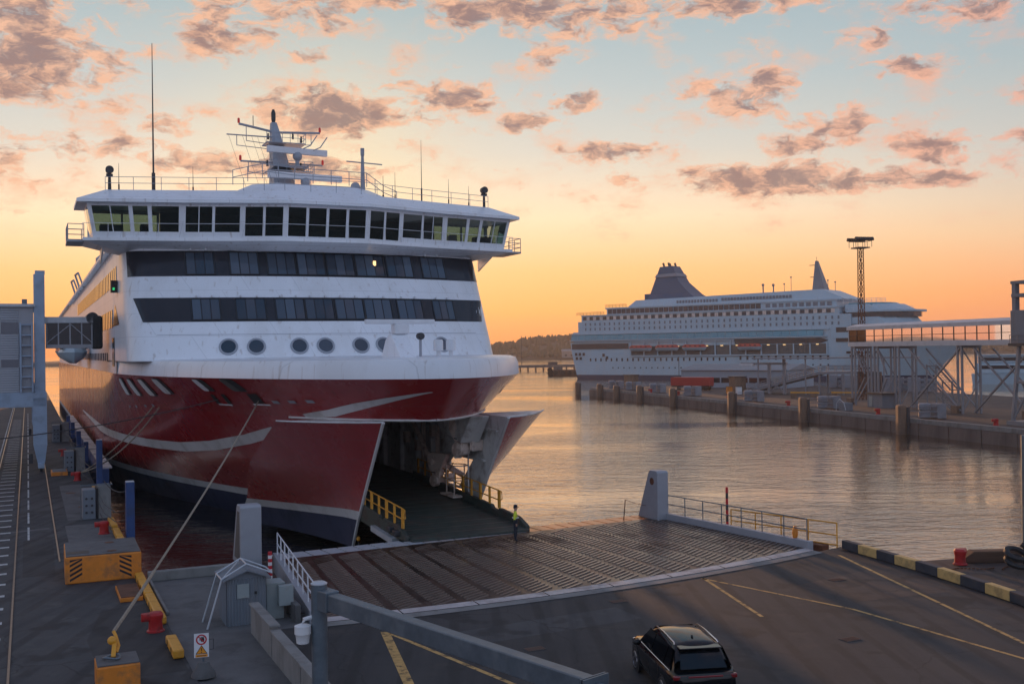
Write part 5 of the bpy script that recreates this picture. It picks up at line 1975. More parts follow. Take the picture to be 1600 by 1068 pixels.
for v, u_, h_, lab in [(4.75, 58.2, 2.9, 'tall blue fender post nearest us at the quay edge'), (4.75, 84, 3.2, 'second blue fender post along the quay, beside a red bollard'), (4.75, 104, 1.6, 'third blue fender post, where the pale fender panels begin'),
                       (4.75, 119, 1.6, 'blue fender post halfway along the pale fender panels'), (4.75, 135, 1.6, 'blue fender post toward the far end of the fender panels'), (4.75, 150, 1.6, 'last blue fender post next to the ferry side')]:
    blue_post(v, u_, h_, lab)
fp = dthing('fender_wall', 5.3, 84, 0, 'long blue fender panel with pale top strips along the ferry side', 'fender')
MB().bx(-.2, .25, 2.0, 80, .6, 3.3).build('panel_beam', 'fender_blue', fp)
for k in range(13):
    MB().bx(-.24, .5, 2.5 + 6 * k, 7.6 + 6 * k, 3.3, 3.42).build('top_strip', 'edge_plate', fp)

# striped kerb on the right
pts = [(34.43, 38.3), (34.29, 37.1), (34.15, 35.8), (33.96, 34.55), (33.80, 33.2), (33.56, 31.8), (33.3, 30.4), (32.98, 28.95), (32.7, 27.6), (32.3, 26.1), (31.95, 24.7)]
sk = dthing('striped_kerb', 0, 0, 0, 'black and yellow striped concrete kerb along the right water edge', 'kerb')
for k in range(len(pts) - 1):
    a, c = Vector((*pts[k], 2.72)), Vector((*pts[k + 1], 2.72))
    d_ = (c - a) * .006
    MB().beam(a + d_, c - d_, .32, .40).build('kerb_stone', 'kerb_yellow' if k % 2 else 'kerb_black', sk, bevel=.03)
tb = dthing('timber_log', 39.8, 32.4, 2.47, 'heavy brown timber lying at the right water edge', 'timber', rz=R(-24))
MB().prism_axis([(-3.2, .0), (3.0, 0), (3.0, .5), (-2.8, .5), (-3.3, .15)], -.3, .3, 'y').build('log_body', 'timber', tb, bevel=.04)
sc_ = dthing('scrap_bar', 35.6, 28.3, 2.5, 'bent rusty bar lying behind the striped kerb', 'bar')
MB().pipe([(-.6, -.3, .06), (-.1, 0, .1), (.7, .35, .06)], .07, 6).build('bar_body', 'rust', sc_)
cm = dthing('rubber_coil', 37.3, 31.2, 2.5, 'dark coil of heavy hose beside the post at the right edge', 'coil')
q = MB()
q.pipe([(.55 * math.cos(k * .4), .35 * math.sin(k * .4), .25 + .02 * k + .25 * math.sin(k * .4)) for k in range(34)], .12, 6)
q.build('hose_coil', 'rubber', cm, smooth=40)
chn = dthing('mooring_chain', 36.5, 32.4, 2.5, 'slack rusty chain trailing over the brown quay corner', 'chain')
q = MB()
for k in range(34):
    x, y = -1.6 + k * .12, .25 * math.sin(k * .35) + (-.3 if k > 16 else .1) - k * .02
    q.box((x, y, .03), (.10, .05, .05), .5 * math.cos(k * .35))
tag(q.build('chain_link', 'rust', chn), kind='stuff')
lp = dthing('reflection_post', 38.15, 31.5, 2.47, 'tall grey blue post built for a ghost reflection at the right edge of the quay corner', 'post')  # ghost reflection at the right edge, built as a solid upright
MB().tube((0, 0, 0), (0, 0, 5.6), .16, .14, 12).build('post_tube', 'galv', lp, smooth=40)
MB().box((0, 0, .04), (.6, .6, .08)).build('base_plate', 'galv', lp)

# ================================================================== HEIGHT GANTRY
p0 = Vector((-4.05, 21.8, 2.5))
ga = empty('height_gantry', p0, 0, 'grey steel post with long sloping cross beam in the foreground', 'gantry')
MB().tube((0, 0, 0), (0, 0, 4.72), .165, n=20).build('gantry_post', 'galv', ga, smooth=40)
MB().lathe([(.172, 0), (.172, .02), (.12, .05)], (0, 0, 4.72), 20).build('post_cap', 'galv_light', ga, smooth=40)
gb0, gb1 = Vector((.1, -.05, 4.42)), Vector((5.2, -5.65, 4.30))
MB().beam(gb0, gb1, .26, .34).build('cross_beam', 'galv', ga, bevel=.02)
dn = (gb1 - gb0).normalized()
MB().beam(gb1, gb1 + dn * .03, .55, .42).build('end_flange', 'galv', ga)
MB().beam(gb1 + dn * .06, gb1 + dn * .09, .55, .42).build('end_flange', 'galv', ga)
bm_ = MB().ball((0, 0, 0), .035, 6).mesh('bolt', 'dark_steel')
for sx in (-.2, .2):
    for sz in (-.14, .14):
        sd = Vector((-dn.y, dn.x, 0)).normalized()
        part(bm_, 'bolt', ga, gb1 - dn * .03 + sd * sx + Vector((0, 0, sz)))
MB().tube(gb1 + dn * .09, gb1 + dn * 3, .13, n=12).build('beam_arm', 'galv', ga, smooth=40)
MB().beam(gb0 - dn * .1, gb0 + dn * .35, .32, .42).build('beam_collar', 'galv', ga, bevel=.02)
cmr = empty('dome_camera', p0 + Vector((-.32, -.12, 3.72)), 0, 'white dome camera on a short bracket at the gantry post', 'camera')
MB().lathe([(.05, .22), (.17, .18), (.17, .02), (.15, .0), (.13, -.17), (.10, -.19)], (0, 0, 0), 16).build('dome_body', 'sign_white', cmr, smooth=40)
MB().pipe([(0, 0, .2), (.02, .02, .3), (.2, .08, .34), (.33, .12, .34)], .045, 8).build('camera_arm', 'sign_white', cmr, smooth=40)
MB().box((.30, .10, .28), (.06, .22, .34)).build('wall_plate', 'sign_white', cmr)

# ================================================================== BOARDING TOWER (left)
tw = dthing('boarding_tower', .9, 95.5, 2.5, 'pale blue boarding tower on wheeled legs with louvred cabin at the left edge', 'tower')
MB().bx(-.42, .42, -.45, .45, 5.0, 16.2).build('tower_column', 'tower_blue', tw, bevel=.03)
MB().bx(-.30, .45, -.35, .35, 16.2, 16.5).build('column_cap', 'tower_blue', tw)
for x, y0, nm in ((0, 0, 'leg'), (0, 33, 'leg')):
    MB().loft([[(-.55, y0 - .5, 6.0), (.5, y0 - .5, 6.0), (.5, y0 + .5, 6.0), (-.55, y0 + .5, 6.0)], [(-.55, y0 - .5, 2.2), (.5, y0 - .5, 2.2), (.5, y0 + .5, 2.2), (-.55, y0 + .5, 2.2)],
               [(-.22, y0 - .3, .6), (.3, y0 - .3, .6), (.3, y0 + .3, .6), (-.22, y0 + .3, .6)]], True, True).build('leg', 'tower_blue', tw)
    bg_ = MB().box((.03, y0, .5), (.5, 1.8, .4)).build('wheel_bogie', 'tower_blue', tw, bevel=.04)
    for yy in (-.55, .55):
        MB().lathe([(.3, -.1), (.34, -.06), (.34, .06), (.3, .1)], (.03, y0 + yy, .32), 14, axis='x').build('wheel', 'dark_steel', bg_, smooth=30)
    MB().box((-.75, y0 - .3, 1.1), (.3, .5, .8)).build('drive_unit', 'dark_steel', tw, bevel=.04)
MB().bx(-7.5, .5, -.5, .5, 5.3, 6.5).build('portal_beam', 'tower_blue', tw, bevel=.03)
MB().bx(-7.5, .5, 32.5, 33.5, 5.3, 6.5).build('portal_beam', 'tower_blue', tw, bevel=.03)
MB().bx(-.1, .5, .5, 32.5, 5.6, 6.3).build('side_beam', 'tower_blue', tw)
cab = MB().bx(-7.5, -.45, -.3, 12, 6.5, 13.5).build('cabin_body', 'tower_clad', tw)
lm = MB().box((0, 0, 0), (5.3, .05, .14)).mesh('cladding_slat', 'tower_clad')
for k in range(36):
    z_ = 6.62 + k * .19
    if 8.55 < z_ < 9.2 or 11.3 < z_ < 12.3:
        continue
    part(lm, 'cladding_slat', tw, (-4.2, -.33, z_), (R(-14), 0, 0))
for z0, z1 in ((8.55, 9.25), (11.3, 12.35)):
    MB().bx(-6.9, -1.6, -.36, -.3, z0, z1).build('window_strip', 'corridor_glass' if False else 'pane_dark', tw)
    for x in (-5.6, -4.2, -2.9):
        MB().bx(x - .04, x + .04, -.40, -.36, z0, z1).build('window_mullion', 'tower_clad', tw)
MB().bx(-7.7, -.3, -.6, 12.2, 13.5, 13.75).build('cabin_roof', 'galv_light', tw)
ld = MB()
for x in (-1.42, -.55):
    ld.bx(x - .06, x + .06, -.75, -.45, 6.5, 12.2)
ld.build('ladder_frame', 'tower_blue', tw)
for k in range(7):
    MB().bx(-1.36, -.6, -.72, -.5, 6.9 + k * .85, 7.0 + k * .85).build('ladder_shelf', 'tower_blue', tw)
MB().bx(-1.3, -.9, 1, 1.6, 13.75, 14.2).build('roof_unit', 'galv', tw)
gw = dthing('boarding_gangway', 1.4, 97.0, 12.6, 'enclosed glazed gangway reaching from the tower to the ferry side', 'gangway')
MB().bx(0, 3.6, -1.2, 1.2, 0, .3).build('gangway_floor', 'tower_clad', gw)
MB().bx(-.1, 3.7, -1.3, 1.3, 2.1, 2.6).build('gangway_roof', 'galv_light', gw)
for y in (-1.15, 1.15):
    MB().bx(0, 3.6, y - .02, y + .02, .3, 2.1).build('glass_side', 'corridor_glass', gw)
    q = MB()
    for x in (.05, .95, 1.85, 2.75, 3.55):
        q.bx(x - .05, x + .05, y - .05, y + .05, .3, 2.1)
    q.beam((0, y, .4), (1.9, y, 2.0), .06, .06)
    q.beam((1.9, y, 2.0), (3.6, y, .4), .06, .06)
    q.build('side_truss', 'tower_clad', gw)
MB().bx(3.6, 4.4, -1.4, 1.4, -.1, 2.7).build('bellows', 'rubber', gw, bevel=.2)
MB().lathe([(.5, -1.3), (.5, 1.3)], (3.6, 0, 2.5), 14, axis='y').build('shutter_roll', 'dark_steel', gw, smooth=30)

# ================================================================== ROPES
def rope(p0, p1, sag, r_, label, material='rope', n=24):
    p0, p1 = Vector(p0), Vector(p1)
    pts = []
    for k in range(n + 1):
        q_ = k / n
        p_ = p0.lerp(p1, q_)
        p_.z -= sag * 4 * q_ * (1 - q_)
        pts.append(p_)
    o = MB().pipe(pts, r_, 6).build('mooring_rope', material)
    return tag(o, label, 'rope', 'mooring ropes of the ferry')
rope(D(2.2, 33.05, 3.9), D(VC - 7.75, 63.3, 9.15), .25, .045, 'long pale mooring rope slanting from the front hook up to the bow')
rope(D(2.2, 33.05, 3.9), D(3.84, 37.89, 4.606), .02, .058, 'thick chafed lower end of the long mooring rope above the hook', 'rope', 8)
rope(D(3.5, 86.8, 3.0), D(VC - 11.9, 80.3, 8.3), .5, .05, 'thin mooring line from the second bollard up to the red hull')
rope(D(3.4, 87.0, 3.0), D(VC - 11.6, 79.2, 8.3), .9, .05, 'second thin line beside it, running up to the red hull')
rope(D(-6.0, 78, 6.4), D(VC - 9.4, 67.7, 9.1), .5, .04, 'dark cable crossing low over the quay from the left edge to the bow', 'rope_dark')
rope(D(4.75, 58.3, 5.0), D(4.0, 66.2, 4.6), .35, .03, 'short chain line between the grey fender block and the blue post', 'rope_dark')
bo = MB()
bpts = []
fl_rope = dthing('floating_boom', 0, 0, 0, 'floating line with yellow floats curving on the dark water below the bow door', 'boom')
path = [Vector((9.8, 51.2, .1)), Vector((12.5, 52.2, .05)), Vector((15, 54, .05)), Vector((16.6, 57.0, .4)), Vector((17.0, 58.4, 1.4))]
MB().pipe(path, .04, 5).build('boom_line', 'rope_dark', fl_rope)
# drain grates and bolts on the apron
for v, u_ in ((14.5, 30.2), (20.0, 34.4), (29.6, 33.4), (24.0, 26.5)):
    dg_ = MB().box((0, 0, 0), (.62, .42, .012)).build('drain_grate', 'dark_steel', apron, loc=D(v, u_, 2.508), rot=TH)
    gq = MB()
    for k in range(7):
        gq.box((-.26 + .087 * k, 0, .01), (.03, .36, .012))
    tag(gq.build('grate_bar', 'rust', dg_), kind='stuff')
fm_ = MB().lathe([(.05, -.35), (.1, -.25), (.1, .25), (.05, .35)], (0, 0, 0), 8, axis='x').mesh('boom_float', 'yellow_paint')
for i in range(4):
    for q_ in (.1, .5, .9):
        p_ = path[i].lerp(path[i + 1], q_)
        d_ = path[i + 1] - path[i]
        part(fm_, 'boom_float', fl_rope, p_ + Vector((0, 0, .06)), (0, 0, math.atan2(d_.y, d_.x)))

# ================================================================== CAR
car = empty('parked_car', (4.62, 29.9, 2.5), R(8), 'black estate car with silver roof rails driving towards the ramp', 'car')
# local: +y forward, x right; length 4.9, width 1.92
def carsec(y, zb, zt, w_, wt, belly=.02):
    """closed section of the lower body"""
    return [(-w_ * .94, y, zb), (-w_, y, zb + .18), (-w_ - belly, y, (zb + zt) * .5), (-w_, y, zt - .1), (-wt, y, zt), (wt, y, zt), (w_, y, zt - .1), (w_ + belly, y, (zb + zt) * .5), (w_, y, zb + .18), (w_ * .94, y, zb)]
body = MB()
body.loft([carsec(-2.42, .50, .92, .70, .62), carsec(-2.36, .36, 1.02, .84, .78), carsec(-2.15, .26, 1.06, .92, .86), carsec(-1.4, .24, 1.04, .95, .88), carsec(0, .24, 1.01, .955, .88), carsec(1.2, .24, .99, .95, .86),
           carsec(1.9, .25, .95, .93, .80), carsec(2.3, .28, .85, .84, .68), carsec(2.45, .40, .72, .66, .52)], True, True)
body.build('body', 'car_black', car, smooth=45)
def cabsec(y, z0, z1, w0, w1):
    return [(-w0, y, z0), (-w1, y + 0, z1 - .06), (-w1 + .08, y, z1), (0, y, z1 + .035), (w1 - .08, y, z1), (w1, y, z1 - .06), (w0, y, z0)]
def slantsec(yb, yt, z0, z1, w0, w1):
    h_ = [(w0, yb, z0), (w0 - (w0 - w1) * .5, yb + (yt - yb) * .5, z0 + (z1 - z0) * .52), (w1 + .01, yt, z1 - .09), (w1 - .05, yt, z1 - .03), (w1 - .18, yt, z1 + .005), (w1 * .4, yt, z1 + .035)]
    return [(-x, y, z) for x, y, z in h_] + [(0, yt, z1 + .042)] + h_[::-1]
cb_ = MB()
secs = [slantsec(-2.18, -1.98, 1.0, 1.30, .84, .74), slantsec(-2.12, -1.72, 1.0, 1.62, .86, .66), slantsec(-1.5, -1.45, 1.0, 1.665, .88, .655), slantsec(-.5, -.45, .99, 1.69, .88, .66), slantsec(.45, .2, .98, 1.66, .88, .66), slantsec(1.35, .75, .96, 1.52, .86, .64), slantsec(1.5, 1.35, .95, 1.0, .84, .78)]
cb_.loft(secs, False)
cb_.build('cabin', 'car_black', car, smooth=45)
def lerp_sec(i, q):
    return [Vector(a).lerp(Vector(c), q) for a, c in zip(secs[i], secs[i + 1])]
def glass_quad(pts, name='side_window', m_='car_glass', off=Vector((0, 0, 0))):
    MB().add([Vector(p_) + off for p_ in pts], [(0, 1, 2, 3)]).build(name, m_, car)
# rear window on the hatch
def pt(sec, j, k, q):
    return Vector(sec[j]).lerp(Vector(sec[k]), q)
a, c = secs[0], secs[1]
glass_quad([(-.66, -2.19, 1.10), (.66, -2.19, 1.10), (.55, -1.80, 1.585), (-.55, -1.80, 1.585)], 'rear_window', off=Vector((0, -.035, .02)))
glass_quad([(-.74, 1.33, 1.03), (.74, 1.33, 1.03), (.56, .42, 1.60), (-.56, .42, 1.60)], 'windscreen', off=Vector((0, .06, .03)))
for sgn in (-1, 1):
    for y0, y1, y2, y3 in ((-1.98, -1.35, -1.38, -1.72), (-1.30, -.12, -.12, -1.33), (-.04, 1.12, .55, -.04)):
        z0, z1 = 1.05, 1.56
        w0, w1 = .885, .70
        glass_quad([(sgn * w0, y0, z0), (sgn * w0, y1, z0), (sgn * w1, y2, z1), (sgn * w1, y3, z1)], off=Vector((sgn * .012, 0, 0)))
    MB().pipe([(sgn * .90, -1.98, 1.035), (sgn * .91, -.5, 1.03), (sgn * .90, 1.2, 1.02)], .014, 5).build('chrome_strip', 'chrome', car)
    MB().pipe([(sgn * .63, -1.60, 1.64), (sgn * .62, -1.5, 1.685), (sgn * .62, -.5, 1.715), (sgn * .62, .25, 1.685), (sgn * .63, .40, 1.63)], .02, 6).build('roof_rail', 'chrome', car, smooth=40)
    mo_ = MB().ball((sgn * 1.06, .85, 1.06), .12, 8, sc=(1, .7, .75)).build('wing_mirror', 'car_black', car, smooth=True)
    for y in (-1.45, 1.45):
        arch = MB()
        arch.lathe([(.42, -.03), (.42, .03)], (sgn * .935, y, .36), 20, axis='x')
        arch.build('wheel_arch', 'car_trim', car)
        wh = MB().lathe([(.25, -.11), (.33, -.11), (.36, -.07), (.36, .07), (.33, .11), (.25, .11)], (sgn * .87, y, .36), 24, axis='x').build('wheel', 'rubber', car, smooth=30)
        rim_ = MB()
        rim_.lathe([(.25, -.02), (.25, .02)], (sgn * .96, y, .36), 20, axis='x')
        MB().lathe([(.25, -.012), (.25, .012)], (sgn * .955, y, .36), 20, axis='x').build('rim_back', 'car_trim', wh)
        q = MB()
        for k in range(5):
            an = 6.28318 * k / 5
            q.beam((sgn * .985, y, .36), (sgn * .985, y + .24 * math.cos(an), .36 + .24 * math.sin(an)), .03, .07)
        q.pipe([(sgn * .985, y + .24 * math.cos(6.28318 * k / 20), .36 + .24 * math.sin(6.28318 * k / 20)) for k in range(21)], .018, 5)
        q.build('rim', 'rim', wh)
    for y in (-.75, .42):
        MB().box((sgn * .965, y, .90), (.03, .2, .035)).build('door_handle', 'car_black', car, bevel=.01)
    MB().box((sgn * .70, -2.33, .93), (.40, .12, .13)).build('tail_light', 'tail_red', car, bevel=.03)
    MB().box((sgn * .66, 2.31, .74), (.32, .14, .10)).build('headlight', 'chrome', car, bevel=.03)
MB().box((0, -2.385, .945), (.98, .06, .06)).build('light_bar', 'tail_red', car, bevel=.015)
MB().bx(-.60, .60, -2.02, -1.66, 1.60, 1.635).build('roof_spoiler', 'car_black', car, bevel=.015)
MB().box((0, -2.44, .55), (1.2, .06, .2)).build('rear_bumper', 'car_trim', car, bevel=.02)
MB().box((0, -2.435, .66), (.52, .03, .11)).build('number_plate', 'sign_white', car)
MB().ball((0, -1.2, 1.73), .045, 6, sc=(.7, 1.6, 1.2)).build('roof_antenna', 'car_trim', car)

for sgn in (-1, 1):
    gp = MB()
    for y in (-1.02, -.06, 1.08):
        gp.box((sgn * .972, y, .66), (.006, .014, .66))
    gp.box((sgn * .966, 0.02, .36), (.01, 2.1, .012))
    tag(gp.build('door_gap', 'black_paint', car), kind='stuff')
car.scale = (.96, .96, .94)

# ================================================================== PERSON
def person(loc, rz_, label):
    t_ = empty('person', loc, rz_, label, 'person')
    verts = [(0, 0, .95), (0, 0, 1.15), (0, 0, 1.36), (0, .005, 1.50), (0, -.01, 1.60), (0, -.015, 1.70),              # 0..5 spine/head
             (-.10, 0, .92), (-.11, .02, .50), (-.115, -.01, .09), (-.12, -.12, .05), (.10, 0, .92), (.11, -.02, .50), (.12, .02, .09), (.13, -.09, .05),   # 6..13 legs
             (-.19, 0, 1.40), (-.25, .03, 1.15), (-.24, -.06, .93), (.19, 0, 1.40), (.25, .04, 1.15), (.25, -.04, .92)]   # 14..19 arms
    rad = [.155, .15, .165, .062, .085, .09, .10, .072, .052, .042, .10, .072, .052, .042, .068, .056, .040, .068, .056, .040]
    edges = [(0, 1), (1, 2), (2, 3), (3, 4), (4, 5), (0, 6), (6, 7), (7, 8), (8, 9), (0, 10), (10, 11), (11, 12), (12, 13), (2, 14), (14, 15), (15, 16), (2, 17), (17, 18), (18, 19)]
    for base in (16, 19):           # palm and five fingers of unequal length
        bx_, by_, bz_ = verts[base]
        pidx = len(verts)
        verts.append((bx_, by_ - .01, bz_ - .06))
        rad.append(.030)
        edges.append((base, pidx))
        for f_, (dy, ln) in enumerate(((-.03, .085), (-.01, .095), (.01, .09), (.028, .07))):
            verts.append((bx_, by_ - .01 + dy, bz_ - .06 - ln * .55))
            rad.append(.011)
            edges.append((pidx, len(verts) - 1))
            verts.append((bx_ + (.015 if bx_ < 0 else -.015), by_ - .015 + dy, bz_ - .06 - ln))
            rad.append(.009)
            edges.append((len(verts) - 2, len(verts) - 1))
        verts.append((bx_ + (.02 if bx_ < 0 else -.02), by_ - .05, bz_ - .07))
        rad.append(.011)
        edges.append((pidx, len(verts) - 1))
    me = bpy.data.meshes.new('body')
    me.from_pydata(verts, edges, [])
    o = bpy.data.objects.new('body', me)
    scene.collection.objects.link(o)
    sk_ = o.modifiers.new('skin', 'SKIN')
    sv_ = me.skin_vertices[0].data
    for i, r_ in enumerate(rad):
        sv_[i].radius = (r_, r_ * (.78 if i < 3 else 1))
    sv_[0].use_root = True
    ss_ = o.modifiers.new('subd', 'SUBSURF')
    ss_.levels = 2
    ss_.render_levels = 2
    dg = bpy.context.evaluated_depsgraph_get()
    new = bpy.data.meshes.new_from_object(o.evaluated_get(dg))
    bpy.data.objects.remove(o)
    for mm_ in ('navy_cloth', 'hi_vis', 'skin', 'rubber'):
        new.materials.append(MATS[mm_])
    for p_ in new.polygons:
        x, y, z = p_.center
        arm_ = abs(x) > .185
        if z > 1.52 or (arm_ and z < .93):
            p_.material_index = 2
        elif z < .09:
            p_.material_index = 3
        elif z > 1.13:
            p_.material_index = 1
        p_.use_smooth = True
    bo_ = bpy.data.objects.new('body', new)
    scene.collection.objects.link(bo_)
    bo_.parent = t_
    cap = MB().lathe([(.098, 0), (.105, .05), (.095, .10), (.04, .13)], (0, -.01, 1.715), 12)
    cap.box((0, -.12, 1.725), (.13, .10, .015))
    cap.build('cap', 'navy_cloth', t_, smooth=30)
    fc = MB()
    fc.box((0, -.108, 1.655), (.026, .03, .04))
    fc.box((0, -.100, 1.615), (.05, .012, .010))
    for sx in (-.034, .034):
        fc.box((sx, -.098, 1.685), (.022, .012, .012))
    for sx in (-.09, .09):
        fc.box((sx, -.01, 1.665), (.02, .035, .055))
    fc.build('face_features', 'skin', t_, bevel=.005)
    MB().lathe([(.090, 0), (.094, .03), (.088, .07)], (0, .012, 1.66), 12).build('hair', 'rubber', t_, smooth=True)
    MB().lathe([(.172, 0), (.172, .045)], (0, 0, 1.17), 16).build('reflective_band', 'reflective', t_, smooth=True)
    return t_
person(D(22.05, 47.95, 2.40), TH + R(60), 'person in yellow jacket, dark trousers and cap standing on the ramp')
# ================================================================== EAST PIER
pile_s = [21.5, 46.5, 71, 97, 115, 129.5, 141, 158]
near_far = ['nearest', 'second nearest', 'third nearest', 'fourth', 'fifth', 'third last', 'second last', 'farthest']
for k, s_ in enumerate(pile_s):
    t_ = ething('fender_pile', -.75, s_, 0, f'{near_far[k]} brown fender pile standing in the water along the far pier', 'pile', 'fender piles along the far pier', R(-14))
    h_ = 3.9 if k < 3 else (3.7 if k < 5 else 3.3)
    q = MB()
    q.bx(-.75, .35, -.75, .75, -3, h_)
    q.build('pile_body', 'pile_wood', t_, bevel=.3)
    MB().bx(.36, .75, -.6, .6, -2, h_ - .3).build('pile_backing', 'dark_steel', t_)
    if k < 7:
        f_ = ething('fender_unit', 1.9, s_ - 1.0, 2.0, f'grey fender unit with rubber drums behind the {near_far[k]} brown pile', 'fender', 'fender units on the far pier', 0)
        MB().lathe([(.6, 0), (.78, .15), (.78, .85), (.6, 1.0), (.78, 1.15), (.78, 1.85), (.6, 2.0)], (0, 0, .1), 16).build('rubber_drum', 'fender_grey', f_, smooth=40)
        MB().bx(1.3, 2.7, -.9, .9, .05, 2.0).build('anchor_block', 'fender_grey', f_, bevel=.05)
        q = MB()
        for z_ in (.35, 1.0, 1.7):
            q.bx(-1.5, 1.3, -.95, -.85, z_ - .06, z_ + .06)
            q.bx(-1.5, 1.3, .85, .95, z_ - .06, z_ + .06)
        q.build('drum_bracket', 'fender_grey', f_)
for s_, lab in [(6, 'red bollard at the right end of the far pier edge'), (29.7, 'red bollard on the far pier right of the second pile'), (54.5, 'red bollard on the far pier left of the second pile'),
                (75.8, 'red bollard on the far pier left of the third pile'), (98.6, 'red bollard on the far pier near the red trailer'), (113.3, 'farthest tiny red bollard on the far pier')]:
    bollard(1.1, s_, lab, 'e', 1.25, 2.12)

# boarding corridor on trestles
co = ething('boarding_corridor', 14.0, 4.0, 2.0, 'long glazed boarding corridor raised on grey trestles across the far pier', 'corridor')
Z0, Z1, Z2, Z3 = 9.6, 10.35, 12.3, 13.3
L0, L1 = 0.0, 50.5
MB().bx(-1.7, 1.7, L0, L1, Z0, Z1).build('corridor_floor', 'corridor_trim', co, bevel=.04)
MB().prism_axis([(-1.9, Z2), (1.9, Z2), (1.9, Z2 + .55), (0, Z3), (-1.9, Z2 + .55)], L0 - .2, L1 + .2, 'y').build('corridor_roof', 'corridor_trim', co)
n = 21
for k in range(n):
    y0 = L0 + (L1 - L0) * k / n
    y1 = L0 + (L1 - L0) * (k + 1) / n
    for x in (-1.62, 1.62):
        MB().add([(x, y0 + .06, Z1), (x, y1 - .06, Z1), (x, y1 - .06, Z2), (x, y0 + .06, Z2)], [(0, 1, 2, 3)]).build('glass_pane', 'corridor_glass', co)
        MB().bx(x - .06, x + .06, y0 - .06, y0 + .06, Z1, Z2).build('mullion', 'dark_steel', co)
MB().bx(-1.66, -1.58, L0, L1, Z1 + .9, Z1 + .98).build('handrail', 'dark_steel', co)
MB().bx(-1.7, 1.7, L1 - .1, L1 + .02, Z1, Z2).build('end_wall', 'corridor_trim', co)
MB().bx(-.2, 1.2, L0 + .5, L1 - .5, Z1, Z1 + 1.0).build('bench_row', 'interior_dark', co)
for s_ in (49.4, 43.0, 37.5, 23.0, 9.0):
    q = MB()
    for x in (-1.5, 1.5):
        for dy in (-.45, .45):
            q.bx(x - .13, x + .13, s_ + dy - .13, s_ + dy + .13, 0, Z0)
    q.bx(-1.5, 1.5, s_ - .6, s_ + .6, Z0 - .35, Z0)
    q.beam((-1.5, s_ - .45, .3), (1.5, s_ - .45, 5), .14, .14)
    q.beam((1.5, s_ - .45, 5), (-1.5, s_ - .45, Z0 - .4), .14, .14)
    q.build('trestle_leg', 'truss_grey', co)
for a, c in ((49.4, 43.0), (43.0, 37.5), (23, 9.0), (37.5, 23)):
    q = MB()
    if a - c < 13:
        q.beam((-1.5, a, .4), (-1.5, (a + c) / 2, 4.6), .2, .2)
        q.beam((-1.5, a - .5, Z0 - .4), (-1.5, (a + c) / 2, 5.2), .2, .2)
    else:
        q.beam((-1.5, c, .4), (-1.5, a - 3, Z0 - .4), .22, .22)
        q.beam((-1.5, c, Z0 - .4), (-1.5, a - 3, .4), .22, .22)
        q.beam((1.5, c, .4), (1.5, a - 3, Z0 - .4), .2, .2)
    q.build('cross_brace', 'truss_grey', co)
ft = MB().box((0, 0, .55), (.9, 1.3, 1.1)).mesh('trestle_foot', 'pile_wood')
for s_ in (49.4, 43.0, 23.0, 9.0):
    part(ft, 'trestle_foot', co, (-1.5, s_ + .9, 0))
# stairs below the corridor
stw = ething('stair_tower', 15.5, 33.5, 2.0, 'grey steel stairs with landings beneath the raised corridor', 'stairs')
for k, (ya, za, yb, zb_) in enumerate(((3.2, 6.6, -1.6, 3.2), (3.0, 3.3, -2.0, .1))):
    q = MB()
    for x in (-.9, .4):
        q.beam((x, ya, za), (x, yb, zb_), .08, .26)
        q.tube((x, ya, za + 1.0), (x, yb, zb_ + 1.0), .04, n=5)
        q.tube((x, ya, za + .55), (x, yb, zb_ + .55), .03, n=5)
    for i in range(11):
        f_ = i / 10
        q.box((-.25, ya + (yb - ya) * f_, za + (zb_ - za) * f_), (1.3, .3, .05))
    q.build('stair_flight', 'truss_grey', stw)
q = MB()
for x in (-1.0, .6):
    for y in (-2.2, 0, 3.6):
        q.bx(x - .08, x + .08, y - .08, y + .08, 0, 6.8 if y > 1 else 4.4)
q.bx(-1, .6, -2.4, -1.4, 3.1, 3.25)
q.bx(-1, .6, 2.9, 3.8, 6.5, 6.65)
q.build('landing_frame', 'truss_grey', stw)
# moving boarding tower at right
mt = ething('gangway_tower', 6.3, 5.6, 2.0, 'grey steel gangway tower on slanted legs at the right edge', 'tower')
MB().bx(-2.2, 2.0, -3, 2.2, -.0, .5).build('base_beam', 'truss_grey', mt)
q = MB()
for x, y in ((-1.6, 1.8), (1.6, 1.8), (-1.6, -2.6), (1.6, -2.6)):
    q.beam((x, y, .5), (x * .7, y * .6, 9.8), .38, .38)
q.build('tower_leg', 'truss_grey', mt)
q = MB()
q.beam((-1.6, 1.8, .5), (-1.2, -1.0, 5.2), .2, .2)
q.beam((-1.6, -2.6, .5), (-1.3, .6, 5.2), .2, .2)
q.bx(-1.5, 1.5, -2.2, 1.6, 5.0, 5.3)
q.build('leg_brace', 'truss_grey', mt)
q = MB()
for k in range(12):
    q.bx(-1.75, -1.55, -1.6, -1.0, 1.0 + .7 * k, 1.06 + .7 * k)
q.bx(-1.8, -1.7, -1.65, -1.58, .8, 9.6)
q.bx(-1.8, -1.7, -1.02, -.95, .8, 9.6)
q.build('access_ladder', 'truss_grey', mt)
MB().bx(-1.7, 4.5, -3.4, 1.9, 9.8, 13.8).build('tower_cabin', 'shed_grey', mt, bevel=.06)
MB().bx(-1.9, 4.7, -3.6, 2.1, 9.5, 9.85).build('cabin_floor', 'dark_steel', mt)
q = MB()
for y in (-3.0, 1.5):
    q.bx(-1.5, -.9, y - .3, y + .3, 13.8, 17.2)
q.bx(-1.6, 4, -3.3, 1.8, 15.4, 15.8)
q.bx(-1.6, 4, -3.4, 1.9, 17.0, 17.35)
q.build('head_frame', 'shed_grey', mt)
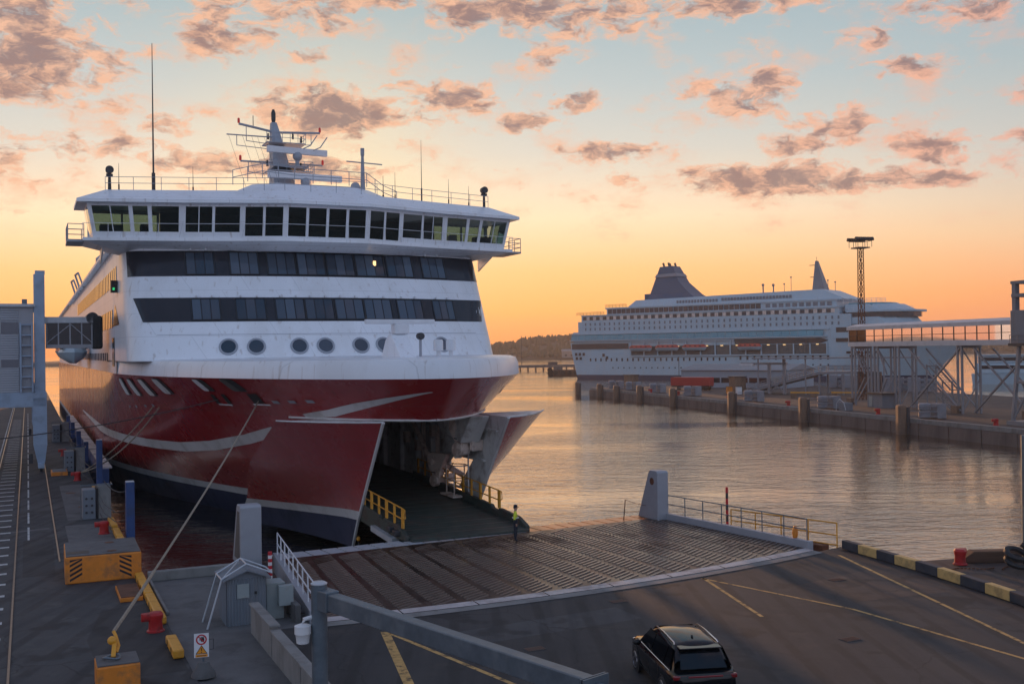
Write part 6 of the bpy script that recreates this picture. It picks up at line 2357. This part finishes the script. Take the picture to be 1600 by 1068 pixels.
railing(mt, [(-1.85, 1.9, 9.85), (-1.85, -3.4, 9.85)], 1.0, (.5,), .04, 1.2, 'truss_grey', 'cabin_railing')
# light mast
lm_ = ething('light_mast', 23.0, 67.0, 2.0, 'tall lattice floodlight mast rising behind the boarding corridor', 'mast')
q = MB()
HM = 27.2
wm_ = lambda z: .46 - .10 * z / HM
for sx, sy in ((-1, -1), (1, -1), (1, 1), (-1, 1)):
    q.beam((sx * wm_(0), sy * wm_(0), 0), (sx * wm_(HM), sy * wm_(HM), HM), .10, .10)
n = 26
for k in range(n):
    z0, z1 = HM * k / n, HM * (k + 1) / n
    for (ax, ay), (bx_, by_) in (((-1, -1), (1, -1)), ((1, -1), (1, 1)), ((1, 1), (-1, 1)), ((-1, 1), (-1, -1))):
        if k % 2:
            ax, ay, bx_, by_ = bx_, by_, ax, ay
        q.beam((ax * wm_(z0), ay * wm_(z0), z0), (bx_ * wm_(z1), by_ * wm_(z1), z1), .07, .07)
        q.beam((ax * wm_(z1), ay * wm_(z1), z1), (bx_ * wm_(z1), by_ * wm_(z1), z1), .06, .06)
q.build('lattice', 'rust', lm_)
MB().bx(-1.2, 1.2, -1.2, 1.2, HM, HM + .2).build('lamp_platform', 'dark_steel', lm_)
railing(lm_, [(-1.4, -1.4, HM + .2), (1.4, -1.4, HM + .2), (1.4, 1.4, HM + .2), (-1.4, 1.4, HM + .2), (-1.4, -1.4, HM + .2)], 1.1, (), .05, 1.4, 'dark_steel', 'platform_railing')
fl_m = MB().box((0, 0, 0), (.65, .35, .55)).mesh('floodlight', 'black_paint')
for k in range(5):
    part(fl_m, 'floodlight', lm_, (-1.5 + .75 * k, -1.3, HM + 1.65), (R(-25), 0, 0))
    part(fl_m, 'floodlight', lm_, (-1.5 + .75 * k, 1.3, HM + 1.65), (R(25), 0, 0))
# warehouse
wh_ = ething('warehouse', 20.5, 141, 2.0, 'low grey metal warehouse with shallow gable before the white cruise ship', 'warehouse', rz=R(-52))
WL, WD = 27.5, 16
MB().bx(0, WL, 0, WD, 0, 4.2).build('wall', 'warehouse', wh_)
MB().prism_axis([(-.6, 4.2), (WD + .6, 4.2), (WD / 2, 5.6)], -.5, WL + .5, 'x').build('roof', 'roof_grey', wh_)
for k in range(9):
    MB().bx(1.2 + k * 2.4, 3.2 + k * 2.4, -.06, -.01, 1.2, 2.4).build('window', 'pane_side', wh_)
MB().bx(23.5, 25.5, -.06, -.01, 0, 2.6).build('door', 'cabinet_grey', wh_)
MB().tube((-.4, -.4, 0), (-.4, -.4, 7.5), .09, n=6).build('downpipe', 'dark_steel', wh_)
tr_ = ething('red_trailer', 11.2, 126, 2.0, 'dark red box trailer parked in front of the grey warehouse', 'trailer', rz=R(-48))
MB().bx(0, 9.6, 0, 2.5, 1.05, 2.95).build('trailer_box', 'trailer_red', tr_, bevel=.04)
MB().bx(.1, 9.5, .2, 2.3, .75, 1.02).build('chassis', 'dark_steel', tr_)
for x in (6.2, 7.4, 8.6):
    for y in (.35, 2.15):
        MB().lathe([(.4, -.14), (.48, -.1), (.48, .1), (.4, .14)], (x, y, .48), 14, axis='y').build('wheel', 'rubber', tr_, smooth=30)
MB().bx(1.4, 1.6, .4, 2.1, 0, .8).build('landing_leg', 'dark_steel', tr_)
# kiosk by the corridor
ki = ething('kiosk', 12.3, 45.2, 2.0, 'dark grey flat roofed kiosk under the raised corridor', 'kiosk')
MB().bx(-1.4, 1.4, -2.0, 2.0, 0, 2.1).build('kiosk_wall', 'shed_grey', ki)
MB().bx(-1.6, 1.6, -2.3, 2.3, 2.1, 2.35).build('kiosk_roof', 'dark_steel', ki)
MB().bx(-1.46, -1.41, .6, 1.5, .2, 1.8).build('kiosk_door', 'cabinet_grey', ki)
cbn = ething('cable_box', 2.8, 40.5, 2.0, 'small grey cable box with a hoop on the far pier edge', 'box')
MB().bx(-.7, .7, -.8, .8, 0, 1.25).build('box_body', 'shed_grey', cbn, bevel=.04)
MB().pipe([(-.9, 1.2, 0), (-.9, 1.1, 1.1), (-.9, .2, 1.75), (-.9, -.9, 1.3), (-.9, -1.4, .2)], .05, 6).build('cable_hoop', 'galv_light', cbn)
# concrete fender blocks at the far side of the pier
for k, (t0, s0, lab) in enumerate([(48, 117.5, 'white ladder shaped fender block in front of the far ship hull'), (49.5, 113.5, 'solid white block right of the ladder shaped one before the ship'), (46, 92, 'white fender block seen between the corridor legs'), (49, 88.5, 'right hand white fender block seen between the corridor legs')]):
    t_ = ething('barge_fender', t0, s0, 2.0, lab, 'fender', 'white fender blocks on the far side of the pier', R(-40))
    MB().bx(-1.2, 1.2, -1, 1, 0, 3.0).build('block_body', 'fender_grey', t_, bevel=.1)
    q = MB()
    for z_ in (.5, 1.5, 2.5):
        q.bx(1.2, 4.2, -.8, .8, z_ - .25, z_ + .25)
    q.bx(2.0, 2.5, -.8, .8, 0, 3)
    q.bx(3.7, 4.2, -.8, .8, 0, 3)
    q.build('ladder_frame', 'fender_grey', t_)
# vehicle ramp and gantry on the pier
vr = ething('vehicle_ramp', 20.0, 103, 2.0, 'sloping steel vehicle ramp with railings rising on the far pier', 'ramp', rz=R(-56))
MB().prism_axis([(0, .1), (19, 5.0), (29, 5.0), (29, 4.4), (19, 4.3), (0, -.3 + .35)], -2.2, 2.2, 'y').build('ramp_deck', 'truss_grey', vr) if False else None
q = MB()
q.loft([[(x, -2.2, z_), (x, 2.2, z_), (x, 2.2, z_ - .55), (x, -2.2, z_ - .55)] for x, z_ in ((0, .6), (16, 4.6), (26, 4.7))], True, True)
q.build('ramp_deck', 'truss_grey', vr)
for y in (-2.2, 2.2):
    railing(vr, [(0, y, .6), (16, y, 4.6), (26, y, 4.7)], 1.1, (.4, .75), .06, 1.6, 'truss_grey', 'ramp_railing')
q = MB()
for x in (16, 21, 26):
    for y in (-2, 2):
        q.bx(x - .15, x + .15, y - .15, y + .15, 0, 4.2)
q.build('ramp_support', 'truss_grey', vr)
gt = ething('lifting_gantry', 21.0, 97.5, 2.0, 'rusty red lifting gantry post beside the vehicle ramp', 'gantry', rz=R(-56))
q = MB()
for x in (0, 3.4):
    q.bx(x - .28, x + .28, -.3, .3, 0, 7.4 if x else 6.0)
q.beam((0, 0, .4), (3.4, 0, 3.0), .2, .2)
q.beam((0, 0, 3.0), (3.4, 0, .4), .2, .2)
q.bx(-6.5, 4, -.3, .3, 6.0, 6.45)
q.build('gantry_frame', 'truss_grey', gt)
MB().bx(-6.6, -3.4, -.5, .5, 5.8, 6.3).build('counter_weight', 'galv_light', gt)
cpy = ething('canopy_walk', 25.0, 90, 2.0, 'thin flat canopy on slim posts crossing the far pier', 'canopy', rz=R(-50))
MB().bx(-11, 22, -1, 1, 7.2, 7.5).build('canopy_roof', 'truss_grey', cpy)
q = MB()
pst = MB().bx(-.12, .12, -.12, .12, 0, 7.2).mesh('canopy_post', 'truss_grey')
for x in (-10, 0, 10, 15.5, 21):
    part(pst, 'canopy_post', cpy, (x, 0, 0))
MB().bx(10.5, 15, -.4, .4, .1, 4.6).build('notice_panel', 'dark_steel', cpy)
# barriers, cones, signs
for k, (t0, s0, lab) in enumerate([(14.8, 78.0, 'orange barrier beam on wooden blocks nearest the third pile'), (21.0, 74.0, 'orange barrier beam right of the wooden blocks')]):
    t_ = ething('barrier', t0, s0, 2.0, lab, 'barrier', 'orange barriers on the far pier', R(-50))
    MB().bx(0, 5.5, -.1, .1, 1.0, 1.25).build('barrier_beam', 'yellow_paint', t_)
    for x in (.6, 4.4):
        MB().box((x, 0, .5), (.9, .8, 1.0)).build('wood_block', 'pile_wood', t_)
for t0, s0, c_, lab in [(13.6, 101, 'orange_paint', 'small orange waste box on the far pier'), (15.0, 99.5, 'sign_white', 'small white cabinet next to the orange waste box')]:
    t_ = ething('pier_box', t0, s0, 2.0, lab, 'box')
    MB().bx(-.5, .5, -.5, .5, 0, 1.5).build('box_body', c_, t_, bevel=.04)
    MB().bx(-.55, .55, -.55, .55, 1.5, 1.6).build('box_lid', 'dark_steel', t_)
for t0, s0, lab in [(16.5, 103.0, 'brown brick pier kiosk left of the vehicle ramp'), (4.2, 133.0, 'tall brown box beside the last piles of the pier')]:
    t_ = ething('pier_kiosk', t0, s0, 2.0, lab, 'kiosk')
    MB().bx(-1.3, 1.3, -1.3, 1.3, 0, 3.4).build('kiosk_wall', 'pile_wood', t_)
    MB().bx(-1.5, 1.5, -1.5, 1.5, 3.4, 3.6).build('kiosk_roof', 'dark_steel', t_)
# white boat beyond the pier
wb = empty('harbour_boat', (146, 300, 0), R(-25), 'white passenger boat moored beyond the pier at the right', 'boat')
MB().loft([[(-14, -3, 0), (12, -3, 0), (17, 0, 0), (12, 3, 0), (-14, 3, 0)], [(-14.3, -3.4, 3), (13, -3.4, 3), (19, 0, 3.4), (13, 3.4, 3), (-14.3, 3.4, 3)]], True, True).build('boat_hull', 'ship_white2', wb)
MB().bx(-13, 9, -3, 3, 3, 6).build('lower_cabin', 'ship_white2', wb, bevel=.4)
MB().bx(-12, 8, -3.04, -3.0, 4.4, 5.4).build('cabin_window', 'pane_side', wb)
MB().bx(-12.5, 7, -2.8, 2.8, 6, 8.2).build('upper_cabin', 'ship_white2', wb, bevel=.3)
MB().bx(-12, 6.5, -2.84, -2.8, 6.7, 7.7).build('cabin_window', 'pane_side', wb)
MB().bx(-13, 7.6, -3.2, 3.2, 8.2, 8.5).build('cabin_roof', 'ship_white2', wb)

# ================================================================== CRUISE SHIP
S2 = R(-37.285)
cs = empty('cruise_ship', (23.67, 409.56, 0), S2, 'white cruise ship with dark funnel lying behind the far pier', 'cruise ship')
BM = 26.0
def deck_outline(x0, x1, y0=0.0, bow=0.0, stern=0.0):
    pts_ = [(x0 + stern, y0), (x1 - bow, y0)]
    if bow:
        for k in range(1, 8):
            a = math.pi * k / 8
            pts_.append((x1 - bow + bow * math.sin(a), BM / 2 - (BM / 2 - y0) * math.cos(a)))
    pts_ += [(x1 - bow, BM - y0), (x0 + stern, BM - y0)]
    return pts_
hull2 = MB()
rows = []
for z, x1, x0, mi in [(-1, 130, 2, 0), (1.7, 131.5, 1.5, 0), (1.72, 131.6, 1.5, 0), (6, 135, .4, 0), (10, 139, -.6, 0), (14, 144, -1.2, 0)]:
    n = 30
    row = []
    for k in range(n + 1):
        f_ = k / n
        x = x0 + (x1 - x0) * f_
        k_ = max(0, (x - (x1 - 34)) / 34)
        y = BM / 2 * k_ ** 1.7
        row.append((x, y, z))
    for k in range(n - 1, -1, -1):
        x, y, _ = row[k]
        row.append((x, BM - y, z))
    rows.append(row)
hull2.loft(rows[:2], True, False, mi=1)
hull2.loft(rows[2:], True, True, mi=0)
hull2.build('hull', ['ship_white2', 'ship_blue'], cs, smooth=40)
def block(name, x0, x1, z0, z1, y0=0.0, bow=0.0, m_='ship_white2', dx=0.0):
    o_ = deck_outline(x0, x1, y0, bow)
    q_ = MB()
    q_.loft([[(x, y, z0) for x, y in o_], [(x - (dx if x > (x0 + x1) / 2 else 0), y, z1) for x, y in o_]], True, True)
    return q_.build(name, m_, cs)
block('main_deck', .2, 108, 14, 18, -.1)
block('cabin_deck', 2.5, 109, 18, 22, 0.0)
block('fore_deck', 106, 131, 14.0, 18.6, 1.5, 22, dx=2.5)
block('bridge_house', 106.5, 128, 18.6, 20.8, .8, 14, dx=2)
block('bridge_glass_band', 107.5, 127.5, 20.8, 22.4, 1.2, 13, 'band_dark')
block('bridge_roof', 107, 129, 22.4, 23.0, .6, 14)
block('upper_lounge', 106, 126, 23.0, 25.0, 3, 9, dx=4)
block('lounge_glass', 107, 121.5, 24.0, 25.6, 3.2, 6, 'pane_teal', dx=2)
block('promenade_deck', 4, 105, 22, 24.2, .15)
block('promenade_lip', 4, 105.5, 24.2, 24.5, -.2)
block('sun_deck', 15, 104, 24.5, 26.6, .9)
block('sun_deck_roof', 14.5, 105, 26.6, 27.1, .6)
hs = MB()
hs.loft([[(23, 3, 27.1), (106, 3, 27.1), (106, 22, 27.1), (23, 22, 27.1)], [(26, 4, 29.6), (98, 4, 30.6), (98, 21, 30.6), (26, 21, 29.6)]], True, True)
hs.build('top_house', 'ship_white2', cs)
# funnel
fu = MB()
fu.loft([[(29.5, 6, 29.2), (50, 7, 29.2), (50, 19, 29.2), (29.5, 20, 29.2)], [(30.3, 7.2, 31.6), (46.4, 7.8, 31.6), (46.4, 18.2, 31.6), (30.3, 19, 31.6)], [(31.6, 8, 35.8), (41.8, 8.6, 36), (41.8, 17, 36), (31.6, 18, 35.8)], [(33.4, 9.5, 42.0), (38.4, 10, 42.2), (38.4, 16, 42.2), (33.4, 16.5, 42.0)]], True, True)
fun = fu.build('funnel', 'funnel_blue', cs)
MB().loft([[(31.9, 8.1, 38.0), (40.9, 8.7, 38.2), (40.9, 17.2, 38.2), (31.9, 17.9, 38.0)], [(32.4, 8.6, 39.2), (40.2, 9.2, 39.4), (40.2, 16.6, 39.4), (32.4, 17.3, 39.2)]], True, True).build('funnel_band', 'fender_grey', fun)
pm_ = MB().tube((0, 0, 0), (-.6, 0, 1.9), .4, n=8).mesh('exhaust_pipe', 'dark_steel')
for k in range(4):
    part(pm_, 'exhaust_pipe', fun, (34.6 + 1.1 * k, 11 + (k % 2) * 3, 41.6))
MB().bx(27.5, 30, 8, 18, 29, 32).build('funnel_step', 'funnel_blue', fun)
# mast and domes
MB().loft([[(92.2, 10, 30.5), (96.5, 10, 30.5), (96.5, 15, 30.5), (92.2, 15, 30.5)], [(92.6, 12, 40.8), (93.4, 12, 40.8), (93.4, 13, 40.8), (92.6, 13, 40.8)]], True, True).build('radar_mast', 'shed_grey', cs)
q = MB()
q.bx(90.4, 93, 12.3, 12.7, 39.3, 39.5)
q.bx(90.6, 93, 12.3, 12.7, 35.2, 35.4)
q.tube((92.9, 12.5, 40.8), (92.9, 12.5, 42.2), .1, n=5)
q.build('mast_arm', 'dark_steel', cs)
for x, z1 in ((75.2, 33.0), (79, 32.8), (85.5, 35.2), (83, 33), (98.5, 33.5), (101, 32.8)):
    q = MB()
    q.tube((x, 8, 30), (x, 8, z1), .28 if x < 80 else .1, n=6)
    q.ball((x, 8, z1 + .2), .5 if x < 80 else .3, 7)
    q.build('antenna_post', 'shed_grey', cs)
# glazing bands on the near side
def near_band(name, x0, x1, z0, z1, m_, off=.06, lean=0.0, y0=0.0, end=1.2):
    q_ = MB()
    q_.add([(x0, y0 - off, z0), (x1 - end, y0 - off, z0), (x1, y0 - off - lean, (z0 + z1) / 2 if end else z1), (x1 - end, y0 - off - lean, z1), (x0, y0 - off - lean, z1)], [(0, 1, 2, 3, 4)])
    return q_.build(name, m_, cs)
for k in range(34):
    x0 = -.3 + k * 2.95
    x1 = x0 + 2.85
    q = MB()
    q.add([(x0, -.9, 15.0), (x1, -.9, 15.0), (x1, -.25, 17.0), (x0, -.25, 17.0)], [(0, 1, 2, 3)])
    q.build('atrium_pane', 'pane_teal', cs)
block('glazing_ledge', -.8, 101, 14.6, 14.95, -1.1)
block('glazing_cornice', -.2, 102, 17.05, 17.4, -.6)
near_band('aft_dark_band', -.4, 25, 11.5, 13.6, 'band_dark', .25, end=0)
near_band('fore_dark_band', 68, 101.5, 12.6, 14.3, 'band_dark', .25, end=2.5)
near_band('fore_side_window', 104, 116, 16.0, 17.6, 'band_dark', .15, end=0)
near_band('fore_side_window', 104, 116, 12.9, 14.1, 'pane_side', .3, end=0)
# lifeboat recess
q = MB()
q.bx(26, 101, -.16, .3, 9.0, 12.4)
q.build('boat_recess', 'interior_dark', cs)
q = MB()
for k in range(14):
    x = 26 + k * 5.77
    q.bx(x - .2, x + .2, -.6, -.17, 8.9, 12.6 if x > 67 else 13.9)
q.bx(25.8, 101.2, -.75, .3, 8.6, 9.0)
q.bx(25.8, 68, -.75, .3, 13.9, 14.3)
q.build('recess_frame', 'ship_white2', cs)
for k in range(13):
    MB().box((28.5 + 5.77 * k, -.35, 12.2), (.9, .2, .18)).build('deck_lamp', 'warm_glow', cs)
def ship_row(name, x0, x1, step, z, w_, h_, m_, y=-.05):
    q_ = MB()
    x = x0
    while x < x1:
        q_.box((x, y, z), (w_, .12, h_))
        x += step
    tag(q_.build(name, m_, cs), kind='stuff')
ship_row('hull_window_row', 8, 66, 2.35, 7.45, .6, 1.15, 'pane_side')
ship_row('hull_window_row', 70, 102, 2.6, 7.8, .7, 1.3, 'pane_side')
ship_row('porthole_row', 18, 66, 2.4, 4.4, .45, .45, 'pane_side')
ship_row('porthole_row', 70, 102, 2.6, 5.4, .45, .45, 'pane_side')
ship_row('cabin_window_row', 6, 106, 2.15, 19.1, .55, 1.05, 'shed_grey')
ship_row('cabin_window_row', 6, 106, 2.15, 21.0, .55, 1.05, 'shed_grey')
ship_row('promenade_window_row', 5.5, 104, 3.0, 23.2, 1.5, 1.3, 'pane_side', .1)
ship_row('promenade_frame_row', 7.0, 104, 3.0, 23.2, 1.2, 1.3, 'machine_cream', .1)
ship_row('sun_deck_window_row', 16.5, 78, 2.0, 25.6, 1.75, 1.7, 'pane_side', .84)
ship_row('sun_deck_window_row', 80, 103, 2.4, 25.6, 1.6, 1.3, 'shed_grey', .84)
ship_row('vent_grille_row', 44, 60, 1.2, 28.3, .8, 1.1, 'shed_grey', 3.2)
ship_row('vent_grille_row', 62, 88, 1.2, 28.6, .9, 1.0, 'shed_grey', 3.1)
ship_row('bow_fitting_row', 108, 118, 3.0, 9.4, 1.6, .7, 'pane_side', 0.25)
ship_row('bow_fitting_row', 109, 117, 3.0, 8.2, 1.4, .6, 'pane_side', 0.25)
ship_row('bow_vent', 112, 116, 2.2, 4.2, 1.4, .7, 'pane_side', .8)
ww = MB()
for x, z in ((1.5, 9.6), (3.2, 9.6), (5, 9.6), (1.8, 8), (3.6, 8), (14, 9.2), (15.5, 8.2)):
    ww.box((x, -.2, z), (.9, .3, 1.1))
tag(ww.build('stern_opening', 'band_dark', cs), kind='stuff')
railing(cs, [(2, -.2, 24.3), (14.5, -.2, 24.5)], 1.2, (.4, .8), .06, 1.5, 'rust', 'stern_railing')
railing(cs, [(14.5, 1, 27.1), (23, 2, 27.1)], 1.2, (.4, .8), .06, 1.5, 'rust', 'stern_railing')
railing(cs, [(104, 3, 25.6), (119, 4, 25.6)], 1.3, (.4, .8), .06, 1.5, 'rail_white', 'roof_railing')
railing(cs, [(106, 2, 23), (127, 6, 23)], .9, (.4,), .05, 1.5, 'rail_white', 'bridge_railing')
c37, s37 = math.cos(S2), math.sin(S2)
labs = ['leftmost red topped lifeboat in the white ship recess', 'second red topped lifeboat in the white ship recess', 'third red topped lifeboat in the white ship recess', 'rightmost red topped lifeboat, apart from the other three']
for k, x in enumerate((31, 42, 53, 74)):
    wx, wy = 23.67 + x * c37 - (-1.6) * s37, 409.56 + x * s37 + (-1.6) * c37
    lifeboat('lifeboat', (wx, wy, 11.6), S2, 9.8 if k < 3 else 9.0, labs[k], 'lifeboats of the white cruise ship')

# ================================================================== HAZE
hz = MB()
hz.bx(-1600, 2600, -60, 1440, -5.0, 46.0)
hzo = hz.build('haze', 'concrete')
hm = bpy.data.materials.new('haze_air')
hm.use_nodes = True
hm.node_tree.nodes.clear()
HN = NT(hm.node_tree)
pv = HN.n('ShaderNodeVolumePrincipled')
pv.inputs['Color'].default_value = (1.0, .90, .80, 1)
pv.inputs['Density'].default_value = .00021
pv.inputs['Anisotropy'].default_value = .2
ho = HN.n('ShaderNodeOutputMaterial')
HN.l(pv.outputs[0], ho.inputs['Volume'])
hzo.data.materials.clear()
hzo.data.materials.append(hm)
tag(hzo, 'thin warm evening haze over the harbour', 'haze', kind='stuff')
